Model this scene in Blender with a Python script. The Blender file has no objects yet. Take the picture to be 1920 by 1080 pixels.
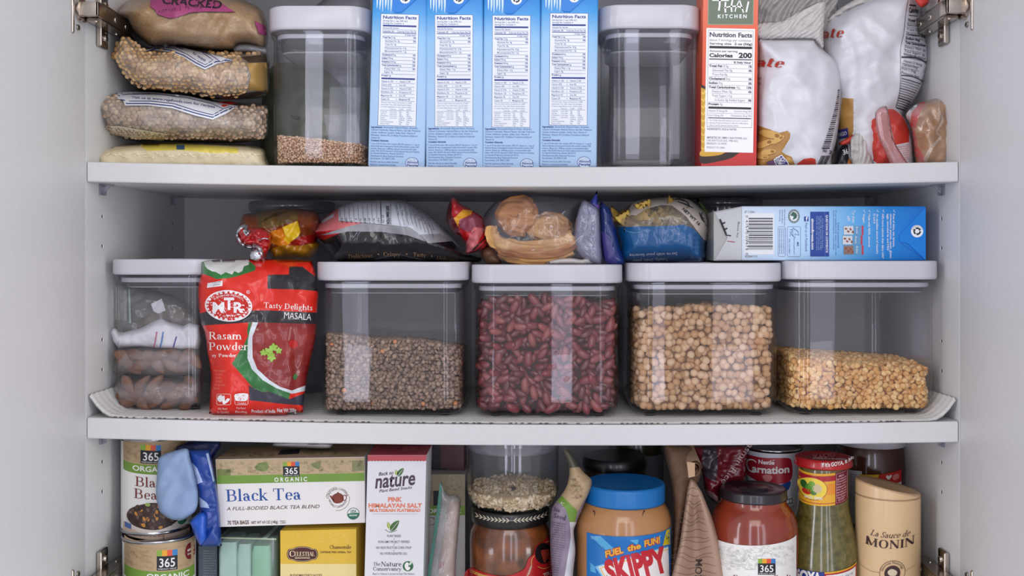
import bpy, bmesh, math, random
import numpy as np
from mathutils import Vector, noise
from mathutils.geometry import delaunay_2d_cdt

SC = bpy.context.scene
random.seed(7)
rng = np.random.default_rng(11)
# ---- scale: one reference unit is 0.57 mm on the plane of the shelf fronts (y = 0)
K = .00057
D = 1.06            # camera to shelf fronts
VX, VY = 998., 480.

# ---- camera
cam = bpy.data.cameras.new('camera')
cam.sensor_width = 36
cam.lens = D * 36 / (1920 * K)
cam.shift_x = (960 - VX) / 1920
cam.shift_y = -(540 - VY) / 1920
camera = bpy.data.objects.new('camera', cam)
camera.location = (0, -D, 0)
camera.rotation_euler = (math.radians(90), 0, 0)
SC.collection.objects.link(camera)
SC.camera = camera

# ---- world: dim grey kitchen around the camera
w = bpy.data.worlds.new('kitchen')
SC.world = w
w.use_nodes = True
_bg = w.node_tree.nodes['Background']
_bg.inputs[0].default_value = (.965, .975, 1.0, 1)
_bg.inputs[1].default_value = .78

def area(name, loc, size, power, col, target=(0, .1, 0)):
    l = bpy.data.lights.new(name, 'AREA')
    l.shape = 'RECTANGLE'
    l.size, l.size_y = size
    l.energy = power
    l.color = col
    o = bpy.data.objects.new(name, l)
    o.location = loc
    o.rotation_euler = (Vector(target) - Vector(loc)).to_track_quat('-Z', 'Y').to_euler()
    SC.collection.objects.link(o)
    return o

# the kitchen windows behind the camera, the ceiling lamp over it, added side fills
area('window_light', (-.95, -3.0, .10), (.26, 2.9), 13, (.80, .82, 1.0))
area('window_light', (.22, -3.2, .10), (.22, 2.9), 11, (.78, .79, 1.0))
area('window_light', (1.0, -3.0, .10), (.42, 2.9), 13, (.84, .83, 1.0))
area('side_fill', (2.3, -1.6, .15), (.7, 2.4), 50, (.98, .99, 1.0), (-.3, 0, 0))  # unseen fill light, added to brighten the left door
area('side_fill', (-2.3, -1.6, .15), (.7, 2.4), 42, (.91, .90, 1.0), (.3, 0, 0))  # its added counterpart, brightening the right door
area('ceiling_lamp', (-.10, -2.3, 1.35), (1.4, .9), 13, (1.0, .95, .90))

SC.view_settings.view_transform = 'Standard'
SC.view_settings.look = 'None'
SC.view_settings.gamma = 1
SC.view_settings.exposure = -0.2
SC.view_settings.use_curve_mapping = False
SC.cycles.transparent_max_bounces = 40
SC.cycles.max_bounces = 10
SC.cycles.use_denoising = True
SC.cycles.caustics_reflective = False
SC.cycles.caustics_refractive = False

# =====================================================================  helpers
def P(px, py, y):
    s = K * (D + y) / D
    return Vector(((px - VX) * s, y, -(py - VY) * s))

def U(n, y):        # n reference units as metres at depth y
    return n * K * (D + y) / D

def lin(c):
    c = c / 255.
    return c / 12.92 if c <= .04045 else ((c + .055) / 1.055) ** 2.4

_mats = {}
def mat(n, c=(200, 200, 200), rough=.5, metal=0., spec=.5, bump=0., bscale=80., var=.06, vscale=25., c2=None, coat=0., stretch=None):
    """procedural surface: a base colour broken up by noise, with an optional bump"""
    if n in _mats:
        return _mats[n]
    m = bpy.data.materials.new(n)
    m.use_nodes = True
    nt = m.node_tree
    b = nt.nodes['Principled BSDF']
    rgb = [lin(x) for x in c]
    tc = nt.nodes.new('ShaderNodeTexCoord')
    mp = nt.nodes.new('ShaderNodeMapping')
    nt.links.new(tc.outputs['Object'], mp.inputs[0])
    if stretch:
        mp.inputs['Scale'].default_value = stretch
    nz = nt.nodes.new('ShaderNodeTexNoise')
    nz.inputs['Scale'].default_value = vscale
    nz.inputs['Detail'].default_value = 3
    nt.links.new(mp.outputs[0], nz.inputs['Vector'])
    cr = nt.nodes.new('ShaderNodeValToRGB')
    cr.color_ramp.elements[0].position = .3
    cr.color_ramp.elements[1].position = .7
    o2 = [lin(x) for x in c2] if c2 else [x * (1 - var) for x in rgb]
    o1 = rgb if c2 else [min(1, x * (1 + var)) for x in rgb]
    cr.color_ramp.elements[0].color = (*o2, 1)
    cr.color_ramp.elements[1].color = (*o1, 1)
    nt.links.new(nz.outputs[0], cr.inputs[0])
    nt.links.new(cr.outputs[0], b.inputs['Base Color'])
    b.inputs['Roughness'].default_value = rough
    b.inputs['Metallic'].default_value = metal
    b.inputs['Specular IOR Level'].default_value = spec
    b.inputs['Coat Weight'].default_value = coat
    b.inputs['Coat Roughness'].default_value = .08
    if bump:
        n2 = nt.nodes.new('ShaderNodeTexNoise')
        n2.inputs['Scale'].default_value = bscale
        n2.inputs['Detail'].default_value = 4
        nt.links.new(mp.outputs[0], n2.inputs['Vector'])
        bp = nt.nodes.new('ShaderNodeBump')
        bp.inputs['Strength'].default_value = bump
        bp.inputs['Distance'].default_value = .002
        nt.links.new(n2.outputs[0], bp.inputs['Height'])
        nt.links.new(bp.outputs[0], b.inputs['Normal'])
    _mats[n] = m
    return m

def ink(c, rough=.45, spec=.4):
    return mat('print_%02x%02x%02x' % tuple(int(x) for x in c), c, rough, spec=spec, var=.03)

def film(n, tint=(255, 255, 255), haze=0., hc=(230, 232, 236), rough=.08, f0=.06, bump=0., bscale=60., patch=0.):
    """thin clear plastic: straight-through light, a fresnel gloss and a little milky haze"""
    if n in _mats:
        return _mats[n]
    m = bpy.data.materials.new(n)
    m.use_nodes = True
    nt = m.node_tree
    nt.nodes.remove(nt.nodes['Principled BSDF'])
    out = nt.nodes['Material Output']
    tr = nt.nodes.new('ShaderNodeBsdfTransparent')
    tr.inputs[0].default_value = (*[lin(x) for x in tint], 1)
    gl = nt.nodes.new('ShaderNodeBsdfGlossy')
    gl.inputs['Roughness'].default_value = rough
    df = nt.nodes.new('ShaderNodeBsdfDiffuse')
    df.inputs[0].default_value = (*[lin(x) for x in hc], 1)
    lw = nt.nodes.new('ShaderNodeLayerWeight')
    lw.inputs[0].default_value = .5
    pw = nt.nodes.new('ShaderNodeMath'); pw.operation = 'POWER'; pw.inputs[1].default_value = 4
    ml = nt.nodes.new('ShaderNodeMath'); ml.operation = 'MULTIPLY_ADD'
    ml.inputs[1].default_value = .75; ml.inputs[2].default_value = f0
    nt.links.new(lw.outputs['Facing'], pw.inputs[0])
    nt.links.new(pw.outputs[0], ml.inputs[0])
    mx = nt.nodes.new('ShaderNodeMixShader')
    nt.links.new(tr.outputs[0], mx.inputs[1])
    nt.links.new(df.outputs[0], mx.inputs[2])
    mx.inputs[0].default_value = haze
    tc = nt.nodes.new('ShaderNodeTexCoord')
    if patch:
        nz = nt.nodes.new('ShaderNodeTexNoise')
        nz.inputs['Scale'].default_value = 28
        nz.inputs['Detail'].default_value = 4
        nt.links.new(tc.outputs['Object'], nz.inputs['Vector'])
        mr = nt.nodes.new('ShaderNodeMapRange')
        mr.inputs[1].default_value = .42; mr.inputs[2].default_value = .68
        mr.inputs[3].default_value = haze; mr.inputs[4].default_value = haze + patch
        nt.links.new(nz.outputs[0], mr.inputs[0])
        nt.links.new(mr.outputs[0], mx.inputs[0])
    m2 = nt.nodes.new('ShaderNodeMixShader')
    nt.links.new(ml.outputs[0], m2.inputs[0])
    nt.links.new(mx.outputs[0], m2.inputs[1])
    nt.links.new(gl.outputs[0], m2.inputs[2])
    nt.links.new(m2.outputs[0], out.inputs[0])
    if bump:
        n2 = nt.nodes.new('ShaderNodeTexNoise')
        n2.inputs['Scale'].default_value = bscale
        n2.inputs['Detail'].default_value = 2
        nt.links.new(tc.outputs['Object'], n2.inputs['Vector'])
        bp = nt.nodes.new('ShaderNodeBump')
        bp.inputs['Strength'].default_value = bump
        bp.inputs['Distance'].default_value = .006
        nt.links.new(n2.outputs[0], bp.inputs['Height'])
        nt.links.new(bp.outputs[0], gl.inputs['Normal'])
    _mats[n] = m
    return m

def grad(n, stops, z0, z1, rough=.4, axis=2, patch=None, spec=.5):
    """printed colour running along one object axis (a gradient printed on the carton)"""
    if n in _mats:
        return _mats[n]
    m = bpy.data.materials.new(n)
    m.use_nodes = True
    nt = m.node_tree
    b = nt.nodes['Principled BSDF']
    b.inputs['Roughness'].default_value = rough
    b.inputs['Specular IOR Level'].default_value = spec
    tc = nt.nodes.new('ShaderNodeTexCoord')
    sp = nt.nodes.new('ShaderNodeSeparateXYZ')
    nt.links.new(tc.outputs['Object'], sp.inputs[0])
    mr = nt.nodes.new('ShaderNodeMapRange')
    mr.inputs[1].default_value = z0; mr.inputs[2].default_value = z1
    nt.links.new(sp.outputs[axis], mr.inputs[0])
    cr = nt.nodes.new('ShaderNodeValToRGB')
    els = cr.color_ramp.elements
    while len(els) < len(stops):
        els.new(.5)
    for e, (p, c) in zip(els, stops):
        e.position = p
        e.color = (*[lin(x) for x in c], 1)
    nt.links.new(mr.outputs[0], cr.inputs[0])
    nt.links.new(cr.outputs[0], b.inputs['Base Color'])
    _mats[n] = m
    return m

ORG = {}
class MB:
    """collects shapes in world coordinates and links them as one mesh object"""
    def __init__(s):
        s.v, s.f, s.m, s.sm, s.mats = [], [], [], [], []
    def mi(s, m):
        if m not in s.mats:
            s.mats.append(m)
        return s.mats.index(m)
    def add(s, vs, fs, m, smooth=False):
        o = len(s.v)
        s.v.extend([tuple(v) for v in vs])
        mis = [s.mi(x) for x in m] if isinstance(m, list) else [s.mi(m)] * len(fs)
        for f, k in zip(fs, mis):
            s.f.append([i + o for i in f]); s.m.append(k); s.sm.append(smooth)
        return s
    def hexa(s, c8, m):
        """8 corners: bottom ring 0-3, top ring 4-7"""
        return s.add(c8, [(0, 3, 2, 1), (4, 5, 6, 7), (0, 1, 5, 4), (1, 2, 6, 5), (2, 3, 7, 6), (3, 0, 4, 7)], m)
    def box(s, x0, x1, y0, y1, z0, z1, m, bev=0.):
        if not bev:
            return s.hexa([(x0, y0, z0), (x1, y0, z0), (x1, y1, z0), (x0, y1, z0), (x0, y0, z1), (x1, y0, z1), (x1, y1, z1), (x0, y1, z1)], m)
        w, d = x1 - x0, y1 - y0
        cx, cy = (x0 + x1) / 2, (y0 + y1) / 2
        b = bev
        return s.loft(cx, cy, [(w - 2 * b, d - 2 * b, b * .5, z0), (w - .6 * b, d - .6 * b, b * .9, z0 + .3 * b), (w, d, b, z0 + b), (w, d, b, z1 - b), (w - .6 * b, d - .6 * b, b * .9, z1 - .3 * b), (w - 2 * b, d - 2 * b, b * .5, z1)], m, seg=3)
    def loft(s, cx, cy, loops, m, seg=6, cap0=True, cap1=True, smooth=True):
        """rounded-rectangle rings (w, d, r, z) joined bottom to top"""
        rings = []
        for (w_, d_, r, z) in loops:
            r = min(r, w_ / 2 - 1e-5, d_ / 2 - 1e-5)
            ring = []
            for q, (sx, sy) in enumerate(((1, 1), (-1, 1), (-1, -1), (1, -1))):
                for i in range(seg + 1):
                    a = math.pi / 2 * (q + i / seg)
                    ring.append((cx + sx * (w_ / 2 - r) + r * math.cos(a), cy + sy * (d_ / 2 - r) + r * math.sin(a), z))
            rings.append(ring)
        n = len(rings[0])
        vs = [p for r in rings for p in r]
        fs = []
        ms = []
        for k in range(len(rings) - 1):
            for i in range(n):
                j = (i + 1) % n
                fs.append((k * n + i, k * n + j, (k + 1) * n + j, (k + 1) * n + i))
                ms.append(m[k] if isinstance(m, list) else m)
        s.add(vs, fs, ms, smooth)
        m0 = m[0] if isinstance(m, list) else m
        m1 = m[-1] if isinstance(m, list) else m
        if cap0: s.add(rings[0], [tuple(range(n))[::-1]], m0)
        if cap1: s.add(rings[-1], [tuple(range(n))], m1)
        return s
    def lathe(s, cx, cy, prof, m, seg=72, cap0=True, cap1=True, ex=1., ey=1., fn=None):
        n = seg
        vs, fs, ms = [], [], []
        for k, (r, z) in enumerate(prof):
            for i in range(n):
                a = 2 * math.pi * i / n
                rr = fn(r, z, a) if fn else r
                vs.append((cx + ex * rr * math.cos(a), cy + ey * rr * math.sin(a), z))
        for k in range(len(prof) - 1):
            for i in range(n):
                j = (i + 1) % n
                fs.append((k * n + i, k * n + j, (k + 1) * n + j, (k + 1) * n + i))
                ms.append(m[k] if isinstance(m, list) else m)
        s.add(vs, fs, ms, True)
        m0 = m[0] if isinstance(m, list) else m
        m1 = m[-1] if isinstance(m, list) else m
        if cap0: s.add(vs[:n], [tuple(range(n))[::-1]], m0)
        if cap1: s.add(vs[-n:], [tuple(range(n))], m1)
        return s
    def tube(s, pts, r, m, n=8, cap=True, flat=1., ridge=0.):
        pts = [Vector(p) for p in pts]
        rs = r if isinstance(r, (list, tuple)) else [r] * len(pts)
        vs, fs = [], []
        up = Vector((0, 0, 1))
        for k, p in enumerate(pts):
            t = (pts[min(k + 1, len(pts) - 1)] - pts[max(k - 1, 0)]).normalized()
            if abs(t.dot(up)) > .95: up = Vector((1, 0, 0))
            a = t.cross(up).normalized(); b = a.cross(t).normalized(); up = b
            for i in range(n):
                q = 2 * math.pi * i / n
                rr = rs[k] * (1 + ridge * math.cos(7 * q + .12 * k))
                vs.append(p + a * rr * math.cos(q) + b * rr * flat * math.sin(q))
        for k in range(len(pts) - 1):
            for i in range(n):
                j = (i + 1) % n
                fs.append((k * n + i, k * n + j, (k + 1) * n + j, (k + 1) * n + i))
        s.add(vs, fs, m, True)
        if cap:
            s.add(vs[:n], [tuple(range(n))[::-1]], m); s.add(vs[-n:], [tuple(range(n))], m)
        return s
    def cyl(s, a, b, r, m, n=20, r2=None):
        return s.tube([a, b], [r, r if r2 is None else r2], m, n)
    def grid(s, f, nu, nv, m, smooth=True):
        vs = [f(i / nu, j / nv) for j in range(nv + 1) for i in range(nu + 1)]
        fs = [(j * (nu + 1) + i, j * (nu + 1) + i + 1, (j + 1) * (nu + 1) + i + 1, (j + 1) * (nu + 1) + i) for j in range(nv) for i in range(nu)]
        return s.add(vs, fs, m, smooth)
    def sheet(s, f, nu, nv, m, th):
        """a thin sheet with real thickness th along y"""
        s.grid(f, nu, nv, m)
        g = lambda u, v: Vector(f(u, v)) + Vector((0, th, 0))
        s.grid(g, nu, nv, m)
        for a, b in (((0, 0), (1, 0)), ((1, 0), (1, 1)), ((1, 1), (0, 1)), ((0, 1), (0, 0))):
            n = nu if a[1] == b[1] else nv
            L = [(a[0] + (b[0] - a[0]) * i / n, a[1] + (b[1] - a[1]) * i / n) for i in range(n + 1)]
            vs = [f(*q) for q in L] + [g(*q) for q in L]
            s.add(vs, [(i, i + 1, n + 2 + i, n + 1 + i) for i in range(n)], m)
        return s
    def art(s, art, surf, off=.00015, step=.00006):
        for (layer, vs, fs, m) in art.items:
            q = surf(np.array(vs, float), off + layer * step)
            s.add([tuple(p) for p in q], fs, m, True)
        return s
    def build(s, name, parent=None, origin=None):
        me = bpy.data.meshes.new(name)
        v = np.array(s.v, float)
        if parent is not None:
            o = np.array(ORG[parent.name])
        elif origin is not None:
            o = np.array(origin, float)
        else:
            lo, hi = v.min(0), v.max(0)
            o = np.array([(lo[0] + hi[0]) / 2, (lo[1] + hi[1]) / 2, lo[2]])
        me.from_pydata((v - o).tolist(), [], s.f)
        for m in s.mats: me.materials.append(m)
        me.polygons.foreach_set('material_index', s.m)
        me.polygons.foreach_set('use_smooth', s.sm)
        me.update()
        ob = bpy.data.objects.new(name, me)
        SC.collection.objects.link(ob)
        if parent is not None:
            ob.parent = parent
        else:
            ob.location = o
        ORG[ob.name] = tuple(o)
        return ob

def tag(o, label=None, cat=None, group=None, kind=None):
    if label: o['label'] = label
    if cat: o['category'] = cat
    if group: o['group'] = group
    if kind: o['kind'] = kind
    return o

def thing(name, label, cat, loc, group=None):
    o = bpy.data.objects.new(name, None)
    o.empty_display_size = .02
    SC.collection.objects.link(o)
    o.location = loc
    ORG[o.name] = tuple(loc)
    return tag(o, label, cat, group)

def copy_tree(o, parent=None):
    c = o.copy()
    SC.collection.objects.link(c)
    if parent is not None: c.parent = parent
    ORG[c.name] = ORG[o.name]
    for ch in list(o.children): copy_tree(ch, c)
    return c

# ---- surfaces: map reference coordinates (N,2) to points on a real face
def rays(q):
    return np.stack([(q[:, 0] - VX) * K, np.full(len(q), D), -(q[:, 1] - VY) * K], 1)

def plane_surf(Y):
    def f(q, off):
        s = K * (D + Y) / D
        return np.stack([(q[:, 0] - VX) * s, np.full(len(q), Y - off), -(q[:, 1] - VY) * s], 1)
    return f

def tilt_surf(a, b, c):
    """plane through three points; normal turned to the camera"""
    a, b, c = (np.array(p, float) for p in (a, b, c))
    n = np.cross(b - a, c - a); n /= np.linalg.norm(n)
    if n[1] > 0: n = -n
    cam_ = np.array([0, -D, 0])
    def f(q, off):
        d = rays(q)
        t = (n @ (a - cam_)) / (d @ n)
        return cam_ + d * t[:, None] + n * off
    return f

def lathe_surf(cx, cy, prof, ex=1., ey=1.):
    zs = np.array([p[1] for p in prof]); rs = np.array([p[0] for p in prof])
    o = np.argsort(zs, kind='stable'); zs, rs = zs[o], rs[o]
    def f(q, off):
        Y = np.full(len(q), cy - rs.max() * ey * .7)
        for _ in range(14):
            s = K * (D + Y) / D
            X = (q[:, 0] - VX) * s; Z = -(q[:, 1] - VY) * s
            r = np.interp(Z, zs, rs) + off
            Yn = cy - ey * np.sqrt(np.maximum(r * r - ((X - cx) / ex) ** 2, (r * .02) ** 2))
            Y = Y * .4 + Yn * .6
        s = K * (D + Y) / D
        return np.stack([(q[:, 0] - VX) * s, Y - off * .4, -(q[:, 1] - VY) * s], 1)
    return f

# ---- outlines
def smooth(pts, n=6, closed=True):
    """Catmull-Rom through the points"""
    p = [np.array(q, float) for q in pts]
    L = len(p); out = []
    for i in range(L if closed else L - 1):
        if closed: a, b, c, d = p[(i - 1) % L], p[i], p[(i + 1) % L], p[(i + 2) % L]
        else: a, b, c, d = p[max(i - 1, 0)], p[i], p[i + 1], p[min(i + 2, L - 1)]
        for k in range(n):
            t = k / n
            out.append(.5 * ((2 * b) + (-a + c) * t + (2 * a - 5 * b + 4 * c - d) * t * t + (-a + 3 * b - 3 * c + d) * t ** 3))
    if not closed: out.append(p[-1])
    return [tuple(q) for q in out]

def resample(pts, ml):
    out = []
    L = len(pts)
    for i in range(L):
        a, b = np.array(pts[i], float), np.array(pts[(i + 1) % L], float)
        n = max(1, int(math.ceil(np.linalg.norm(b - a) / ml)))
        for k in range(n): out.append(tuple(a + (b - a) * k / n))
    return out

def inside(q, poly):
    q = np.asarray(q, float); p = np.asarray(poly, float)
    x, y = q[:, 0], q[:, 1]
    r = np.zeros(len(q), bool)
    x1, y1 = p[-1]
    for x2, y2 in p:
        c = ((y2 > y) != (y1 > y))
        with np.errstate(divide='ignore', invalid='ignore'):
            r ^= c & (x < (x1 - x2) * (y - y2) / (y1 - y2 if y1 != y2 else 1e-9) + x2)
        x1, y1 = x2, y2
    return r

def edge_dist(q, poly):
    q = np.asarray(q, float); p = np.asarray(poly, float)
    best = np.full(len(q), 1e9)
    a = p[-1]
    for b in p:
        ab = b - a
        t = np.clip(((q - a) @ ab) / max(ab @ ab, 1e-9), 0, 1)
        best = np.minimum(best, np.linalg.norm(q - (a + t[:, None] * ab), axis=1))
        a = b
    return best

def mesh2d(outline, ml, lines=()):
    """triangles inside a closed outline, with other closed lines kept as edges"""
    ol = resample(outline, ml)
    pts = list(ol); edges = [(i, (i + 1) % len(ol)) for i in range(len(ol))]
    for L in lines:
        L = resample(L, ml); o = len(pts)
        pts += L; edges += [(o + i, o + (i + 1) % len(L)) for i in range(len(L))]
    a = np.array(ol); lo, hi = a.min(0), a.max(0)
    g = []
    row = 0
    y = lo[1] + ml * .5
    while y < hi[1]:
        x = lo[0] + ml * (.5 if row % 2 else 1.)
        while x < hi[0]:
            g.append((x, y)); x += ml
        y += ml * .87; row += 1
    if g:
        g = np.array(g)
        g = g[inside(g, ol)]
        if len(g):
            g = g[edge_dist(g, ol) > ml * .45]
        pts += [tuple(q) for q in g]
    r = delaunay_2d_cdt([Vector(q) for q in pts], edges, [], 0, 1e-4)
    vs = np.array([tuple(v) for v in r[0]])
    fs = [f for f in r[2]]
    cen = np.array([vs[list(f)].mean(0) for f in fs])
    keep = inside(cen, ol)
    fs = [f for f, k in zip(fs, keep) if k]
    return vs, fs, ol

# ---- lettering
_tx = {}
def sans(s, bold=0., shear=0., res=3):
    k = (s, bold, shear)
    if k not in _tx:
        c = bpy.data.curves.new('lettering', 'FONT')
        c.body = s; c.resolution_u = res; c.offset = bold; c.shear = shear
        o = bpy.data.objects.new('lettering', c)
        me = o.to_mesh()
        v = np.array([(p.co[0], p.co[1]) for p in me.vertices]) / .682 if len(me.vertices) else np.zeros((1, 2))
        f = [tuple(p.vertices) for p in me.polygons]
        o.to_mesh_clear()
        bpy.data.objects.remove(o); bpy.data.curves.remove(c)
        v[:, 0] -= v[:, 0].min()
        _tx[k] = (v, f, v[:, 0].max())
    return _tx[k]

T_, t_ = .15, .055
XH = .66
_G = {
 'B': (.78, 'V.16,0,1,bt L.16,.975,.42,.975,.05 L.16,.53,.46,.53,.05 L.16,.025,.46,.025,.05 A.42,.75,.22,.225,-90,90 A.44,.275,.26,.25,-90,90'),
 'C': (.8, 'A.44,.5,.36,.5,48,312 L.68,.98,.68,.7,.05 L.68,.25,.68,.1,.04'),
 'D': (.86, 'V.16,0,1,bt L.16,.975,.38,.975,.05 L.16,.025,.38,.025,.05 A.36,.5,.4,.475,-90,90'),
 'E': (.7, 'V.16,0,1,bt L.16,.975,.6,.975,.05 L.16,.5,.5,.5,.05 L.16,.025,.62,.025,.05 L.59,1,.59,.78,.05 L.48,.6,.48,.4,.05 L.62,0,.62,.24,.05'),
 'G': (.88, 'A.44,.5,.36,.5,48,330 L.68,.98,.68,.7,.05 V.7,.02,.42 L.54,.4,.84,.4,.05'),
 'I': (.36, 'V.18,0,1,bt'),
 'L': (.66, 'V.16,0,1,bt L.16,.025,.6,.025,.05 L.6,0,.6,.26,.05'),
 'M': (1.06, 'V.16,0,1,b V.86,0,1,bt L.1,.975,.24,.975,.05 L.16,1,.5,.06,.13 L.86,1,.5,.06,.05'),
 'N': (.92, 'L.16,0,.16,1,.06 L.16,1,.76,.02,.15 L.76,.02,.76,1,.06 L.04,.025,.28,.025,.05 L.62,.975,.88,.975,.05 L.05,.975,.2,.975,.05'),
 'O': (.9, 'A.45,.5,.39,.5,0,360'),
 'P': (.72, 'V.16,0,1,bt L.16,.975,.4,.975,.05 L.16,.45,.4,.45,.05 A.4,.71,.23,.265,-90,90'),
 'R': (.82, 'V.16,0,1,bt L.16,.975,.4,.975,.05 L.16,.5,.4,.5,.05 A.4,.74,.23,.235,-90,90 L.38,.5,.7,.02,.14 L.6,.025,.82,.025,.05'),
 'S': (.62, 'A.31,.74,.2,.25,30,270 A.31,.25,.23,.25,-150,90 L.5,.98,.5,.74,.05 L.09,.02,.09,.28,.05'),
 'T': (.78, 'V.38,0,1,b L.04,.975,.72,.975,.05 L.05,1,.05,.74,.05 L.71,1,.71,.74,.05'),
 'A': (.84, 'L.1,0,.42,1,.055 L.42,1,.74,0,.15 L.22,.34,.62,.34,.05 L0,.025,.22,.025,.05 L.6,.025,.86,.025,.05'),
 'V': (.84, 'L.1,1,.42,0,.15 L.42,0,.74,1,.055 L0,.975,.24,.975,.05 L.62,.975,.86,.975,.05'),
 'a': (.56, 'V.4,.06,.46 A.24,.46,.17,.19,5,150 D.12,.5,.065 A.24,.19,.18,.19,20,300 L.4,.04,.53,.03,.06'),
 'b': (.64, 'V.14,0,1.05,l A.3,.33,.24,.32,-150,150'),
 'c': (.54, 'A.31,.33,.25,.33,50,315 D.46,.5,.065'),
 'd': (.66, 'V.5,0,1.05,l A.34,.33,.25,.32,30,330 L.5,.02,.64,.02,.045'),
 'e': (.56, 'A.3,.33,.24,.33,0,318 L.08,.36,.54,.36,.05'),
 'f': (.42, 'V.17,0,.84,b A.32,.84,.15,.2,60,180 D.4,.96,.06 L.04,.64,.36,.64,.05'),
 'g': (.6, 'A.27,.43,.19,.22,0,360 L.4,.58,.56,.64,.06 A.16,.16,.08,.07,90,270 L.16,.09,.4,.07,.1 A.29,-.12,.24,.17,0,360'),
 'h': (.68, 'V.14,0,1.05,bl A.34,.42,.2,.23,5,170 V.54,0,.44,b'),
 'i': (.32, 'V.15,0,.66,bl D.15,.9,.09'),
 'k': (.66, 'V.14,0,1.05,bl L.16,.28,.46,.62,.05 L.26,.38,.52,.02,.13 L.36,.63,.56,.63,.045 L.42,.025,.64,.025,.045'),
 'l': (.32, 'V.15,0,1.05,bl'),
 'm': (1.0, 'V.14,0,.66,bl A.32,.42,.18,.23,5,170 V.5,0,.44,b A.68,.42,.18,.23,5,170 V.86,0,.44,b'),
 'n': (.68, 'V.14,0,.66,bl A.34,.42,.2,.23,5,170 V.54,0,.44,b'),
 'o': (.62, 'A.31,.33,.25,.33,0,360'),
 'p': (.66, 'V.14,-.3,.66,bl A.32,.33,.26,.32,-150,150'),
 'r': (.48, 'V.14,0,.66,bl A.34,.4,.2,.24,75,165 D.41,.58,.07'),
 's': (.46, 'A.23,.49,.14,.16,30,270 A.23,.17,.17,.16,-150,90 L.37,.64,.37,.48,.045 L.06,.02,.06,.2,.045'),
 't': (.4, 'V.16,.08,.86 A.29,.12,.13,.11,180,300 L.03,.64,.36,.64,.05'),
 'u': (.68, 'V.14,.2,.66,l A.33,.22,.19,.21,180,355 V.53,0,.66,l L.53,.02,.67,.02,.045'),
 'v': (.6, 'L.08,.64,.3,0,.13 L.3,0,.52,.64,.05 L0,.64,.2,.64,.045 L.4,.64,.6,.64,.045'),
 'w': (.88, 'L.08,.64,.28,0,.13 L.28,0,.44,.6,.05 L.42,.64,.62,0,.13 L.62,0,.8,.64,.05 L0,.64,.2,.64,.045 L.7,.64,.9,.64,.045'),
 'y': (.6, 'L.08,.64,.31,.02,.13 L.31,.02,.52,.64,.05 L.31,.02,.2,-.26,.055 D.13,-.24,.075 L0,.64,.2,.64,.045 L.42,.64,.6,.64,.045'),
 "'": (.2, 'V.1,.8,1.05'), '.': (.25, 'D.1,.06,.08'), ' ': (.3, ''),
}
def _strip(pts, ws):
    p = np.array(pts, float); n = len(p)
    d = np.gradient(p, axis=0)
    d /= np.maximum(np.linalg.norm(d, axis=1), 1e-9)[:, None]
    nn = np.stack([-d[:, 1], d[:, 0]], 1) * (np.array(ws) / 2)[:, None]
    vs = np.concatenate([p + nn, p - nn])
    return vs, [(i, i + 1, n + i + 1, n + i) for i in range(n - 1)]

def serif(s, bold=0., shear=0.):
    k = ('serif', s, bold, shear)
    if k in _tx: return _tx[k]
    V, F = [], []
    def put(vs, fs, x):
        o = len(V)
        V.extend([(a + x, b) for a, b in vs]); F.extend([tuple(i + o for i in f) for f in fs])
    x = 0.; b = bold
    for ch in s:
        adv, dsl = _G[ch]
        for tk in dsl.split():
            kd, a = tk[0], tk[1:].split(',')
            if kd == 'V':
                X, y0, y1 = (float(q) for q in a[:3]); e = a[3] if len(a) > 3 else ''
                wv = (T_ + b) / 2
                put([(X - wv, y0), (X + wv, y0), (X + wv, y1), (X - wv, y1)], [(0, 1, 2, 3)], x)
                for c in e:
                    yy = y0 if c == 'b' else y1 - .05
                    x0, x1 = (X - .16, X + .16) if c in 'bt' else (X - .17, X)
                    put([(x0, yy), (x1, yy), (x1, yy + .05), (x0, yy + (.05 if c != 'l' else .0))], [(0, 1, 2, 3)], x)
            elif kd == 'L':
                q = [float(z) for z in a]
                vs, fs = _strip([q[:2], q[2:4]], [q[4] + b * (q[4] > .1)] * 2); put(vs, fs, x)
            elif kd == 'A':
                cx, cy, rx, ry, a0, a1 = (float(z) for z in a)
                n = max(6, int(abs(a1 - a0) / 18))
                pts, ws = [], []
                for i in range(n + 1):
                    g = math.radians(a0 + (a1 - a0) * i / n)
                    wd = t_ + (T_ + b - t_) * abs(math.cos(g)) ** 1.5
                    pts.append((cx + (rx - wd * .5 * abs(math.cos(g))) * math.cos(g), cy + (ry - t_ / 2) * math.sin(g))); ws.append(wd)
                vs, fs = _strip(pts, ws); put(vs, fs, x)
            elif kd == 'D':
                cx, cy, r = (float(z) for z in a); n = 10
                put([(cx + r * math.cos(6.2832 * i / n), cy + r * math.sin(6.2832 * i / n)) for i in range(n)], [tuple(range(n))], x)
        x += adv * (1 + b * .25)
    v = np.array(V, float)
    if shear: v[:, 0] += v[:, 1] * shear
    v[:, 0] -= v[:, 0].min()
    _tx[k] = (v, F, v[:, 0].max())
    return _tx[k]

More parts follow.
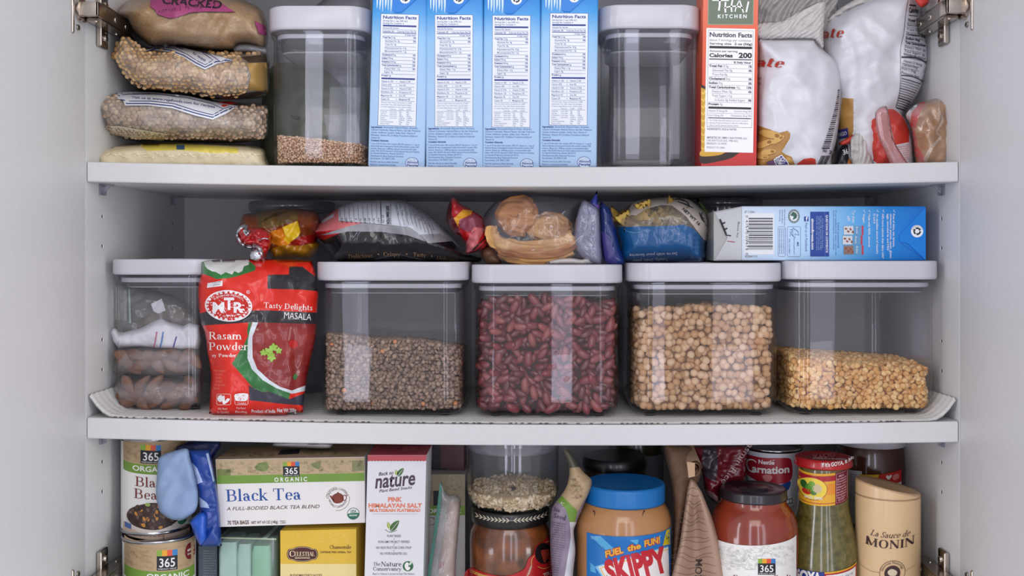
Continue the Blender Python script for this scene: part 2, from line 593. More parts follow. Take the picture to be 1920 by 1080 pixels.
class Art:
    """flat printed shapes in reference coordinates (x right, y down), later laid onto a surface"""
    def __init__(s, xf=None, ml=8):
        s.items = []; s.xf = xf; s.ml = ml
    def put(s, layer, vs, fs, m):
        vs = np.asarray(vs, float)
        if s.xf is not None: vs = s.xf(vs)
        s.items.append((layer, vs, fs, m))
    def poly(s, pts, m, layer=0, ml=None):
        vs, fs, _ = mesh2d(pts, ml or s.ml)
        s.put(layer, vs, fs, m)
    def rect(s, x0, y0, x1, y1, m, layer=0, ml=None):
        ml = ml or s.ml
        nx = max(1, int(math.ceil(abs(x1 - x0) / ml))); ny = max(1, int(math.ceil(abs(y1 - y0) / ml)))
        vs = [(x0 + (x1 - x0) * i / nx, y0 + (y1 - y0) * j / ny) for j in range(ny + 1) for i in range(nx + 1)]
        fs = [(j * (nx + 1) + i, j * (nx + 1) + i + 1, (j + 1) * (nx + 1) + i + 1, (j + 1) * (nx + 1) + i) for j in range(ny) for i in range(nx)]
        s.put(layer, vs, fs, m)
    def ell(s, cx, cy, rx, ry, m, layer=0, a0=0, a1=360, rot=0, n=36):
        pts = []
        cr, sr = math.cos(math.radians(rot)), math.sin(math.radians(rot))
        for i in range(n):
            a = math.radians(a0 + (a1 - a0) * i / (n if abs(a1 - a0) == 360 else n - 1))
            x, y = rx * math.cos(a), ry * math.sin(a)
            pts.append((cx + x * cr - y * sr, cy + x * sr + y * cr))
        s.poly(pts, m, layer)
    def stroke(s, pts, w_, m, layer=1, closed=False, sm=True, n=6):
        p = smooth(pts, n, closed) if sm and len(pts) > 2 else list(pts)
        if closed: p = p + [p[0]]
        if isinstance(w_, (list, tuple)):
            ws = np.interp(np.linspace(0, 1, len(p)), np.linspace(0, 1, len(w_)), w_)
        else: ws = np.full(len(p), w_)
        if not sm or len(pts) <= 2:
            q = [p[0]]; wq = [ws[0]]
            for i in range(len(p) - 1):
                a, b = np.array(p[i], float), np.array(p[i + 1], float)
                k = max(1, int(np.linalg.norm(b - a) / s.ml))
                for j in range(1, k + 1): q.append(tuple(a + (b - a) * j / k)); wq.append(ws[i] + (ws[i + 1] - ws[i]) * j / k)
            p, ws = q, np.array(wq)
        vs, fs = _strip(p, ws)
        s.put(layer, vs, fs, m)
    def ring(s, cx, cy, rx, ry, w_, m, layer=1, a0=0, a1=360, n=40):
        s.stroke([(cx + rx * math.cos(math.radians(a0 + (a1 - a0) * i / n)), cy + ry * math.sin(math.radians(a0 + (a1 - a0) * i / n))) for i in range(n + 1)], w_, m, layer, n=1)
    def text(s, t, x, y, h, m, w_=None, al='l', bold=0., shear=0., rot=0., layer=2, font=sans, bend=None, vert=1.):
        v, f, wd = font(t, bold, shear)
        sx = h if w_ is None else w_ / max(wd, 1e-6)
        q = np.stack([v[:, 0] * sx, -v[:, 1] * h], 1)
        W = wd * sx
        if al == 'c': q[:, 0] -= W / 2
        elif al == 'r': q[:, 0] -= W
        if bend is not None: q[:, 1] += bend(q[:, 0])
        if rot:
            c, sn = math.cos(math.radians(rot)), math.sin(math.radians(rot))
            q = np.stack([q[:, 0] * c - q[:, 1] * sn, q[:, 0] * sn + q[:, 1] * c], 1)
        q = q + np.array([x, y])
        if h > 8.5 and s.ml <= 6: q, f = subdiv2d(q, f, 3.)
        s.put(layer, q, f, m)
    def arc(s, t, cx, cy, r, mid, h, m, span, bold=0., layer=2, flip=False):
        """lettering round a circle: mid and span in degrees, 0 to the right, clockwise"""
        v, f, wd = sans(t, bold)
        a = (v[:, 0] / wd - .5) * span
        if flip: ang = np.radians(mid - a); rr = r - v[:, 1] * h
        else: ang = np.radians(mid + a); rr = r + v[:, 1] * h
        s.put(layer, np.stack([cx + rr * np.cos(ang), cy + rr * np.sin(ang)], 1), f, m)

def subdiv2d(q, f, ml):
    bm = bmesh.new()
    vs = [bm.verts.new((a, b, 0)) for a, b in q]
    for t in f:
        try: bm.faces.new([vs[i] for i in t])
        except ValueError: pass
    bmesh.ops.triangulate(bm, faces=bm.faces[:])
    for _ in range(5):
        e = [e for e in bm.edges if e.calc_length() > ml]
        if not e: break
        bmesh.ops.subdivide_edges(bm, edges=e, cuts=1)
        bmesh.ops.triangulate(bm, faces=[x for x in bm.faces if len(x.verts) > 3])
    bm.verts.index_update()
    v = np.array([(p.co.x, p.co.y) for p in bm.verts])
    fs = [tuple(p.index for p in t.verts) for t in bm.faces]
    bm.free()
    return v, fs

def fbm(x, y, sc, seed=0., oct_=2):
    r = 0.; a = 1.
    for _ in range(oct_):
        r += a * noise.noise((x * sc + seed, y * sc - seed * .7, seed * 1.3)); a *= .5; sc *= 2.1
    return r

def crease(x, y, sc, seed=0.):
    return 1 - 2 * abs(noise.noise((x * sc + seed, y * sc + seed, seed)))

_cd = {}
def crumple(x, y, sc, seed=0.):
    """sharp folds running across a sheet in a few directions"""
    if seed not in _cd:
        r = random.Random(seed * 7.3 + 1)
        _cd[seed] = [(math.cos(a), math.sin(a), r.uniform(.7, 1.6), r.uniform(0, 9)) for a in [r.uniform(0, 3.14) for _ in range(4)]]
    t = 0.
    for cx, sy, k, ph in _cd[seed]:
        u = (x * cx + y * sy) * sc * k + ph + .9 * noise.noise((x * sc * .9 + ph, y * sc * .9, ph))
        t += abs(u % 1 - .5) * 2 - .5
    return t * .5

class Pillow:
    """a filled bag seen from the front: closed outline, domed front and back, creases"""
    def __init__(s, outline, Y, tf, tb, R, wr=(), lean=None, pw=.5, extra=None, sm=True, n=6):
        ys = [p[1] for p in outline]
        if 180 < max(ys) < 320:      # bags on the upper shelf reach down to the board at their own depth
            yb = VY - (VY - 309) * D / (D + Y)
            outline = [(a, yb if b > 298 else b) for a, b in outline]
        s.ol = smooth(outline, n) if sm else list(outline)
        s.Y, s.tf, s.tb, s.R, s.wr, s.lean, s.pw, s.extra = Y, tf, tb, R, wr, lean, pw, extra
    def g(s, q, inset=0.):
        d = edge_dist(q, s.ol)
        d = np.where(inside(q, s.ol), d, 0)
        t = np.clip(d / s.R, 0, 1)
        return np.clip(1 - (1 - t) ** 2, 0, 1) ** s.pw, d
    def front(s, q):
        q = np.asarray(q, float)
        g, d = s.g(q)
        y = s.Y - s.tf * g
        fade = np.clip(d / 6., 0, 1)
        for (amp, sc, seed, kind) in s.wr:
            fn = {'c': crease, 'k': crumple, 'f': fbm}[kind]
            y -= amp * fade * np.array([fn(a, b, sc, seed) for a, b in q])
        if s.lean: y += s.lean(q)
        if s.extra is not None: y += s.extra(q)
        return y
    def surf(s):
        def f(q, off):
            y = s.front(q) - off
            sc = K * (D + y) / D
            return np.stack([(q[:, 0] - VX) * sc, y, -(q[:, 1] - VY) * sc], 1)
        return f
    def mesh(s, mb, m, zones=(), res=6, back=None, grow=0.):
        vs, fs, ol = mesh2d(s.ol, res, [z[0] for z in zones])
        g, d = s.g(vs)
        yf = s.front(vs) - grow
        lean = s.lean(vs) if s.lean else 0
        yb = s.Y + s.tb * g + lean + grow
        edge = d < .01
        yb = np.where(edge, yf, np.maximum(yb, yf + .0004))
        cen = np.array([vs[list(f)].mean(0) for f in fs])
        ms = np.array([mb.mi(m)] * len(fs))
        for zp, zm in zones:
            ms[inside(cen, zp)] = mb.mi(zm)
        n = len(vs)
        sf = K * (D + yf) / D; sb = K * (D + yb) / D
        A = np.stack([(vs[:, 0] - VX) * sf, yf, -(vs[:, 1] - VY) * sf], 1)
        B = np.stack([(vs[:, 0] - VX) * sb, yb, -(vs[:, 1] - VY) * sb], 1)
        o = len(mb.v)
        mb.v.extend(map(tuple, A))
        idx = np.arange(n) + n
        ext = [i for i in range(n) if not edge[i]]
        mp = {i: n + k for k, i in enumerate(ext)}
        mb.v.extend(tuple(B[i]) for i in ext)
        bi = mb.mi(back or m)
        for f, k in zip(fs, ms):
            f = tuple(f)
            # delaunay gives counter-clockwise in (x, y-down)
            mb.f.append([i + o for i in f[::-1]]); mb.m.append(int(k)); mb.sm.append(True)
            mb.f.append([(mp.get(i, i)) + o for i in f]); mb.m.append(bi if back else int(k)); mb.sm.append(True)
        return mb

def scatter(mb, bv, bf, xf, m):
    """many small copies merged into one mesh; xf = list of (loc, rot euler, scale3, material)"""
    from mathutils import Euler
    bv = np.array(bv, float)
    for (loc, rot, sc, mm) in xf:
        R = np.array(Euler(rot).to_matrix())
        mb.add((bv * np.array(sc)) @ R.T + np.array(loc), bf, mm or m, True)

def ball(nu=8, nv=5):
    vs = [(0, 0, 1)]
    for j in range(1, nv):
        for i in range(nu):
            a, b = math.pi * j / nv, 2 * math.pi * i / nu
            vs.append((math.sin(a) * math.cos(b), math.sin(a) * math.sin(b), math.cos(a)))
    vs.append((0, 0, -1))
    fs = [(0, 1 + i, 1 + (i + 1) % nu) for i in range(nu)]
    for j in range(nv - 2):
        for i in range(nu):
            fs.append((1 + j * nu + i, 1 + (j + 1) * nu + i, 1 + (j + 1) * nu + (i + 1) % nu, 1 + j * nu + (i + 1) % nu))
    L = len(vs) - 1
    fs += [(L, L - nu + (i + 1) % nu, L - nu + i) for i in range(nu)]
    return vs, fs
# =====================================================================  the cabinet
XL, XR = (163 - VX) * K, (1797 - VX) * K
YB = .30
white = mat('white_melamine', (208, 207, 208), .42, var=.015, vscale=160, bump=.04, bscale=900)
door_m = mat('white_door', (206, 205, 207), .5, var=.015, vscale=160, bump=.05, bscale=700)
dark_hole = mat('hole_dark', (58, 46, 38), .9)
HW = (XR - XL) / 2; XC = (XR + XL) / 2
def S1(x):          # sagging shelf tops
    t = (x - XC) / HW
    return P(0, 303, 0).z - .0057 * (1 - t * t)
def S2(x):
    t = (x - XC) / HW
    return P(0, 783, 0).z - .0055 * (1 - t * t) - .002 * (t + 1)
ZF = P(0, 1215, 0).z      # cabinet bottom

def wall_holes(name, x_in, out, holes):
    m = MB()
    m.box(min(x_in, x_in + out), max(x_in, x_in + out), -.001, YB + .016, ZF - .018, .39, white)
    ob = m.build(name)
    h = MB()
    for (y, z) in holes:
        h.cyl((x_in - out * .5, y, z), (x_in + out * .6, y, z), .0026, dark_hole, 14)
    hb = h.build('hole_cutter')
    for q in (ob, hb):
        bm = bmesh.new(); bm.from_mesh(q.data)
        bmesh.ops.remove_doubles(bm, verts=bm.verts[:], dist=1e-6)
        bmesh.ops.recalc_face_normals(bm, faces=bm.faces[:])
        bm.to_mesh(q.data); bm.free()
    bo = ob.modifiers.new('holes', 'BOOLEAN')
    bo.object = hb; bo.operation = 'DIFFERENCE'; bo.solver = 'EXACT'
    dg = bpy.context.evaluated_depsgraph_get()
    me = bpy.data.meshes.new_from_object(ob.evaluated_get(dg))
    ob.modifiers.clear(); ob.data = me
    bpy.data.objects.remove(hb)
    cup = MB()
    for (y, z) in holes:      # the dark bottoms of the drilled holes
        cup.cyl((x_in + out * .05, y, z), (x_in + out * .55, y, z), .00255, dark_hole, 14)
    tag(ob, kind='structure')
    cup.build('pin_holes', ob)
    return ob

zs = [.0438, .011, -.0928, -.126, -.228, -.261]
hl = [(y, z) for y in (.0396, .255) for z in zs]
wall_holes('wall_left', XL - .0005, -.018, hl)
wall_holes('wall_right', XR + .0005, .018, [(y + .006, z - .002) for y, z in hl])
m = MB(); m.box(XL - .018, XR + .018, YB + .0002, YB + .0082, ZF - .018, .39, white); tag(m.build('wall_back'), kind='structure')
m = MB(); m.box(XL - .0004, XR + .0004, 0, YB, .372, .39, white); tag(m.build('ceiling'), kind='structure')
m = MB(); m.box(XL - .0004, XR + .0004, 0, YB, ZF - .018, ZF, white); tag(m.build('floor'), kind='structure')
for nm, x0, x1 in (('door_1', XL - .0188, XL - .0008), ('door_2', XR + .0008, XR + .0188)):
    m = MB(); m.box(x0, x1, -.47, -.0022, ZF - .016, .388, door_m, .0012); tag(m.build(nm), kind='structure')

def shelf(name, label, S, th):
    m = MB(); n = 48
    x0, x1 = XL + .0006, XR - .0006
    prof = [(YB - .001, 0), (.0015, 0), (.0004, -.0006), (0, -.0016), (0, -th + .0012), (.0008, -th), (YB - .001, -th)]
    vs, fs = [], []
    for i in range(n + 1):
        x = x0 + (x1 - x0) * i / n
        for (y, dz) in prof: vs.append((x, y, S(x) + dz))
    L = len(prof)
    for i in range(n):
        for j in range(L):
            k = (j + 1) % L
            fs.append((i * L + j, i * L + k, (i + 1) * L + k, (i + 1) * L + j))
    fs += [tuple(range(L)), tuple(range(n * L, n * L + L))[::-1]]
    m.add(vs, fs, white)
    return tag(m.build(name), label, 'shelf')
shelf('cabinet_shelf', 'white upper shelf board carrying the four blue milk cartons', S1, .0212)
shelf('cabinet_shelf', 'white middle shelf board under the row of square clear canisters', S2, .0222)

clip = film('clear_clip', (225, 225, 235), .12, f0=.1)
def shelf_pin(x, y, z, sd, label):
    m = MB()
    m.box(min(x, x + sd * .011), max(x, x + sd * .011), y - .007, y + .007, z - .0022, z - .0002, clip)
    m.box(min(x, x + sd * .0022), max(x, x + sd * .0022), y - .007, y + .007, z - .0125, z - .0022, clip)
    m.cyl((x + sd * .002, y, z - .008), (x - sd * .001, y, z - .008), .0025, clip, 12)
    m.add([(x + sd * .002, y - .001, z - .0025), (x + sd * .010, y - .001, z - .0025), (x + sd * .002, y - .001, z - .011), (x + sd * .002, y + .001, z - .0025), (x + sd * .010, y + .001, z - .0025), (x + sd * .002, y + .001, z - .011)], [(0, 1, 2), (3, 5, 4), (0, 3, 4, 1), (1, 4, 5, 2), (2, 5, 3, 0)], clip)
    tag(m.build('shelf_pin'), label, 'shelf pin', 'clear pins under the shelves')
b1 = lambda x: S1(x) - .0212
b2 = lambda x: S2(x) - .0222
shelf_pin(XL, .037, b1(XL), 1, 'clear plastic shelf pin under the front left corner of the upper shelf')
shelf_pin(XL, .252, b1(XL), 1, 'clear plastic shelf pin under the back left corner of the upper shelf')
shelf_pin(XR, .042, b1(XR), -1, 'clear plastic shelf pin under the front right corner of the upper shelf')
shelf_pin(XR, .255, b1(XR), -1, 'clear plastic shelf pin under the back right corner of the upper shelf')
shelf_pin(XL, .037, b2(XL), 1, 'clear plastic shelf pin under the left end of the middle shelf')
shelf_pin(XR, .042, b2(XR), -1, 'clear plastic shelf pin under the right end of the middle shelf')

nickel = mat('nickel', (188, 178, 168), .22, 1., bump=.03, bscale=200)
steel = mat('dull_steel', (150, 142, 134), .35, 1., bump=.05, bscale=200)
def hinge(xw, sd, zc, label):
    """wide-angle cabinet hinge; sd = +1 opens to the right of the left wall"""
    t = thing('hinge', label, None, (xw, 0, zc))
    door = bpy.data.objects['door_1' if sd > 0 else 'door_2']
    t.parent = door
    t.location = Vector((xw, 0, zc)) - door.location
    def X(a): return xw + sd * a
    def bx(m, a0, a1, y0, y1, z0, z1, mt, b): m.box(min(X(a0), X(a1)), max(X(a0), X(a1)), y0, y1, z0, z1, mt, b)
    m = MB()      # cup flange on the door: slim plate with a raised outer lip
    bx(m, -.0035, -.0008, -.033, -.010, zc - .0275, zc + .0275, nickel, .0012)
    bx(m, -.0035, .0012, -.0345, -.0305, zc - .0275, zc + .0275, nickel, .0012)
    m.cyl((X(-.003), -.016, zc), (X(.0035), -.016, zc), .0125, nickel, 28)
    pl = m.build('cup_plate', t)
    for dz in (-.019, .019):
        m = MB(); m.cyl((X(-.002), -.0205, zc + dz), (X(.0010), -.0205, zc + dz), .0036, steel, 16, .0028)
        m.box(X(.0008) - .0004, X(.0008) + .0004, -.0225, -.0185, zc + dz - .0004, zc + dz + .0004, dark_hole)
        m.box(X(.0008) - .0004, X(.0008) + .0004, -.0209, -.0201, zc + dz - .002, zc + dz + .002, dark_hole)
        m.build('screw', t)
    m = MB()      # bent link out of the cup
    bx(m, -.002, .0225, -.024, -.0205, zc - .0075, zc + .0075, nickel, .0008)
    bx(m, .0195, .0225, -.024, -.004, zc - .0075, zc + .0075, nickel, .0008)
    bx(m, .0, .021, -.0205, -.012, zc - .0065, zc + .0065, nickel, .0012)
    m.build('link', t)
    m = MB()      # arm channel running back along the wall
    a = [(.020, -.013), (.016, .075)]
    for (h, th) in ((.0085, .0012), (-.0085, .0012)):
        vs = []
        for (q, y) in ((.005, -.011), (.0215, -.013), (.0165, .078), (.004, .078)):
            vs += [(X(q), y, zc + h - th), (X(q), y, zc + h + th)]
        m.add(vs, [(0, 2, 4, 6), (1, 7, 5, 3), (0, 1, 3, 2), (2, 3, 5, 4), (4, 5, 7, 6), (6, 7, 1, 0)], nickel)
    m.add([(X(.0215), -.013, zc - .009), (X(.0165), .078, zc - .009), (X(.0165), .078, zc + .009), (X(.0215), -.013, zc + .009),
           (X(.0195), -.013, zc - .009), (X(.0145), .078, zc - .009), (X(.0145), .078, zc + .009), (X(.0195), -.013, zc + .009)],
          [(0, 1, 2, 3), (7, 6, 5, 4), (0, 4, 5, 1), (1, 5, 6, 2), (2, 6, 7, 3), (3, 7, 4, 0)], steel)
    m.cyl((X(.012), -.006, zc - .0105), (X(.012), -.006, zc + .0105), .0028, nickel, 16)
    m.cyl((X(.008), .055, zc - .0105), (X(.008), .055, zc + .0105), .0024, nickel, 16)
    arm = m.build('arm', t)
    for y in (.028, .060):
        m = MB(); xa = .0205 - .0055 * (y + .013) / .09
        m.cyl((X(xa - .001), y, zc), (X(xa + .0022), y, zc), .0042, nickel, 18, .0034)
        m.box(X(xa + .002) - .0005, X(xa + .002) + .0005, y - .0026, y + .0026, zc - .0005, zc + .0005, dark_hole)
        m.build('adjusting_screw', t)
    m = MB()      # winged mounting plate on the side wall
    bx(m, 0, .0035, .024, .046, zc - .029, zc + .029, nickel, .0016)
    bx(m, 0, .0060, .022, .026, zc - .029, zc + .029, nickel, .0012)
    bx(m, 0, .0070, .010, .082, zc - .0075, zc + .0075, steel, .0012)
    mp = m.build('mounting_plate', t)
    for dz in (-.018, .018):
        m = MB(); m.cyl((X(.003), .036, zc + dz), (X(.0062), .036, zc + dz), .0045, nickel, 18, .0036)
        m.box(X(.006) - .0005, X(.006) + .0005, .0333, .0387, zc + dz - .0005, zc + dz + .0005, dark_hole)
        m.box(X(.006) - .0005, X(.006) + .0005, .0355, .0365, zc + dz - .0027, zc + dz + .0027, dark_hole)
        m.build('screw', t)
hinge(XL, 1, .2585, 'nickel hinge at the top of the left door beside the brown bags')
hinge(XR, -1, .2615, 'nickel hinge at the top of the right door beside the white bags')
hinge(XL, 1, -.3525, 'nickel hinge near the bottom of the left door beside the bean cans')
hinge(XR, -1, -.3535, 'nickel hinge near the bottom of the right door beside the cream bottle')

# ribbed shelf liner, curling up at both ends
liner_m = mat('liner', (214, 214, 213), .7, var=.05, vscale=40, bump=.7, bscale=260, stretch=(1, .06, 1))
def liner_z(x):
    z = S2(x) + .0022
    for e, s in ((XL + .002, 1), (XR - .002, -1)):
        t = 1 - min(1, max(0, (x - e) * s) / .028)
        z += .022 * t ** 2
    return z
m = MB()
def _lz(u, v):
    x = XL + .002 + (XR - XL - .004) * u
    y = .0015 + (YB - .02) * v
    return (x, y, liner_z(x) + .00035 * math.sin(y * 2 * math.pi / .0022) + .0004 * fbm(x, y, 30) - (0 if v > .01 else .0012))
vs_n = 130
m.grid(_lz, vs_n, 150, liner_m)
m.grid(lambda u, v: Vector(_lz(u, v)) - Vector((0, 0, .0010)), vs_n, 4, liner_m)
# dark perforations along the front edge
for i in range(130):
    x = XL + .03 + i * .0066 + random.uniform(-.001, .001)
    if random.random() < .7 and x < XR - .03:
        z = liner_z(x)
        l = random.uniform(.0012, .0022)
        m.box(x - l, x + l, .0008, .0016, z - .0012, z - .0004, mat('liner_dots', (92, 86, 84), .8))
tag(m.build('shelf_liner'), 'white ribbed liner curling up at both ends under the canisters', 'shelf liner')
LZ = lambda x: liner_z(x) + .0009

# =====================================================================  clear canisters
acryl = film('clear_acrylic', (253, 253, 254), .006, (210, 210, 220), .02, .035)
lid_m = mat('white_lid', (196, 194, 202), .28, var=.01, coat=.2)
gask_m = film('milky_gasket', (225, 225, 232), .55, (225, 225, 235), .2, .06)
clear2 = film('clear_plug', (226, 226, 234), .06, (190, 190, 200), .05, .06)
foot_m = mat('dark_rubber', (40, 38, 42), .7)
def canister(lx0, lx1, lt, lb, base, yf, dep, label, group, tall=False, bx0=None, bx1=None):
    """square clear canister with a white push lid; yf = depth of the body front"""
    x0, x1 = P(lx0, 0, yf).x, P(lx1, 0, yf).x
    W = x1 - x0; cx = (x0 + x1) / 2
    zt, zl = P(0, lt, yf).z, P(0, lb, yf).z
    zb = base
    bw = W - .009; bd = dep
    cy = yf + bd / 2
    r = .022
    t = thing('storage_canister', label, 'canister', (cx, cy, zb), group)
    m = MB()
    h = zl - zb
    m.loft(cx, cy, [(bw - .016, bd - .016, r - .004, zb + .0018), (bw - .006, bd - .006, r - .001, zb + .004), (bw - .0015, bd - .0015, r, zb + .009), (bw, bd, r, zb + .02), (bw, bd, r, zl - .009), (bw + .004, bd + .004, r + .001, zl - .0055), (bw + .005, bd + .005, r + .001, zl - .001)], acryl, 8, True, False)
    iw, idp = bw - .0056, bd - .0056
    m.loft(cx, cy, [(iw - .016, idp - .016, r - .006, zb + .0066), (iw - .003, idp - .003, r - .003, zb + .0115), (iw, idp, r - .002, zb + .02), (iw, idp, r - .002, zl - .001)], acryl, 8, True, False)
    m.loft(cx, cy, [(bw + .005, bd + .005, r + .001, zl - .001), (iw, idp, r - .002, zl - .001)], acryl, 8, False, False)
    m.build('body', t)
    for sx in (-1, 1):
        for sy in (-1, 1):
            f = MB(); f.lathe(cx + sx * (bw / 2 - .022), cy + sy * (bd / 2 - .022), [(.006, zb), (.0065, zb + .0005), (.0062, zb + .0018)], foot_m, 18); f.build('foot', t)
    m = MB(); H = zt - zl
    m.loft(cx, cy, [(W - .003, bd + .006, r + .003, zl), (W - .0004, bd + .0086, r + .003, zl + .0012), (W, bd + .009, r + .003, zl + .003), (W - .0002, bd + .0088, r + .003, zt - .0016), (W - .001, bd + .008, r + .003, zt - .0005), (W - .003, bd + .006, r + .002, zt)], lid_m, 9)
    m.lathe(cx, cy, [(.031, zt - .001), (.031, zt + .0003), (.028, zt + .0006)], lid_m, 40, False)
    lid = m.build('lid', t)
    gw, gd = iw - .0012, idp - .0012
    m = MB()
    m.loft(cx, cy, [(gw - .001, gd - .001, r - .002, zl - .0085), (gw, gd, r - .002, zl - .0075), (gw, gd, r - .002, zl - .0045), (gw - .001, gd - .001, r - .002, zl - .0035)], gask_m, 8, False, False)
    m.build('gasket', lid)
    m = MB()
    ph = .0235 if tall else .0145
    pm = gask_m if tall else clear2
    m.loft(cx, cy, [(gw - .016, gd - .016, r - .006, zl - ph), (gw - .010, gd - .010, r - .005, zl - ph + .001), (gw - .008, gd - .008, r - .004, zl - .0065)], [pm if tall else lid_m, clear2], 8, True, False)
    m.build('plug', lid)
    return dict(t=t, cx=cx, cy=cy, w=iw, d=idp, r=r - .002, zb=zb + .0068, zl=zl)

def rr_in(x, y, w, d, r):
    """signed inset of a point in a rounded rectangle (positive inside)"""
    qx, qy = abs(x) - (w / 2 - r), abs(y) - (d / 2 - r)
    return -(math.hypot(max(qx, 0), max(qy, 0)) + min(max(qx, qy), 0) - r)

def fill(c, hfn, sx, sy, sz, pad, layers=1.4, jit=.22, top=1.3):
    pts = []
    w, d = c['w'], c['d']
    nz = int((c['zl'] - c['zb']) / sz) + 2
    for k in range(nz):
        for j in range(int(d / sy) + 1):
            for i in range(int(w / sx) + 2):
                x = -w / 2 + pad + i * sx + (sx / 2 if (k + j) % 2 else 0) + random.uniform(-jit, jit) * sx
                y = -d / 2 + pad + j * sy + random.uniform(-jit * .5, jit * .5) * sy
                z = pad + k * sz + random.uniform(-jit, jit) * sz
                ins = rr_in(x, y, w, d, c['r'])
                if ins < pad:      # push back in from the wall
                    continue
                h = hfn(x / (w / 2), y / (d / 2))
                if z > h: continue
                lay = min((y + d / 2 - pad) / sy, (ins - pad) / sx + .3)
                tl = (h - z) / sz
                if lay < layers or tl < top:
                    pts.append((c['cx'] + x, c['cy'] + y, c['zb'] + z, lay, tl))
    return pts

def core(mb, c, hfn, inset, m, drop):
    """opaque heart of the heap, just under the outer grains"""
    w, d, r = c['w'] - 2 * inset, c['d'] - 2 * inset, max(.004, c['r'] - inset)
    loop = []
    for q, (sx, sy) in enumerate(((1, 1), (-1, 1), (-1, -1), (1, -1))):
        for i in range(5):
            a = math.pi / 2 * (q + i / 4)
            loop.append((sx * (w / 2 - r) + r * math.cos(a), sy * (d / 2 - r) + r * math.sin(a)))
    loop = resample(loop, .012)
    n = len(loop)
    top = lambda x, y: c['zb'] + max(.002, hfn(2 * x / c['w'], 2 * y / c['d']) - drop)
    vs = [(c['cx'] + x, c['cy'] + y, c['zb'] + .0005) for x, y in loop]
    for s_ in (1, .75, .5, .25):
        vs += [(c['cx'] + x * s_, c['cy'] + y * s_, top(x * s_, y * s_)) for x, y in loop]
    vs.append((c['cx'], c['cy'], top(0, 0)))
    fs = [(k * n + i, k * n + (i + 1) % n, (k + 1) * n + (i + 1) % n, (k + 1) * n + i) for k in range(4) for i in range(n)]
    fs += [(4 * n + i, 4 * n + (i + 1) % n, 5 * n) for i in range(n)]
    mb.add(vs, fs, m)

G4 = 'square canisters on the middle shelf'
base2 = lambda px: LZ(P(px, 0, .03).x)
cA = canister(200, 397, 486, 515, base2(300), .036, .108, 'small square clear canister holding bagged almonds beside the red pouch', G4)
cC = canister(588, 877, 491, 526, base2(730), .024, .160, 'square clear canister half full of brown lentils', G4)
cD = canister(882, 1170, 496, 531, base2(1025), .024, .160, 'square clear canister full of dark red kidney beans', G4)
cE = canister(1178, 1472, 493, 528, base2(1325), .026, .160, 'square clear canister three quarters full of beige chickpeas', G4)
cF = canister(1474, 1768, 489, 524, base2(1615), .026, .160, 'square clear canister a third full of split yellow lentils', G4)
base1 = lambda px: S1(P(px, 0, .03).x) + .0002
cT1 = canister(497, 692, 12, 56, base1(595), .034, .108, 'tall clear canister with a little pale grain in the bottom', 'tall canisters on the upper shelf', True)
cT2 = canister(1123, 1318, 10, 54, base1(1220), .034, .108, 'tall empty clear canister beside the orange noodle box', 'tall canisters on the upper shelf', True)

# ---- brown lentils
random.seed(3)
bv, bf = ball(9, 4)
br = [mat('brown_lentil', (150, 122, 102), .55, var=.14, vscale=60), mat('brown_lentil_pale', (166, 138, 116), .55), mat('brown_lentil_dark', (132, 106, 88), .55)]
org_m = mat('orange_lentil', (214, 138, 84), .5)
H = lambda u, v: .082 - .012 * (u * .5 + .5) ** 1.5 - .012 * (v * .5 + .5) + .0015 * math.sin(5 * u)
m = MB(); xf = []
for p in fill(cC, H, .0049, .0034, .0038, .0028, 2.6, .32):
    mm = random.choice(br)
    if p[3] < .9 and random.random() < .02: mm = org_m
    xf.append((p[:3], (random.gauss(1.3, .6), random.gauss(0, .5), random.gauss(0, .5)), (.0028, .0028, .0013), mm))
scatter(m, bv, bf, xf, None)
core(m, cC, H, .0085, mat('lentil_heap', (92, 72, 60), .9, var=.2), .004)
tag(m.build('brown_lentils'), 'heap of small brown lentils with a few orange ones in a canister', 'lentils', kind='stuff')

# ---- split yellow lentils
yl = [mat('yellow_lentil', (232, 182, 112), .45, var=.1), mat('yellow_lentil_pale', (240, 198, 134), .45), mat('yellow_lentil_deep', (218, 160, 88), .45)]
H = lambda u, v: .054 - .011 * (u * .5 + .5) + .004 * (1 - v * v)
m = MB(); xf = []
for p in fill(cF, H, .0058, .0040, .0044, .0034, 2.6, .32, 1.6):
    xf.append((p[:3], (random.gauss(1.45, .5), random.gauss(0, .4), random.gauss(0, .4)), (.0037, .0037, .0013), random.choice(yl)))
scatter(m, bv, bf, xf, None)
core(m, cF, H, .0085, mat('yellow_heap', (150, 104, 52), .9, var=.2), .004)
tag(m.build('yellow_lentils'), 'heap of split yellow lentils in the rightmost clear canister', 'lentils', kind='stuff')

# ---- pale grain in the tall canister
gr = [mat('grain', (222, 182, 146), .55, var=.1), mat('grain_pale', (236, 204, 172), .55), mat('grain_deep', (204, 158, 122), .55)]
H = lambda u, v: .0305 - .0105 * (u * .5 + .5) ** 1.2 + .002 * (v * .5 + .5)
m = MB(); xf = []
b2v, b2f = ball(6, 3)
for p in fill(cT1, H, .0026, .0024, .0022, .0015, 2.6, .32, 1.5):
    xf.append((p[:3], (random.random() * 6, random.random() * 6, random.random() * 6), (.0017, .0013, .0012), random.choice(gr)))
scatter(m, b2v, b2f, xf, None)
core(m, cT1, H, .005, mat('grain_heap', (160, 120, 90), .9, var=.2), .0024)
tag(m.build('pale_grain'), 'shallow heap of pale cracked grain in the tall canister', 'grain', kind='stuff')

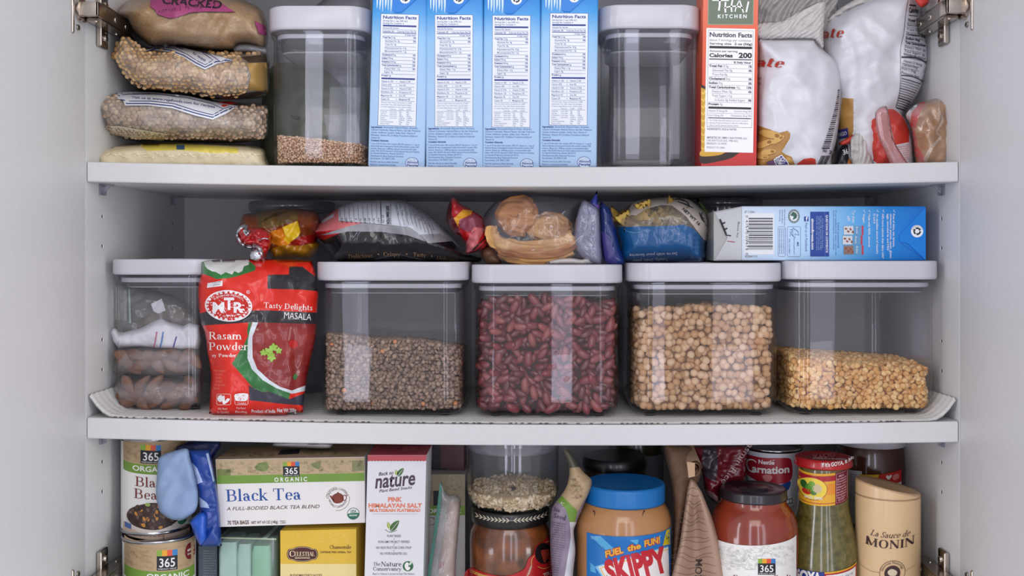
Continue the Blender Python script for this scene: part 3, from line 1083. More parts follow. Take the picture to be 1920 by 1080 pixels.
# ---- kidney beans: each one an object
def bean_mesh(name, m, sx, sy, sz, bend, seed, dot=None):
    bm = bmesh.new()
    bmesh.ops.create_uvsphere(bm, u_segments=14, v_segments=10, radius=1)
    for v in bm.verts:
        x, y, z = v.co
        x, y, z = z, y, x               # long axis along x
        z2 = z - bend * (1 - x * x) * .5 + bend * .3
        if z < 0: z2 += bend * .25 * math.exp(-(x / .35) ** 2)
        n_ = 1 + .05 * noise.noise((x * 1.5 + seed, y * 1.5, z * 1.5))
        v.co = (x * sx * n_, y * sy * n_, z2 * sz * n_)
    me = bpy.data.meshes.new(name)
    for f in bm.faces: f.smooth = True
    bm.to_mesh(me); bm.free()
    me.materials.append(m)
    return me
def individuals(name, meshes, pts, rotf, label, cat, group, most=300):
    """each as its own object sharing mesh data; returns the points left over"""
    for k, p in enumerate(pts[:most]):
        o = bpy.data.objects.new(name, random.choice(meshes))
        SC.collection.objects.link(o)
        o.location = p[:3]
        o.rotation_euler = rotf()
        tag(o, label, cat, group)
    return pts[most:]
def leftovers(mb, meshes, pts, rotf, m):
    from mathutils import Euler
    data = []
    for me in meshes:
        data.append((np.array([v.co[:] for v in me.vertices]), [tuple(f.vertices) for f in me.polygons], me.materials[0]))
    for p in pts:
        v, f, mm = random.choice(data)
        mb.add(v @ np.array(Euler(rotf()).to_matrix()).T + np.array(p[:3]), f, mm, True)

random.seed(5)
kb = [mat('kidney_bean', (126, 50, 56), .24, var=.18, vscale=40, coat=.3), mat('kidney_bean_dark', (102, 40, 46), .24, var=.15, coat=.3), mat('kidney_bean_pale', (146, 74, 72), .28, var=.15, coat=.2)]
km = [bean_mesh('kidney_bean', kb[i % 3], .0084 * s, .0043 * s, .0047 * s, .5, i) for i, s in enumerate((1, .95, 1.05, 1.08, .9))]
H = lambda u, v: .1245 - .004 * u * u - .01 * (v * .5 + .5)
pts = fill(cD, H, .0112, .0075, .0074, .0046, 1.9, .26, 1.2)
pts.sort(key=lambda p: p[3] if p[3] < 1.0 else 1 + p[4])
rk = lambda: (random.gauss(0, .5), random.gauss(.1, .75), random.gauss(0, .5))
rest = individuals('kidney_bean', km, pts, rk, 'dark red kidney bean among the others filling the clear square canister', 'bean', 'kidney beans in the canister', 290)
m = MB(); leftovers(m, km, rest, rk, None)
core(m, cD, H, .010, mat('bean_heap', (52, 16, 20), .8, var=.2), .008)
tag(m.build('kidney_beans'), 'mass of red kidney beans deeper inside the canister', 'beans', 'kidney beans in the canister', kind='stuff')

# ---- chickpeas: each one an object
def pea_mesh(name, m, r, seed):
    bm = bmesh.new()
    bmesh.ops.create_uvsphere(bm, u_segments=14, v_segments=10, radius=1)
    for v in bm.verts:
        c = v.co.copy()
        a = math.atan2(c.y, c.x)
        k = 1 + .05 * noise.noise(c * 1.7 + Vector((seed, 0, 0))) - .05 * math.exp(-(a / .25) ** 2) * max(0, c.z + .3)
        if c.z > .8: k += (c.z - .8) * 1.0
        v.co = c * r * k
    me = bpy.data.meshes.new(name)
    for f in bm.faces: f.smooth = True
    bm.to_mesh(me); bm.free()
    me.materials.append(m)
    return me
random.seed(9)
cm = [mat('chickpea', (208, 166, 122), .55, var=.08, vscale=120, bump=.3, bscale=260), mat('chickpea_deep', (192, 146, 100), .55, var=.08, bump=.3, bscale=260), mat('chickpea_pale', (220, 184, 146), .55, var=.06, bump=.3, bscale=260)]
pm_ = [pea_mesh('chickpea', cm[i % 3], .0043 * s, i * 3.1) for i, s in enumerate((1, .96, 1.05, .92, 1.08, 1.0))]
H = lambda u, v: .1125 + .004 * math.sin(4 * u + 1) * (1 - abs(v)) - .004 * (v * .5 + .5)
pts = fill(cE, H, .0080, .0068, .0071, .0046, 1.7, .30, 1.2)
pts.sort(key=lambda p: p[3] if p[3] < 1.0 else 1 + p[4])
rk = lambda: (random.random() * 6, random.random() * 6, random.random() * 6)
rest = individuals('chickpea', pm_, pts, rk, 'round beige dried chickpea among the others in the clear square canister', 'chickpea', 'chickpeas in the canister', 300)
m = MB(); leftovers(m, pm_, rest, rk, None)
core(m, cE, H, .010, mat('pea_heap', (120, 86, 58), .9, var=.2), .008)
tag(m.build('chickpeas'), 'mass of dried chickpeas deeper inside the canister', 'chickpeas', 'chickpeas in the canister', kind='stuff')
# =====================================================================  upper shelf: milk cartons
W_ = ink((232, 236, 242)); NAVY = ink((44, 62, 138)); TXT = ink((70, 88, 150)); BLK = ink((34, 32, 36)); GREYT = ink((96, 96, 104))
def CV(x0, y0, s):
    """reference coordinates from a crop's own"""
    return lambda pts: [(x0 + s * a, y0 + s * b) for a, b in pts]

def facts_milk(A):
    A.rect(815, 27.5, 887, 238, NAVY, 0, 40); A.rect(815.7, 28.2, 886.3, 237.3, W_, 1, 40)
    L, R = 819.5, 882.5
    def t(s, y, x=L, w=None, h=3.1, b=.012, al='l', m=TXT): A.text(s, x, y, h, m, w, al, b, layer=2)
    def ln(y, x0=L, h=.55, m=TXT): A.rect(x0, y, R, y + h, m, 2, 40)
    t('Nutrition Facts', 36.8, w=63, h=5.6, b=.03, m=NAVY)
    t('Serving Size 1 cup (240 mL)', 42.2, w=46); t('Servings Per Container 4', 46.8, w=39)
    ln(48.4, h=3.2, m=NAVY)
    t('Amount Per Serving', 55.6, w=30, h=2.6, b=.02); ln(57)
    t('Calories 30', 62, w=21, b=.02); t('Calories from Fat 20', 62, R, 36, al='r'); ln(62.8, h=1.3, m=NAVY)
    t('% Daily Value*', 67.8, R, 21, h=2.6, al='r', b=.02)
    rows = [('Total Fat', ' 2.5g', '4%', 0), ('', 'Saturated Fat  0g', '0%', 1), ('', 'Trans Fat  0g', '', 1), ('', 'Polyunsaturated Fat  0.5g', '', 1), ('', 'Monounsaturated Fat  1.5g', '', 1),
            ('Cholesterol', ' 0mg', '0%', 0), ('Sodium', ' 170mg', '7%', 0), ('Potassium', ' 160mg', '5%', 0), ('Total Carbohydrate', ' 1g', '0%', 0), ('', 'Dietary Fiber  <1g', '4%', 1), ('', 'Sugars  0g', '', 1), ('Protein', ' 1g', '', 0)]
    for i, (b, n, pc, ind) in enumerate(rows):
        y = 73.6 + i * 6.5; x = L + 5 * ind
        ln(y - 4.6, x)
        wb = len(b) * 1.72
        if b: t(b, y, x, wb, b=.03, m=NAVY)
        if n: t(n, y, x + wb + (.8 if b else 0), len(n) * 1.62)
        if pc: t(pc, y, R, 5.4, al='r', b=.03)
    ln(147.6, h=3.2, m=NAVY)
    for i, (a, b) in enumerate([('Vitamin A 10%', 'Vitamin C 0%'), ('Calcium 45%', 'Iron 4%'), ('Vitamin D 25%', 'Vitamin E 50%'), ('Riboflavin 2%', 'Phosphorus 2%'), ('Magnesium 4%', 'Zinc 0%'), ('Copper 2%', 'Manganese 4%')]):
        y = 156 + i * 6.65
        t(a, y, L, len(a) * 1.75); A.ell(L + 29, y - 1.4, .8, .8, TXT, 2, n=8); t(b, y, L + 34, len(b) * 1.75); ln(y + 1.5)
    for i, s in enumerate(('*Percent Daily Values are based on a 2,000', 'calorie diet. Your daily values may be higher', 'or lower depending on your calorie needs.')):
        t(s, 195.3 + i * 4.1, w=58, h=2.5, b=0)
    t('Calories', 207.8, L + 18, 11, 2.4, 0); t('2,000', 207.8, L + 35, 8, 2.4, 0); t('2,500', 207.8, L + 49, 8, 2.4, 0); ln(208.8)
    for i, (a, l, b, c) in enumerate([('Total Fat', 1, '65g', '80g'), ('Sat Fat', 1, '20g', '25g'), ('Cholesterol', 1, '300mg', '300mg'), ('Sodium', 1, '2,400mg', '2,400mg'), ('Potassium', 0, '3,500mg', '3,500mg'), ('Total Carbohydrate', 0, '300g', '375g'), ('Dietary Fiber', 0, '25g', '30g')]):
        y = 212.8 + i * 3.75
        t(a, y, L + (1 if i == 1 else 0), len(a) * 1.35, 2.4, 0)
        if l: t('Less than', y, L + 18, 13, 2.4, 0)
        t(b, y, L + 35, len(b) * 1.5, 2.4, 0); t(c, y, L + 49, len(c) * 1.5, 2.4, 0)

def below_milk(A, X=803):
    y = 242.5
    A.text('Ingredients:', X, y, 3.2, NAVY, 21, bold=.03); A.text('Almondmilk (Filtered Water, Almonds),', X + 22.5, y, 3.2, TXT, 65)
    for i, (s, w) in enumerate((('Calcium Carbonate, Natural Flavors, Sea Salt, Potassium', 93), ('Citrate, Sunflower Lecithin, Gellan Gum, Vitamin A', 83), ('Palmitate, Vitamin D2, D-Alpha-Tocopherol (Natural', 87), ('Vitamin E).', 17))):
        A.text(s, X, y + 5 + i * 5, 3.2, TXT, w)
    A.text('Contains Almonds', X, 267.6, 3.2, NAVY, 33, bold=.03)
    for i, (s, w) in enumerate((('*1 cup of 2% fat dairy milk contains 30% DV calcium vs. 1 cup of', 93), ('Almond Breeze Unsweetened Vanilla Almondmilk contains 45%', 91), ('calcium. Based on 1,000mg calcium recommended daily', 86), ('intake. Milk (01079) data from USDA National Nutrient Database', 92), ('for Standard Reference, Release 28 (2015).', 63))):
        A.text(s, X - 1.5 + (1.5 if i else 0), 273.5 + i * 4.5, 3.0, TXT, w)
    A.text('Distributed by Blue Diamond Growers', X, 296.5, 3.2, TXT, 62); A.text('Sacramento, CA 95812 USA', X, 301.2, 3.2, TXT, 46)
    A.text('Not for use as an infant formula', X, 307.5, 3.2, TXT, 53); A.text('Made in a peanut-free facility', X, 313, 3.2, TXT, 48)
    A.ell(881.5, 307, 12.6, 10.6, ink((206, 220, 238)), 1)
    A.ring(881.5, 307, 12.3, 10.3, .9, NAVY, 2, 110, 400)
    A.text('From The', 882, 302, 2, NAVY, 12, 'c'); A.text('Almond', 882, 307.2, 4.4, NAVY, 21, 'c', .03); A.text('People', 882, 313, 4.4, NAVY, 20, 'c', .03)

def recycle(A, cx, cy, r, layer=3, a0=0):
    A.ell(cx, cy, r, r, ink((236, 238, 240)), layer)
    for k in range(3):
        b = math.radians(a0 + k * 120)
        pts = [(cx + r * .5 * math.cos(b + t), cy + r * .5 * math.sin(b + t)) for t in np.linspace(0, 1.45, 7)]
        A.stroke(pts, r * .26, BLK, layer + 1, sm=False)
        e = b + 1.45
        tip = (cx + r * .5 * math.cos(e + .45), cy + r * .5 * math.sin(e + .45))
        A.poly([(cx + r * .78 * math.cos(e), cy + r * .78 * math.sin(e)), tip, (cx + r * .22 * math.cos(e), cy + r * .22 * math.sin(e))], BLK, layer + 1)
    A.arc('PLEASE RECYCLE', cx, cy, r * .74, -90 + a0, r * .2, GREYT, 150, layer=layer + 1)

yc = .022
cx0, cx1 = P(798.5, 0, yc).x, P(905.5, 0, yc).x
zc0 = S1((cx0 + cx1) / 2) + .0004
zc1 = zc0 + .197
org = ((cx0 + cx1) / 2, yc + .0475, zc0)
blue_side = grad('milk_carton_side', [(0, (176, 205, 236)), (.45, (168, 202, 236)), (.72, (140, 190, 232)), (.86, (64, 154, 222)), (1, (18, 116, 204))], 0, .197, .3)
blue_face = grad('milk_carton_face', [(0, (96, 60, 40)), (.2, (120, 170, 214)), (.35, (70, 150, 60)), (.6, (200, 220, 236)), (1, (24, 120, 205))], 0, .197, .35)
flap_m = ink((26, 124, 212), .3)
m = MB()
m.box(cx0, cx1, yc, yc + .095, zc0, zc1, blue_side, .0018)
m.box(cx0 + .0002, cx1 - .0002, yc + .003, yc + .092, zc0 + .002, zc1 - .002, blue_face)
m.box(cx0 - .0002, cx1 + .0002, yc + .004, yc + .091, zc0 + .003, zc1 - .003, blue_face)
# the ear folded down over the side panel
def fp(px, py, o): 
    p = P(px, py, yc); return (p.x, yc - o, p.z)
ear = [(801, -24), (838, -24), (838, 22), (841, 25), (853, 25), (858, 21), (904, -24)]
m.add([fp(x, y, .0012) for x, y in ear] + [fp(x, y, 0) for x, y in ear], [tuple(range(7))] + [(i, 7 + i, 7 + (i + 1) % 7, (i + 1) % 7) for i in range(7)], flap_m)
A = Art(ml=60)
for i in range(6):
    x = 806 + i * 5.2
    A.poly(smooth([(x, -20), (x + 3.4, -20), (x + 3 + (i % 2), 4), (x + 2.4, 14 + 3 * (i % 3)), (x + 1.4, 18 + 3 * (i % 3)), (x + .4, 6)], 3), ink((206, 226, 244), .35), 1)
below_milk(A)
m.art(A, plane_surf(yc))
A = Art(ml=60); recycle(A, 860, -3, 10.5, 0); m.art(A, plane_surf(yc - .0012))
c1 = m.build('milk_carton', origin=org)
A = Art(ml=60); facts_milk(A)
m = MB(); m.art(A, plane_surf(yc)); m.build('nutrition_label', c1)
GC = 'blue milk cartons on the upper shelf'
tag(c1, 'second blue almond milk carton from the left of four', 'carton', GC)
for dpx, rot, dy, lab in ((-109.5, 1.6, .002, 'leftmost blue almond milk carton beside the canister of pale grain'), (106.3, .35, .001, 'third blue almond milk carton from the left of four'), (213.5, .5, 0., 'rightmost of four blue almond milk cartons beside the empty canister')):
    o = copy_tree(c1)
    o.location.x += U(dpx, yc); o.location.y += dy
    o.location.z = S1(o.location.x) + .0004 + abs(math.sin(math.radians(rot))) * .03 + (.0015 if dpx > 200 else -.0005 if dpx > 0 else 0)
    o.rotation_euler.y = math.radians(rot)
    o['label'] = lab

# =====================================================================  orange noodle box
yb = .026
q = [P(1314.5, 311, yb), P(1418, 311, yb), P(1422.5, -70, yb), P(1319.5, -70, yb)]
orange_m = grad('noodle_box_orange', [(0, (196, 36, 30)), (.3, (206, 50, 34)), (.62, (226, 92, 54)), (1, (232, 120, 92))], 0, .2, .35)
m = MB()
dp = Vector((0, .045, 0))
m.hexa([q[0], q[1], q[1] + dp, q[0] + dp, q[3], q[2], q[2] + dp, q[3] + dp], orange_m)
A = Art(xf=lambda v: np.stack([v[:, 0] + (155 - v[:, 1]) * .0155, v[:, 1]], 1), ml=60)
SAGE = ink((112, 124, 106)); SAGEL = ink((150, 160, 138))
A.rect(1325, -60, 1411, 46.5, SAGEL, 0); A.rect(1326.5, -60, 1409.5, 45, SAGE, 1)
WH = ink((240, 240, 240))
for pts, w in (([(1333, .5), (1364, 1)], 2.4), ([(1347, -6), (1347, 8), (1345.6, 20)], 3.4), ([(1358, 4), (1357.5, 14), (1358, 23.5)], 3.2), ([(1355, 15.5), (1366, 12.5), (1380, 12), (1391, 15.5)], [1.6, 2.4, 2.6, 3]), ([(1371, 0), (1369, 12), (1370, 22.5)], 3), ([(1384, 0), (1378, 14), (1376, 22)], [1.6, 2.2, 2]), ([(1384, 0), (1388, 12), (1392, 24)], [2, 2.8, 2.2]), ([(1401, 3), (1399, 13), (1397, 23)], 3.2)):
    A.stroke(pts, w, WH, 2)
A.text('K I T C H E N', 1344, 34, 6.6, WH, 54, bold=.035)
m.art(A, plane_surf(yb))
# noodles and bowl printed at the left and foot
A = Art(ml=60)
A.poly([(1314.4, 161), (1318, 163), (1323, 165), (1323, 290), (1314.6, 290)], ink((206, 160, 58)), 0)
A.poly([(1314.4, 158), (1323, 163), (1323, 168), (1314.4, 164)], ink((50, 34, 26)), 1)
for i in range(9): A.stroke([(1315, 172 + i * 13), (1319, 176 + i * 13), (1322.6, 170 + i * 13)], 2.2, ink((236, 200, 96)), 1)
A.poly(smooth([(1315, 284), (1345, 288), (1385, 284), (1372, 296), (1345, 303), (1315, 306)], 4), ink((56, 40, 34)), 0)
A.poly(smooth([(1315, 283), (1340, 285), (1360, 284), (1348, 291), (1315, 293)], 4), ink((214, 166, 60)), 1)
m.art(A, plane_surf(yb))
nb = m.build('noodle_box', origin=((q[0].x + q[1].x) / 2, yb + .022, q[0].z))
tag(nb, 'tall orange rice noodle box with a white nutrition panel', 'box')
A = Art(xf=lambda v: np.stack([v[:, 0] + (155 - v[:, 1]) * .0155, v[:, 1] + (v[:, 0] - 1368) * .022], 1), ml=60)
LG = ink((244, 244, 246)); K3 = ink((44, 42, 46)); K5 = ink((120, 118, 124))
A.rect(1323, 53.5, 1414, 285.5, LG, 0)
A.rect(1326.5, 57, 1411, 57.7, K5, 1); A.rect(1326.5, 238.3, 1411, 239, K5, 1); A.rect(1326.5, 57, 1327.1, 239, K5, 1); A.rect(1410.4, 57, 1411, 239, K5, 1)
L, R = 1329, 1409
def t(s, y, x=L, w=None, h=3.9, b=0., al='l', mm=K5): A.text(s, x, y, h, mm, w, al, b)
def ln(y, h=.6, mm=K5, x0=L): A.rect(x0, y, R, y + h, mm, 2)
t('Nutrition Facts', 69.5, w=80, h=8, b=.035, mm=ink((84, 84, 92)))
t('about 7 servings per container', 77.6, w=79, h=4.2); t('Serving size', 84.2, w=41, b=.03); t('2 oz (56g)', 84.2, R, 33, b=.03, al='r', mm=K3)
ln(87, 4.4, K3); t('Amount per serving', 98, w=53, h=3.6, b=.025); t('Calories', 107.6, w=44, h=6.6, b=.035, mm=K3); t('200', 108, R, 25, 9, .04, 'r', K3)
ln(110.6, 1.8, K3); t('% Daily Value*', 118.6, R, 34, 3.4, .03, 'r', K3)
rw = [('Total Fat', '0.5g', '1%', 0), ('', 'Saturated Fat 0g', '0%', 1), ('', 'Trans Fat 0g', '', 1), ('Cholesterol', '0mg', '0%', 0), ('Sodium', '0mg', '0%', 0), ('Total Carbohydrate', '42g', '15%', 0), ('', 'Dietary Fiber 0g', '0%', 1), ('', 'Total Sugars <1g', '', 1), ('', 'Includes 0g Added Sugars', '0%', 2), ('Protein', '4g', '', 0)]
for i, (b, n, pc, ind) in enumerate(rw):
    y = 126.2 + i * 7.95; x = L + 6 * ind
    ln(y - 5.9, .45, x0=x)
    wb = len(b) * 2.75
    if b: t(b, y, x, wb, b=.035, mm=K3)
    if n: t(n, y, x + wb + (2 if b else 0), len(n) * 2.35)
    if pc: t(pc, y, R, 2.9 * len(pc), al='r', b=.035, mm=K3)
ln(200.6, 4, K3)
t('Vitamin D 0mcg 0%', 210, w=36, h=3.2); t('Calcium 0mg 0%', 210, R, 32, 3.2, al='r'); ln(212.6, .45); t('Iron 0.5mg 2%', 218.4, w=28, h=3.2); t('Potassium 0mg 0%', 218.4, R, 37, 3.2, al='r'); ln(221, 1.6, K3)
for i, s in enumerate(('*The % Daily Value (DV) tells you how much a nutrient in', 'a serving of food contributes to a daily diet. 2,000 calories', 'a day is used for general nutrition advice.')): t(s, 227.5 + i * 4.6, L + 1, 74 - 18 * (i == 2), 2.5)
t('INGREDIENTS: RICE & WATER.', 244.5, L - 2, 56, 3.6, .015); t('IMPORTED BY: SIMPLY ASIA FOODS, LLC', 260.5, L - 2, 75, 3.6, .015); t('1342 SHATTUCK AVE., PMB 4522', 266, L - 2, 58, 3.6); t('BERKELEY, CA 94709', 271.6, L - 2, 37, 3.6); t('PRODUCT OF CHINA', 279, L - 2, 34, 3.6)
m = MB(); m.art(A, plane_surf(yb), .00022); m.build('nutrition_label', nb)

# =====================================================================  upper shelf, left: the stack of bags
c5 = CV(100, 0, .2962)
bag_film = film('bag_film', (246, 244, 240), .15, (232, 228, 222), .12, .05, .35, 45, .16)
clear_film = film('clear_film', (250, 250, 250), .05, (236, 236, 240), .10, .06, .4, 40, .16)
def seeds_in(pil, name, label, cat, rpx, gap, mats_, heap, inset=6, th=.32, tilt=.2, seed=1, region=None, lift=0.):
    random.seed(seed)
    mb = MB()
    pil.mesh(mb, heap, res=9, grow=-.0032)
    lo = np.min(pil.ol, 0); hi = np.max(pil.ol, 0)
    pts = []
    y = lo[1]; r = 0
    while y < hi[1]:
        x = lo[0] + (gap / 2 if r % 2 else 0)
        while x < hi[0]:
            pts.append((x + random.uniform(-.25, .25) * gap, y + random.uniform(-.25, .25) * gap)); x += gap
        y += gap * .8; r += 1
    pts = np.array(pts)
    ok = inside(pts, pil.ol) & (edge_dist(pts, pil.ol) > inset)
    if region is not None: ok &= region(pts)
    pts = pts[ok]
    pos = pil.surf()(pts, -.0016 + lift)
    s = U(rpx, pil.Y)
    xf = [(tuple(p), (1.57 + random.gauss(0, tilt), random.gauss(0, tilt), random.gauss(0, tilt)), (s * random.uniform(.85, 1.1), s * random.uniform(.85, 1.1), s * th), random.choice(mats_)) for p in pos]
    scatter(mb, bv, bf, xf, None)
    return tag(mb.build(name), label, cat, kind='stuff')

STK = 'dry goods bags stacked on the upper shelf'
# flat pale bag at the bottom
pil = Pillow(c5([(255, 985), (300, 945), (400, 918), (600, 906), (900, 904), (1150, 912), (1310, 935), (1345, 990), (1330, 1040), (900, 1045), (500, 1040), (300, 1030)]), .10, .07, .10, 17, [(.0016, .04, 3, 'k'), (.001, .09, 4, 'c')])
m = MB(); YEL = mat('yellow_print', (222, 204, 92), .3, var=.08)
pil.mesh(m, mat('pale_noodle', (226, 214, 184), .45, c2=(204, 188, 148), vscale=50, bump=.5, bscale=120), [(c5([(560, 903), (780, 905), (1170, 935), (1170, 970), (1000, 968), (800, 950), (600, 955), (555, 930)]), YEL)], 6)
A = Art(ml=4)
A.rect(331, 272, 346, 280, ink((52, 88, 128)), 2)
for i in range(26):
    x = 200 + i * 11
    A.stroke([(x, 292 - (i % 3) * 3), (x + 8, 287 + (i % 4) * 3), (x + 18, 293 - (i % 2) * 5)], 1.6, ink((230, 218, 186)), 1)
m.art(A, pil.surf(), .0006)
b = m.build('noodle_bag'); tag(b, 'flat pale noodle bag with yellow print at the bottom of the stack', 'bag', STK)
m = MB(); q = c5([(235, 975), (255, 945), (300, 955), (310, 985), (290, 1010), (250, 1000)])
Pillow(q, .10, .004, .004, 8, [(.001, .1, 8, 'c')]).mesh(m, clear_film, res=5); m.build('bag_end', b)

# tan lentil bag
ol = c5([(234, 660), (290, 612), (380, 584), (600, 578), (850, 596), (1050, 640), (1180, 650), (1345, 665), (1360, 770), (1345, 875), (1200, 902), (900, 902), (700, 896), (500, 890), (350, 856), (290, 780)])
pil = Pillow(ol, .10, .075, .09, 40, [(.002, .02, 1, 'f'), (.003, .012, 2, 'k')])
tl = [mat('tan_lentil', (176, 146, 122), .55, var=.1), mat('tan_lentil_pale', (194, 166, 142), .55), mat('tan_lentil_deep', (152, 124, 102), .55)]
band = c5([(375, 582), (470, 580), (650, 584), (850, 606), (1000, 640), (1170, 672), (1095, 720), (1010, 757), (900, 732), (750, 685), (600, 668), (455, 668), (440, 632), (408, 626), (402, 600)])
seeds_in(pil, 'tan_lentils', 'small tan lentils inside the bag with the blue and white band', 'lentils', 5.2, 8.2, tl, mat('tan_heap', (118, 94, 76), .9), seed=4, region=lambda q: ~inside(q, band))
m = MB(); pil.mesh(m, bag_film, res=8, grow=.0022)
A = Art(ml=5)
LW = ink((226, 228, 234), .3); LB = ink((36, 52, 120), .3)
A.poly(band, LW, 0)
A.stroke(c5([(400, 588), (405, 604), (420, 606), (424, 630), (450, 634), (462, 655), (600, 655), (750, 670), (900, 716), (1008, 742), (1080, 705), (1150, 672)]), 1.9, LB, 1, sm=False)
A.stroke(c5([(478, 590), (480, 640), (620, 640), (760, 655), (900, 700), (1008, 727), (1075, 690)]), 1.5, LB, 1, sm=False)
A.stroke(c5([(430, 584), (440, 600), (475, 596), (650, 594), (850, 620), (1000, 655), (1075, 688), (1130, 672)]), 1.2, LB, 1, sm=False)
bd = lambda x: .0011 * np.clip(x - 25, 0, None) ** 2 * .45
A.text('Visit us at www.rajafoods.com for recipes', 100 + .2962 * 492, .2962 * 622, 4.6, LB, 158, bold=.02, rot=3.5, bend=bd)
A.poly(c5([(1040, 645), (1110, 640), (1175, 655), (1120, 662), (1080, 678), (1060, 668)]), ink((226, 66, 40), .4), 3)
A.poly(c5([(330, 795), (345, 840), (420, 860), (560, 880), (700, 893), (705, 845), (560, 822), (420, 798)]), ink((206, 198, 178), .35), 0)
for i in range(9):
    x, y = 410 + i * 33, 824 + i * 5.3
    A.stroke(c5([(x - 13, y), (x, y - 14), (x + 13, y), (x, y + 14)]), 1.3, BLK, 1, True, False)
A.stroke(c5([(318, 795), (330, 806), (340, 800), (352, 812)]), 2, BLK, 1)
m.art(A, pil.surf(), .0032)
tag(m.build('lentil_bag'), 'clear bag of tan lentils with diamonds printed along its edge', 'bag', STK)

# yellow pea bag
ol = c5([(395, 250), (440, 205), (490, 225), (560, 285), (640, 300), (760, 288), (950, 308), (1150, 318), (1345, 330), (1365, 470), (1350, 600), (1220, 628), (1000, 628), (830, 592), (640, 580), (540, 570), (470, 515), (415, 450), (362, 375), (372, 310)])
pil = Pillow(ol, .10, .075, .09, 42, [(.003, .02, 6, 'f'), (.004, .012, 7, 'k')])
yp = [mat('split_pea', (206, 164, 110), .5, var=.1), mat('split_pea_pale', (222, 184, 134), .5), mat('split_pea_deep', (184, 138, 84), .5)]
band2 = c5([(575, 322), (660, 292), (760, 288), (900, 322), (1010, 345), (1140, 382), (1040, 402), (960, 440), (900, 412), (820, 362), (740, 328), (640, 318)])
seeds_in(pil, 'split_peas', 'yellow split peas inside the bag below the brown bag', 'split peas', 5.4, 8.4, yp, mat('pea_heap_yellow', (140, 102, 62), .9), seed=8, region=lambda q: ~(inside(q, band2) | inside(q, c5([(1190, 345), (1400, 340), (1400, 640), (1215, 600), (1230, 480)]))))
m = MB(); pil.mesh(m, bag_film, res=8, grow=.0022)
A = Art(ml=5)
A.poly(c5([(575, 322), (660, 292), (760, 288), (900, 322), (1010, 345), (1140, 382), (1040, 402), (960, 440), (900, 412), (820, 362), (740, 328), (640, 318)]), LW, 0)
A.stroke(c5([(600, 322), (660, 305), (740, 318), (825, 350), (900, 396), (960, 426), (1030, 390), (1130, 380)]), 1.9, LB, 1, sm=False)
A.stroke(c5([(690, 296), (760, 305), (850, 345), (905, 382), (962, 410), (1010, 380), (930, 322)]), 1.3, LB, 1, sm=False)
A.stroke(c5([(930, 322), (1000, 350), (1060, 392), (1100, 372)]), 1.2, LB, 1, sm=False)
A.text('for recipes', 100 + .2962 * 880, .2962 * 340, 5, LB, 28, bold=.02, rot=32)
A.text('.com', 100 + .2962 * 775, .2962 * 300, 4.6, LB, 14, bold=.02, rot=18)
A.poly(c5([(1190, 360), (1345, 345), (1358, 390), (1240, 395)]), ink((70, 56, 44), .4), 1)
A.poly(c5([(1225, 400), (1350, 395), (1356, 585), (1235, 570), (1250, 480)]), ink((168, 132, 74), .4), 0)
A.poly(c5([(830, 590), (1000, 622), (1220, 622), (1350, 590), (1352, 570), (1230, 590), (1000, 600), (860, 580)]), ink((58, 48, 46), .4), 1)
for i in range(6):
    x, y = 480 + i * 26, 505 + i * 14
    A.stroke(c5([(x - 10, y), (x, y - 11), (x + 10, y), (x, y + 11)]), 1.3, BLK, 1, True, False)
m.art(A, pil.surf(), .0032)
tag(m.build('split_pea_bag'), 'clear bag of yellow split peas second from the top of the stack', 'bag', STK)

# brown cracked wheat bag with a magenta card
ol = c5([(405, 70), (440, 30), (520, -10), (700, -40), (1000, -50), (1250, 20), (1345, 110), (1350, 300), (1250, 290), (1175, 290), (1140, 322), (1000, 322), (850, 302), (700, 290), (620, 292), (550, 245), (500, 200), (455, 135), (415, 110)])
pil = Pillow(ol, .10, .08, .09, 40, [(.004, .018, 16, 'f'), (.006, .014, 17, 'k'), (.002, .04, 18, 'k')])
m = MB(); pil.mesh(m, mat('cracked_wheat', (176, 138, 92), .6, c2=(150, 114, 70), vscale=300, bump=.3, bscale=500), res=6)
bb = m.build('cracked_wheat_bag'); tag(bb, 'brown bag of cracked wheat with a magenta card on top of the stack', 'bag', STK)
m = MB(); pil.mesh(m, film('wheat_film', (248, 244, 236), .06, (226, 216, 200), .2, .04, .35, 50, .14), res=6, grow=.0012); m.build('wrapper', bb)
A = Art(ml=5); MG = mat('magenta_card', (156, 62, 110), .55, var=.05)
A.poly(c5([(618, -40), (612, 40), (640, 60), (660, 92), (740, 118), (790, 108), (860, 82), (950, 74), (1150, 76), (1080, 30), (1000, -20), (900, -60)]), MG, 0)
A.stroke(c5([(612, 40), (640, 60), (660, 92), (740, 118), (790, 108), (860, 82), (950, 74), (1150, 76)]), .7, BLK, 1, sm=False)
A.text('CRACKED', 100 + .2962 * 688, .2962 * 22, 14, ink((40, 24, 34)), 112, bold=.03, shear=.15, rot=5)
A.text('NET WT. 2 LBS (907g)', 100 + .2962 * 668, .2962 * 84, 6, ink((70, 30, 56)), 84, shear=.1, rot=-8)
A.poly(c5([(1275, 132), (1345, 165), (1352, 225), (1300, 215)]), MG, 0)
m = MB(); m.art(A, pil.surf(), .0022); m.build('card', bb)
m = MB(); Pillow(c5([(1140, 322), (1170, 280), (1250, 278), (1345, 300), (1345, 345), (1240, 330)]), .06, .004, .01, 10, [(.001, .1, 5, 'c')]).mesh(m, clear_film, res=5); m.build('bag_end', bb)

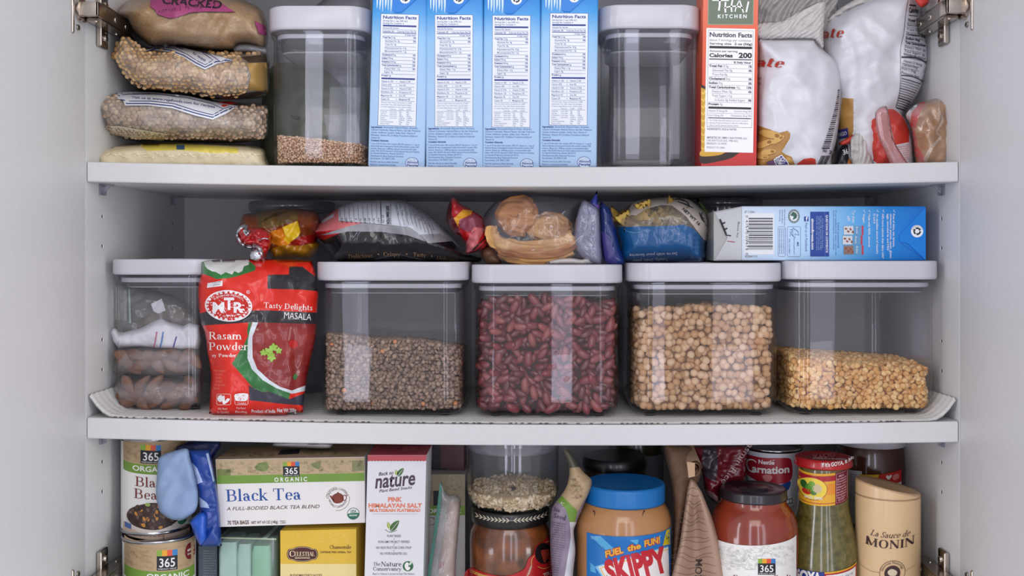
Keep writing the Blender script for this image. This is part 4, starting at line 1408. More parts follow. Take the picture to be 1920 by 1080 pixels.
# the grey-green and clear bags behind the tall canister
pil = Pillow([(505, 130), (560, 118), (620, 135), (655, 190), (650, 270), (640, 305), (505, 305), (490, 220)], .21, .035, .04, 60, [(.004, .03, 31, 'c')])
m = MB(); pil.mesh(m, mat('green_bag', (112, 120, 92), .4, c2=(140, 140, 118), vscale=30), res=7)
A = Art(ml=5); A.text('ica', 545, 222, 9, ink((60, 66, 60)), 18, rot=12, bold=.02); m.art(A, pil.surf(), .0012)
tag(m.build('grain_bag'), 'grey green bag standing behind the tall canister of pale grain', 'bag')
pil = Pillow([(575, 40), (600, 5), (640, -18), (688, -20), (694, 60), (690, 305), (600, 305), (585, 150)], .235, .03, .03, 40, [(.005, .03, 35, 'c')])
m = MB(); pil.mesh(m, mat('grey_plastic', (160, 160, 164), .35, var=.1), res=7)
tag(m.build('plastic_bag'), 'crumpled grey plastic bag rising behind the tall canister and first carton', 'bag')
m = MB(); yk = .17  # added box standing in for reflections and back walls of the canister
m.box(P(1150, 0, yk).x, P(1262, 0, yk).x, yk, yk + .07, S1(.13) + .0004, P(0, 80, yk).z, mat('reflection_box', (112, 110, 114), .5), .001)
tag(m.build('reflection_box'), 'plain grey box added behind the empty tall canister for its reflections', 'box')

# =====================================================================  upper shelf, right: white pasta bags
c6 = CV(1400, 0, .3056)
wbag = mat('white_bag', (210, 210, 216), .34, var=.02, coat=.15)
TAN = mat('pasta_print', (186, 142, 76), .38, c2=(160, 112, 50), vscale=40); TANL = ink((206, 164, 92)); RED = mat('red_print', (198, 58, 46), .36, var=.05)
DRK = ink((52, 48, 56)); BLUEL = ink((60, 62, 138))
crimp = film('crimp', (240, 238, 234), .52, (224, 222, 218), .15, .12, .8, 90, .3)
crimp_m = mat('crimp_foil', (196, 193, 190), .28, var=.1, vscale=60, bump=.9, bscale=190)

def white_bag(ol, Y, tf, wr, zones, Rr=60):
    pil = Pillow(ol, Y, tf, .02, Rr, wr)
    m = MB(); pil.mesh(m, wbag, zones, 6)
    return pil, m
# further white bag
ol = c6([(470, 260), (500, 130), (560, 90), (700, 20), (850, -30), (1000, -50), (1060, 20), (1075, 120), (1105, 220), (1120, 330), (1105, 430), (1070, 540), (1020, 630), (960, 710), (940, 900), (880, 1000), (600, 1010), (540, 700), (480, 420)])
pil, m = white_bag(ol, .10, .045, [(.004, .010, 41, 'f'), (.007, .0075, 42, 'k'), (.003, .02, 44, 'c'), (.0012, .03, 47, 'k')], [(c6([(585, 600), (655, 605), (655, 800), (640, 850), (560, 850)]), TAN)])
A = Art(ml=5)
A.text('ate', 1400 + .3056 * 462, .3056 * 236, 19, ink((176, 66, 54)), 42, bold=.04, shear=.25, font=serif, rot=-4)
A.stroke(c6([(990, 0), (975, 100), (965, 200), (945, 300), (945, 420), (940, 560), (915, 660)]), .8, DRK, 1)
rows = ['Calories', 'Total Fat', 'Saturated', 'Trans Fat 0g', 'Cholesterol 0mg', 'Sodium 0mg', 'Total Carbohydrate', 'Dietary Fiber 2g', 'Total Sugars 2g', 'Includes 0g Added', 'Vitamin D 0mcg', 'Calcium 0mg', 'Iron 1.7mg', 'Potassium 0mg']
ys = [75, 130, 158, 186, 215, 240, 266, 292, 318, 338, 378, 400, 425, 450]
for i, (s, y) in enumerate(zip(rows, ys)):
    x = 998 - max(0, y - 60) * .125
    wdt = min(1088 + (y > 180) * 16 - x, 12 + len(s) * 8.2) - 6
    A.text(s, 1400 + .3056 * x, .3056 * y, 9 if i == 0 else 4.6, DRK, .3056 * wdt * (.8 if i == 0 else 1), bold=.04 if i in (0, 1, 4, 5, 6) else 0, rot=4 + i * .9)
    if i and y < 420: A.stroke(c6([(x - 6, y + 8), (x + 104, y + 22 + i * 1.4)]), .55, DRK, 1)
A.stroke(c6([(1000, 30), (1040, 36)]), 3, DRK, 1); A.stroke(c6([(995, 92), (1050, 100)]), 1.4, DRK, 1)
A.stroke(c6([(950, 350), (1040, 355), (1105, 385)]), 3, DRK, 1); A.stroke(c6([(948, 462), (1020, 470), (1085, 500)]), 1.8, DRK, 1)
for i in range(13):
    y = 480 + i * 15; x = 950 - i * 2.6
    A.stroke(c6([(x, y), (x + 60 - i, y + 16), (x + 118 - 5 * i, y + 36 - i)]), 1.3 if i % 4 else 2.2, DRK if i > 5 else GREYT, 1)
A.poly(c6([(560, 800), (620, 785), (625, 840), (565, 855)]), BLUEL, 1)
A.text('NGO', 1400 + .3056 * 568, .3056 * 838, 7, WH, 15, bold=.03, rot=-12)
m.art(A, pil.surf(), .0011)
wb2 = m.build('pasta_bag'); tag(wb2, 'white pasta bag with a curving nutrition panel, behind the others near the hinge', 'bag', 'white pasta bags')
# nearer white bag
ol = c6([(66, 236), (110, 233), (200, 236), (400, 236), (430, 260), (475, 310), (540, 370), (570, 440), (578, 560), (570, 700), (550, 860), (520, 960), (495, 1012), (300, 1016), (64, 1018), (60, 800), (62, 500), (64, 320)])
pas = c6([(50, 765), (70, 770), (130, 790), (200, 816), (250, 801), (268, 818), (265, 850), (240, 890), (215, 930), (240, 948), (275, 962), (300, 1020), (50, 1022)])
pil, m = white_bag(ol, .055, .034, [(.004, .011, 51, 'f'), (.007, .0075, 53, 'k'), (.003, .02, 54, 'c'), (.0012, .03, 59, 'k')], [(pas, TAN), (c6([(308, 1006), (350, 976), (395, 968), (422, 975), (426, 1012), (310, 1014)]), RED)])
A = Art(ml=4)
A.text('ate', 1418, 124.5, 18.5, ink((176, 62, 50)), 52.5, bold=.045, shear=.22, font=serif, rot=3)
A.text('ed', 1419, 149, 4.5, GREYT, 8); A.text('ny', 1419, 158, 4.5, GREYT, 8)
for px_, py_, rx, ry, ro in ((1445, 252, 22, 7, 12), (1432, 270, 20, 6, -20), (1458, 262, 14, 5, -30), (1426, 292, 16, 6, 10), (1440, 285, 15, 5, -8), (1480, 300, 8, 4, 40)):
    A.ell(px_, py_, rx, ry, TANL, 1, rot=ro); A.ell(px_ + rx * .55 * math.cos(math.radians(ro)), py_ + rx * .55 * math.sin(math.radians(ro)), ry * .7, ry * .5, ink((150, 104, 46)), 2, rot=ro)
A.poly(c6([(165, 980), (215, 948), (252, 990), (262, 1012), (180, 1014)]), WH, 3)
A.poly(c6([(172, 982), (214, 955), (246, 992), (254, 1010), (186, 1012)]), BLUEL, 4)
A.text('NON', 1400 + .3056 * 178, .3056 * 990, 6, WH, 11.5, bold=.03, rot=-32, layer=5); A.text('GMO', 1400 + .3056 * 190, .3056 * 1008, 6.2, WH, 16, bold=.03, rot=-32, layer=5)
A.poly(c6([(120, 995), (165, 982), (185, 1014), (135, 1014)]), ink((120, 88, 130)), 2)
for i in range(28):
    f = i / 27
    x, y = 573 - 62 * f ** 1.6, 555 + 350 * f
    l = 26 + 22 * f
    A.stroke(c6([(x - l + 14 * (1 - f), y + 4), (x - 2, y - 4 + 8 * f)]), 1.5 if i % 3 else 2.6, DRK, 1)
for i in range(7):
    x = 452 + i * 8.5
    A.stroke(c6([(x + 8, 955), (x - 14, 1010)]), 1.1 + (i % 3) * .5, DRK, 1)
A.text('365', 1400 + .3056 * 466, .3056 * 930, 5, DRK, 8, bold=.02, rot=14); A.text('21', 1400 + .3056 * 505, .3056 * 942, 6, DRK, 9, bold=.02, rot=14)
m.art(A, pil.surf(), .0011)
wb1 = m.build('pasta_bag'); tag(wb1, 'front white pasta bag with a printed pasta corner beside the orange box', 'bag', 'white pasta bags')
def ribbed(ol, Y, am, per, ang, nm, parent, label=None):
    ca, sa = math.cos(ang), math.sin(ang)
    ex = lambda q: -am * np.sin((q[:, 0] * ca + q[:, 1] * sa + 3 * np.sin(q[:, 1] * .08) + 2 * np.sin(q[:, 0] * .11)) * 2 * math.pi / per)
    p = Pillow(ol, Y, .006, .002, 14, [(.0022, .05, 61, 'c')], extra=ex)
    m = MB(); p.mesh(m, crimp_m, res=2.2)
    return m.build(nm, parent)
ribbed(c6([(60, 238), (62, 150), (130, 135), (220, 125), (300, 80), (420, 20), (480, 8), (484, 60), (472, 190), (470, 295), (430, 258), (400, 238), (220, 238)]), .046, .0012, 6.5, .9, 'seal', wb1)
ribbed(c6([(490, 132), (560, 60), (640, 10), (760, -40), (1000, -60), (1000, 20), (880, 40), (760, 30), (650, 60), (560, 110)]), .096, .0011, 6, 1.25, 'seal', wb2)
ribbed(c6([(70, 130), (70, -40), (300, -60), (540, -50), (560, 30), (545, 300), (530, 1010), (90, 1010), (75, 500)]), .13, .0035, 17, .5, 'plastic_bag', None)
tag(bpy.data.objects['plastic_bag.001'], 'crinkled clear white bag at the very top behind the white pasta bags', 'bag')
# red tipped bag behind the right hinge
m = MB(); Pillow([(1715, -20), (1738, -20), (1742, 4), (1730, 14), (1720, 8), (1714, -4)], .055, .006, .02, 8).mesh(m, RED, res=4); tag(m.build('red_bag'), 'red corner of a bag peeking out behind the upper right hinge', 'bag')

# small red and white bag
ol = c6([(735, 745), (790, 692), (850, 655), (900, 668), (960, 715), (1000, 800), (1020, 890), (1022, 985), (960, 1004), (800, 1002), (770, 980), (750, 900), (735, 820)])
pil = Pillow(ol, .065, .022, .03, 34, [(.005, .018, 71, 'k'), (.002, .05, 72, 'k')], pw=.8)
m = MB(); pil.mesh(m, wbag, [(c6([(735, 745), (782, 698), (800, 760), (820, 850), (860, 920), (905, 1004), (800, 1002), (770, 980), (750, 900), (735, 820)]), RED), (c6([(860, 658), (900, 668), (960, 715), (998, 800), (996, 872), (910, 890), (890, 800), (870, 720)]), RED),
    (c6([(818, 690), (862, 690), (895, 860), (905, 960), (850, 900), (838, 800)]), mat('tan_window', (150, 110, 80), .4))], 5)
A = Art(ml=4); A.stroke(c6([(910, 892), (996, 876)]), 1.2, WH, 1)
for i in range(7): A.stroke(c6([(915 + i * 4, 905 + i * 13), (985 + i * 3, 895 + i * 13)]), .8, ink((222, 130, 124)), 1)
A.text('Microwavable in bag', 1400 + .3056 * 850, .3056 * 712, 4, GREYT, 42, rot=83); A.text('tips', 1400 + .3056 * 842, .3056 * 880, 5, DRK, 18, rot=70, bold=.02)
m.art(A, pil.surf(), .0009)
rb = m.build('snack_bag'); tag(rb, 'small red and white bag slumped at the foot of the white pasta bags', 'bag')
m = MB(); Pillow(c6([(788, 695), (850, 650), (872, 700), (900, 850), (960, 960), (1010, 990), (990, 1015), (900, 1000), (850, 930), (810, 840)]), .033, .003, .003, 12, [(.0015, .05, 73, 'c')]).mesh(m, film('pink_film', (250, 226, 226), .25, (228, 170, 170), .15, .1, .4), res=5); m.build('clear_fold', rb)
ribbed(c6([(632, 870), (690, 808), (735, 850), (755, 930), (770, 1000), (660, 1000)]), .058, .0012, 7, .2, 'foil_end', rb)
m = MB(); Pillow(c6([(565, 880), (620, 845), (690, 798), (694, 815), (650, 868), (600, 890)]), .060, .004, .004, 8).mesh(m, RED, res=4); m.build('red_edge', rb)
pil = Pillow(c6([(540, 1010), (560, 930), (600, 880), (640, 880), (655, 940), (668, 1010)]), .075, .012, .02, 14, [(.002, .05, 75, 'c')])
m = MB(); pil.mesh(m, mat('black_bag', (36, 34, 42), .3), [(c6([(615, 1010), (630, 965), (664, 965), (672, 1010)]), mat('orange_print', (200, 124, 66), .4))], 4)
A = Art(ml=4); A.text('365', 1400 + .3056 * 595, .3056 * 950, 9, WH, 15, rot=-14, bold=.01); m.art(A, pil.surf(), .0009)
tag(m.build('black_bag'), 'dark bag corner with an orange picture between two white pasta bags', 'bag')
# tan and red bag at the right end
ol = c6([(975, 705), (1010, 660), (1050, 634), (1120, 615), (1180, 602), (1240, 612), (1284, 650), (1290, 800), (1272, 930), (1240, 988), (1100, 1000), (1045, 985), (1020, 870), (1000, 770)])
pil = Pillow(ol, .060, .028, .03, 32, [(.004, .035, 81, 'c'), (.005, .02, 82, 'k'), (.0015, .06, 83, 'k')], pw=.65)
m = MB(); pil.mesh(m, mat('tan_bread', (188, 142, 92), .45, c2=(160, 112, 64), vscale=24), [(c6([(975, 705), (1010, 660), (1050, 634), (1040, 700), (1030, 790), (1000, 770)]), wbag), (c6([(1000, 775), (1012, 690), (1060, 632), (1105, 622), (1060, 700), (1035, 790)]), RED), (c6([(1010, 815), (1030, 800), (1050, 900), (1090, 960), (1100, 1000), (1045, 985), (1020, 900)]), RED)], 5)
tb_ = m.build('bread_bag'); tag(tb_, 'clear bag of tan buns with red ends at the right end of the upper shelf', 'bag')
m = MB(); pil.mesh(m, clear_film, res=6, grow=.0016); m.build('wrapper', tb_)
A = Art(ml=4); fold = ink((226, 214, 200), .2)
A.stroke(c6([(1178, 600), (1180, 680), (1200, 740), (1165, 810), (1190, 840), (1140, 900), (1090, 990)]), [1, 4, 5, 3, 5, 6, 8], film('fold_film', (248, 240, 232), .35, (232, 216, 200), .12, .1), 2)
A.stroke(c6([(1195, 690), (1192, 735), (1188, 760)]), .8, GREYT, 3); A.stroke(c6([(1176, 576), (1174, 598)]), 1.6, BLK, 3)
m = MB(); m.art(A, pil.surf(), .0024); m.build('seam', tb_)
# =====================================================================  almonds in the small canister
random.seed(21)
am_ = [mat('almond_skin', (116, 78, 60), .5, var=.15, vscale=90, bump=.4, bscale=200, stretch=(.3, 1, 1)), mat('almond_skin_pale', (134, 94, 72), .5, var=.12, bump=.4, bscale=200)]
def almond_mesh(name, m, seed):
    bm = bmesh.new()
    bmesh.ops.create_uvsphere(bm, u_segments=14, v_segments=12, radius=1)
    for v in bm.verts:
        x, y, z = v.co.z, v.co.y, v.co.x
        w = (1 - .28 * x) * (1 if abs(x) < .6 else 1 - .35 * (abs(x) - .6))
        n_ = 1 + .04 * noise.noise((x * 2 + seed, y * 2, z * 2))
        v.co = (x * .0122 * n_, y * .0064 * w * n_, z * .0042 * w)
    me = bpy.data.meshes.new(name)
    for f in bm.faces: f.smooth = True
    bm.to_mesh(me); bm.free(); me.materials.append(m)
    return me
ams = [almond_mesh('almond', am_[i % 2], i * 2.3) for i in range(4)]
def almonds(pts, y0, label, grp):
    for (px, py, rot) in pts:
        o = bpy.data.objects.new('almond', random.choice(ams))
        SC.collection.objects.link(o)
        o.location = P(px, py, y0 + random.uniform(0, .004))
        o.rotation_euler = (random.gauss(0, .35) + 1.57, math.radians(rot) + random.gauss(0, .1), random.gauss(0, .25))
        tag(o, label, 'almond', grp)
row = []
for (y, xs) in ((668, (236, 258, 282, 305, 328, 352)), (686, (245, 268, 296, 322, 345)), (678, (240, 366))):
    for x in xs: row.append((x + random.uniform(-3, 3), y + random.uniform(-3, 3), random.uniform(-50, 50)))
almonds(row, .050, 'brown almond in the upper of the two almond bags in the small canister', 'almonds in the upper bag')
row = []
for (y, xs) in ((722, (242, 266, 290, 316, 342, 362)), (738, (238, 258, 282, 306, 332, 356)), (755, (246, 270, 296, 322, 348))):
    for x in xs: row.append((x + random.uniform(-4, 4), y + random.uniform(-3, 3), random.uniform(-70, 70)))
almonds(row, .050, 'brown almond in the lower of the two almond bags in the small canister', 'almonds in the lower bag')
dark_fill = mat('almond_heap', (92, 60, 44), .8, var=.25, vscale=60, bump=.8, bscale=90)
for nm, ol, lab, sd in (('almond_bag', [(214, 700), (214, 676), (225, 655), (260, 648), (320, 650), (372, 652), (376, 680), (374, 700), (330, 706), (260, 705)], 'clear bag of almonds under the white folded plastic in the small canister', 2),
                    ('almond_bag', [(212, 730), (222, 712), (270, 706), (330, 708), (374, 714), (377, 740), (370, 762), (320, 768), (250, 767), (218, 758)], 'clear bag of almonds at the bottom of the small canister', 5)):
    pil = Pillow(ol, .072, .026, .045, 26, [(.003, .05, sd, 'f')])
    m = MB(); pil.mesh(m, clear_film, res=5, grow=.003)
    b = m.build(nm); tag(b, lab, 'bag', 'almond bags in the small canister')
    pil2 = Pillow(ol, .085, .026, .03, 26); pil2.ol = [(x + (292 - x) * .05, y) for x, y in pil2.ol]
    m = MB(); pil2.mesh(m, dark_fill, res=6); m.build('filling', b)
# white folded plastic with coloured stripes
pw = mat('white_sheet', (226, 226, 232), .45, var=.03, bump=.5, bscale=60)
ol = [(207, 622), (215, 613), (222, 622), (232, 623), (262, 616), (285, 604), (302, 596), (318, 604), (344, 611), (356, 605), (374, 610), (378, 640), (372, 655), (340, 657), (300, 654), (262, 650), (222, 652), (212, 640)]
pil = Pillow(ol, .060, .012, .03, 14, [(.004, .035, 9, 'c'), (.0015, .08, 3, 'c')], sm=False)
m = MB(); pil.mesh(m, pw, res=5)
A = Art(ml=4)
for x, c_ in ((291, (196, 110, 140)), (303, (76, 120, 196)), (328, (72, 62, 150))): A.stroke([(x + 3, 622 + (x > 320) * 9), (x, 640), (x - 3, 652)], 2.4, ink(c_), 1)
m.art(A, pil.surf(), .0009)
tag(m.build('plastic_sheet'), 'crumpled white plastic with coloured stripes inside the small canister', 'plastic sheet')
# zip bag folded above it
ol = [(208, 545), (212, 532), (240, 535), (290, 545), (330, 556), (355, 575), (372, 600), (370, 622), (300, 640), (240, 640), (214, 630)]
pil = Pillow(ol, .085, .02, .03, 30, [(.004, .03, 14, 'c'), (.002, .07, 15, 'c')])
m = MB(); pil.mesh(m, film('zip_film', (236, 238, 234), .14, (206, 208, 206), .1, .07, .6, 45, .22), res=5)
zb_ = m.build('zip_bag'); tag(zb_, 'clear zip bag folded over above the white plastic in the small canister', 'bag')
m = MB(); Pillow([(226, 640), (240, 612), (272, 592), (300, 575), (330, 575), (366, 590), (374, 625), (330, 640)], .098, .022, .02, 24, [(.005, .05, 18, 'f')]).mesh(m, mat('nut_pieces', (126, 92, 74), .7, c2=(90, 66, 56), vscale=70, bump=.8, bscale=110), res=5); m.build('filling', zb_)
A = Art(ml=4); A.poly([(283, 570), (303, 560), (311, 582), (297, 588), (288, 584)], ink((206, 206, 212)), 0); m = MB(); m.art(A, pil.surf(), .001); m.build('paper_label', zb_)
A = Art(ml=4)
for i in range(12): A.stroke([(212 + i * 2.2, 534), (211 + i * 2.3, 600)], .6, ink((214, 216, 214)), 1)
A.stroke([(242, 536), (244, 606)], 3.4, ink((150, 168, 158)), 1)
m = MB(); m.art(A, pil.surf(), .0012); m.build('zip_strip', zb_)

# =====================================================================  red spice pouch
ca = CV(370, 480, .1481); cb = CV(370, 630, .1481)
PR = mat('pouch_red', (216, 36, 20), .26, var=.04, coat=.15); PK = mat('pouch_black', (40, 38, 42), .26, coat=.3)
GRN = mat('pouch_leaf', (52, 128, 62), .3, c2=(36, 96, 46), vscale=40, coat=.3); SOUP = mat('pouch_soup', (150, 40, 34), .25, c2=(122, 24, 26), vscale=30, coat=.3); RIM = mat('pouch_rim', (206, 214, 220), .28, coat=.3); NVY = mat('pouch_navy', (52, 50, 66), .3, coat=.3)
ol = [(376, 489), (412, 487), (450, 486), (496, 486), (548, 486.5), (585, 489), (592, 514), (593, 536), (597, 551), (595, 580), (594, 607), (592, 630), (587, 655), (582, 674), (577, 700), (573, 725), (570, 750), (568, 773), (542, 773.5), (536, 778), (500, 779.5), (465, 780.5), (409, 779.5), (392, 777), (394, 740), (396, 704), (393, 680), (389, 660), (387, 640), (384, 622), (378, 608), (374, 587), (372, 560), (372, 542), (374, 526), (377, 513)]
def _mtr(q):
    y = q[:, 1]
    top = np.clip((530 - y) / 45, 0, 1)
    r = -.006 * np.exp(-((q[:, 0] - 468) / 26) ** 2) * np.exp(-((y - 620) / 60) ** 2)
    r += .004 * np.exp(-((q[:, 0] - (556 - (y - 560) * .02)) / 9) ** 2) * np.clip((y - 520) / 60, 0, 1)
    r += -.007 * np.exp(-((q[:, 0] - 545 - (y - 530) * .1) / 16) ** 2) * np.exp(-((y - 540) / 24) ** 2)
    return r + top * .012
pil = Pillow(ol, .030, .024, .012, 44, [(.003, .02, 91, 'f'), (.005, .011, 92, 'k'), (.002, .03, 93, 'k')], extra=_mtr, sm=False, pw=.7)
zones = [(cb([(640, 0), (630, -60), (650, -200), (700, -235), (660, 0), (650, 280), (850, 570), (1050, 680), (1180, 720), (1160, 800), (1050, 770), (900, 700), (820, 712), (700, 655), (560, 490), (438, 352), (530, 200), (590, 110)]), GRN),
         (cb([(650, 620), (690, 650), (820, 712), (900, 702), (1010, 740), (1160, 800), (1370, 722), (1345, 880), (1100, 862), (660, 812)]), NVY),
         (ca([(700, 838), (660, 960)]) + cb([(640, 60), (634, 280), (690, 420), (830, 560), (1000, 660), (1195, 732), (1440, 680), (1440, 590), (1195, 690)]) + cb([(1050, 640), (760, 420), (700, 270), (695, 50)]) + ca([(770, 838)]), RIM),
         (ca([(770, 838)]) + cb([(700, 0), (695, 50), (702, 270), (762, 420), (900, 550), (1050, 645), (1195, 690), (1440, 600), (1560, 300), (1600, 0)]) + ca([(1600, 850)]), SOUP),
         (ca([(-10, 735), (60, 720), (160, 690), (690, 690), (900, 688), (1500, 716), (1560, 716), (1560, 862), (1500, 862), (700, 838), (60, 880), (-20, 860)]), PK),
         (ca([(888, 415), (890, 240), (1000, 235), (1160, 235), (1165, 132), (1330, 135), (1440, 220), (1560, 300), (1560, 445), (1500, 443), (1300, 425)]), PK),
         (ca([(40, 60), (100, 30), (620, 35), (738, 130), (735, 182), (620, 220), (500, 258), (400, 280), (240, 292), (120, 240), (30, 220)]), GRN),
         (ca([(80, 75), (200, 50), (600, 38), (655, 50), (652, 110), (590, 130), (570, 190), (520, 215), (470, 190), (440, 235), (360, 205), (300, 240), (230, 200), (190, 195), (130, 165), (100, 130)]), mat('coconut_print', (214, 214, 212), .35, var=.1, vscale=60))]
m = MB()
# keep the back print band above the soup: order matters, the last zone wins
pil.mesh(m, PR, zones, 5)
A = Art(ml=4)
CRM = ink((240, 226, 220)); WT = ink((236, 232, 234)); LRED = ink((196, 40, 32))
cx_, cy_ = 428.5, 573.5
A.ell(cx_, cy_, 44.5, 29.5, WT, 1, rot=4); A.ell(cx_, cy_, 42, 27.2, LRED, 2, rot=4)
for i in range(26):
    a = 2 * math.pi * i / 26
    A.stroke([(cx_ + 42.6 * math.cos(a + d_) , cy_ + 27.6 * math.sin(a + d_) + 1.4 * math.cos(a)) for d_ in (-.062, .062)], 0.1, WT, 3)
    q0 = [(cx_ + r1 * math.cos(a + d_), cy_ + r2 * math.sin(a + d_)) for r1, r2, d_ in ((42.6, 27.8, -.07), (42.6, 27.8, .07), (37.6, 23.6, .07), (37.6, 23.6, -.07))]
    A.poly(q0, WT, 3)
A.ring(cx_, cy_, 36.6, 22.6, .6, LRED, 3)
A.text('M', 398.5, 586, 18.5, WT, 22, bold=.04, layer=4); A.text('T', 420, 580, 21, WT, 19, bold=.04, layer=4); A.text('R', 438, 585.5, 18, WT, 19, bold=.04, layer=4)
def oarc(s, rx, ry, mid, span, h, flip):
    v, f, wd = sans(s, 0.)
    a = (v[:, 0] / wd - .5) * span
    ang = np.radians(mid - a) if flip else np.radians(mid + a)
    e = v[:, 1] * h * (-1 if flip else 1)
    A.put(4, np.stack([cx_ + (rx + e) * np.cos(ang), cy_ + (ry + e) * np.sin(ang)], 1), f, WT)
oarc('PURE AND PERFECT', 31.5, 18.4, -90, 108, 3.6, False); oarc('SINCE 1924', 32.5, 21.5, 92, 62, 3.4, True)
A.ring(465.5, 547.5, 3.2, 3, .6, WT, 3); A.text('R', 465.5, 549.3, 3.4, WT, 3, 'c')
A.poly(ca([(128, 345), (318, 310), (318, 378), (122, 404)]), WT, 1); A.text('GENUINE', 370 + .1481 * 190, 480 + .1481 * 352, 2.8, GREYT, 17, rot=-9); A.text('REFRESHED', 370 + .1481 * 190, 480 + .1481 * 378, 2.6, GREYT, 16, rot=-8)
A.text('Tasty Delights', 494.5, 577, 10.2, CRM, 91, font=serif, rot=3.2)
A.text('MASALA', 532.5, 597, 12, WT, 51, rot=4, bold=-.005)
A.text('Rasam', 391.5, 636.5, 14.4, CRM, 62, font=serif); A.text('Powder', 391.5, 656.5, 14.4, CRM, 74, font=serif)
A.text('Powder', 410, 669.5, 6.6, CRM, 33, font=serif, bold=.05); A.text('ey', 398, 669.5, 6.6, CRM, 8, font=serif, bold=.03)
for i, (s, x) in enumerate((('No mouth-', 401), ('mouth', 404), ('from', 404), ('south', 404), ('soup-cup', 402), ('lite', 402))): A.text(s, x, 697 + i * 6.6, 4.2, ink((226, 130, 110)), len(s) * 2.6)
for x0, x1 in ((406.5, 432.5), (440.5, 465)):
    A.stroke([(x0 + 2, 739), (x1 - 2, 739), (x1, 741), (x1, 757), (x1 - 2, 759), (x0 + 2, 759), (x0, 757), (x0, 741), (x0 + 2, 739)], .7, CRM, 1, sm=False)
A.poly(smooth([(441, 739), (464, 738), (464, 748), (460, 752), (446, 752), (441, 749)], 3), WT, 2); A.text('Over', 452.5, 743, 3.6, LRED, 14, 'c', font=serif); A.text('85', 452.5, 751, 5.4, LRED, 12, 'c', font=sans); A.text('YEARS', 452.8, 758, 3.2, CRM, 17, 'c')
A.poly(smooth([(409, 743), (416, 741), (418, 750), (413, 754), (408, 750)], 3), WT, 2); A.poly(smooth([(417, 744), (421, 742), (422, 752), (426, 747), (431, 748), (428, 753), (420, 758), (417, 754)], 3), WT, 2)
A.text('No Best', 409, 768, 3.6, CRM, 17); A.text('In Quality', 407.5, 774.6, 3.8, CRM, 22); A.text('Perfect', 443.5, 767, 3.6, CRM, 17); A.text('Blending', 441, 774, 4, CRM, 22)
A.text('Product of India', 471.5, 774, 6, WT, 45, bold=.03); A.text('Net Wt 200g', 519.5, 772.8, 7, WT, 36, bold=.03)
lf = ink((150, 186, 76), .3)
for (x, y, r, ro) in ((835, 210, 46, .3), (900, 200, 62, 1.0), (940, 270, 60, 2.2), (965, 145, 58, .4), (1030, 185, 46, 1.6)):
    A.poly(cb([(x + r * (.62 + .38 * math.cos(2.5 * (q * .2 + ro)) ** 2) * math.cos(q * .2), y + r * (.62 + .38 * math.cos(2.5 * (q * .2 + ro)) ** 2) * math.sin(q * .2)) for q in range(32)]), lf, 1)
A.stroke(cb([(850, 200), (900, 220), (940, 260)]), .7, ink((90, 140, 50)), 2)
A.ell(370 + .1481 * 1215, 630 + .1481 * 100, 9, 8, ink((178, 28, 26), .3), 1, rot=20)
A.ell(370 + .1481 * 1240, 630 + .1481 * 515, 4, 6, ink((66, 110, 56), .3), 1, rot=20)
m.art(A, pil.surf(), .0009)
tag(m.build('spice_pouch'), 'shiny red spice powder pouch standing between two clear canisters', 'pouch')

# =====================================================================  on top of the canisters
c7 = CV(420, 350, .2604); c8 = CV(880, 350, .25); c9 = CV(1320, 350, .2396)
# red and yellow snack bag with its neck twisted up
OR = mat('bag_amber', (128, 62, 20), .28, c2=(96, 40, 14), vscale=40, coat=.3); YL = mat('bag_yellow', (214, 178, 22), .28, coat=.3); OG = mat('bag_orange', (206, 124, 22), .28, coat=.3); RB = mat('bag_red', (150, 24, 20), .26, coat=.4)
ol = c7([(118, 250), (145, 198), (240, 190), (340, 168), (480, 158), (600, 168), (680, 205), (690, 300), (668, 380), (690, 425), (650, 490), (600, 524), (470, 530), (350, 528), (310, 480), (150, 430), (112, 330)])
pil = Pillow(ol, .11, .055, .05, 30, [(.009, .022, 101, 'k'), (.004, .05, 102, 'k'), (.002, .07, 103, 'c')])
m = MB(); pil.mesh(m, OR, [(c7([(340, 320), (420, 300), (450, 380), (480, 410), (420, 440), (330, 400)]), OG), (c7([(420, 292), (530, 246), (550, 330), (530, 362), (462, 412), (430, 380), (440, 350)]), YL), (c7([(480, 400), (560, 360), (690, 330), (690, 385), (560, 420), (470, 432)]), RB), (c7([(330, 450), (420, 420), (560, 425), (690, 400), (690, 430), (650, 490), (600, 530), (350, 530)]), mat('bag_gold', (170, 116, 20), .28, coat=.3)), (c7([(230, 195), (340, 168), (480, 158), (540, 180), (530, 240), (330, 300), (250, 290)]), mat('bag_olive', (122, 94, 44), .3, c2=(86, 66, 36), vscale=60))], 4)
A = Art(ml=4)
for i in range(7): A.stroke(c7([(250 + i * 18, 262 - i * 12), (320 + i * 22, 225 - i * 8)]), .7, ink((70, 56, 34)), 1)
m.art(A, pil.surf(), .0012)
sb = m.build('snack_bag'); tag(sb, 'crumpled red and yellow snack bag with a twisted neck on the left canisters', 'bag')
pil = Pillow(c7([(85, 350), (105, 290), (150, 275), (200, 300), (260, 298), (335, 335), (340, 420), (312, 480), (300, 535), (262, 560), (212, 552), (205, 490), (222, 430), (180, 432), (100, 408)]), .050, .022, .03, 18, [(.008, .04, 105, 'k'), (.004, .09, 106, 'k')])
m = MB(); pil.mesh(m, mat('foil_red', (176, 24, 28), .22, coat=.5), res=3); tw = m.build('twisted_neck', sb)
m = MB(); foil = mat('foil_silver', (198, 200, 208), .18, .9, bump=.6, bscale=160)
sf = pil.surf()
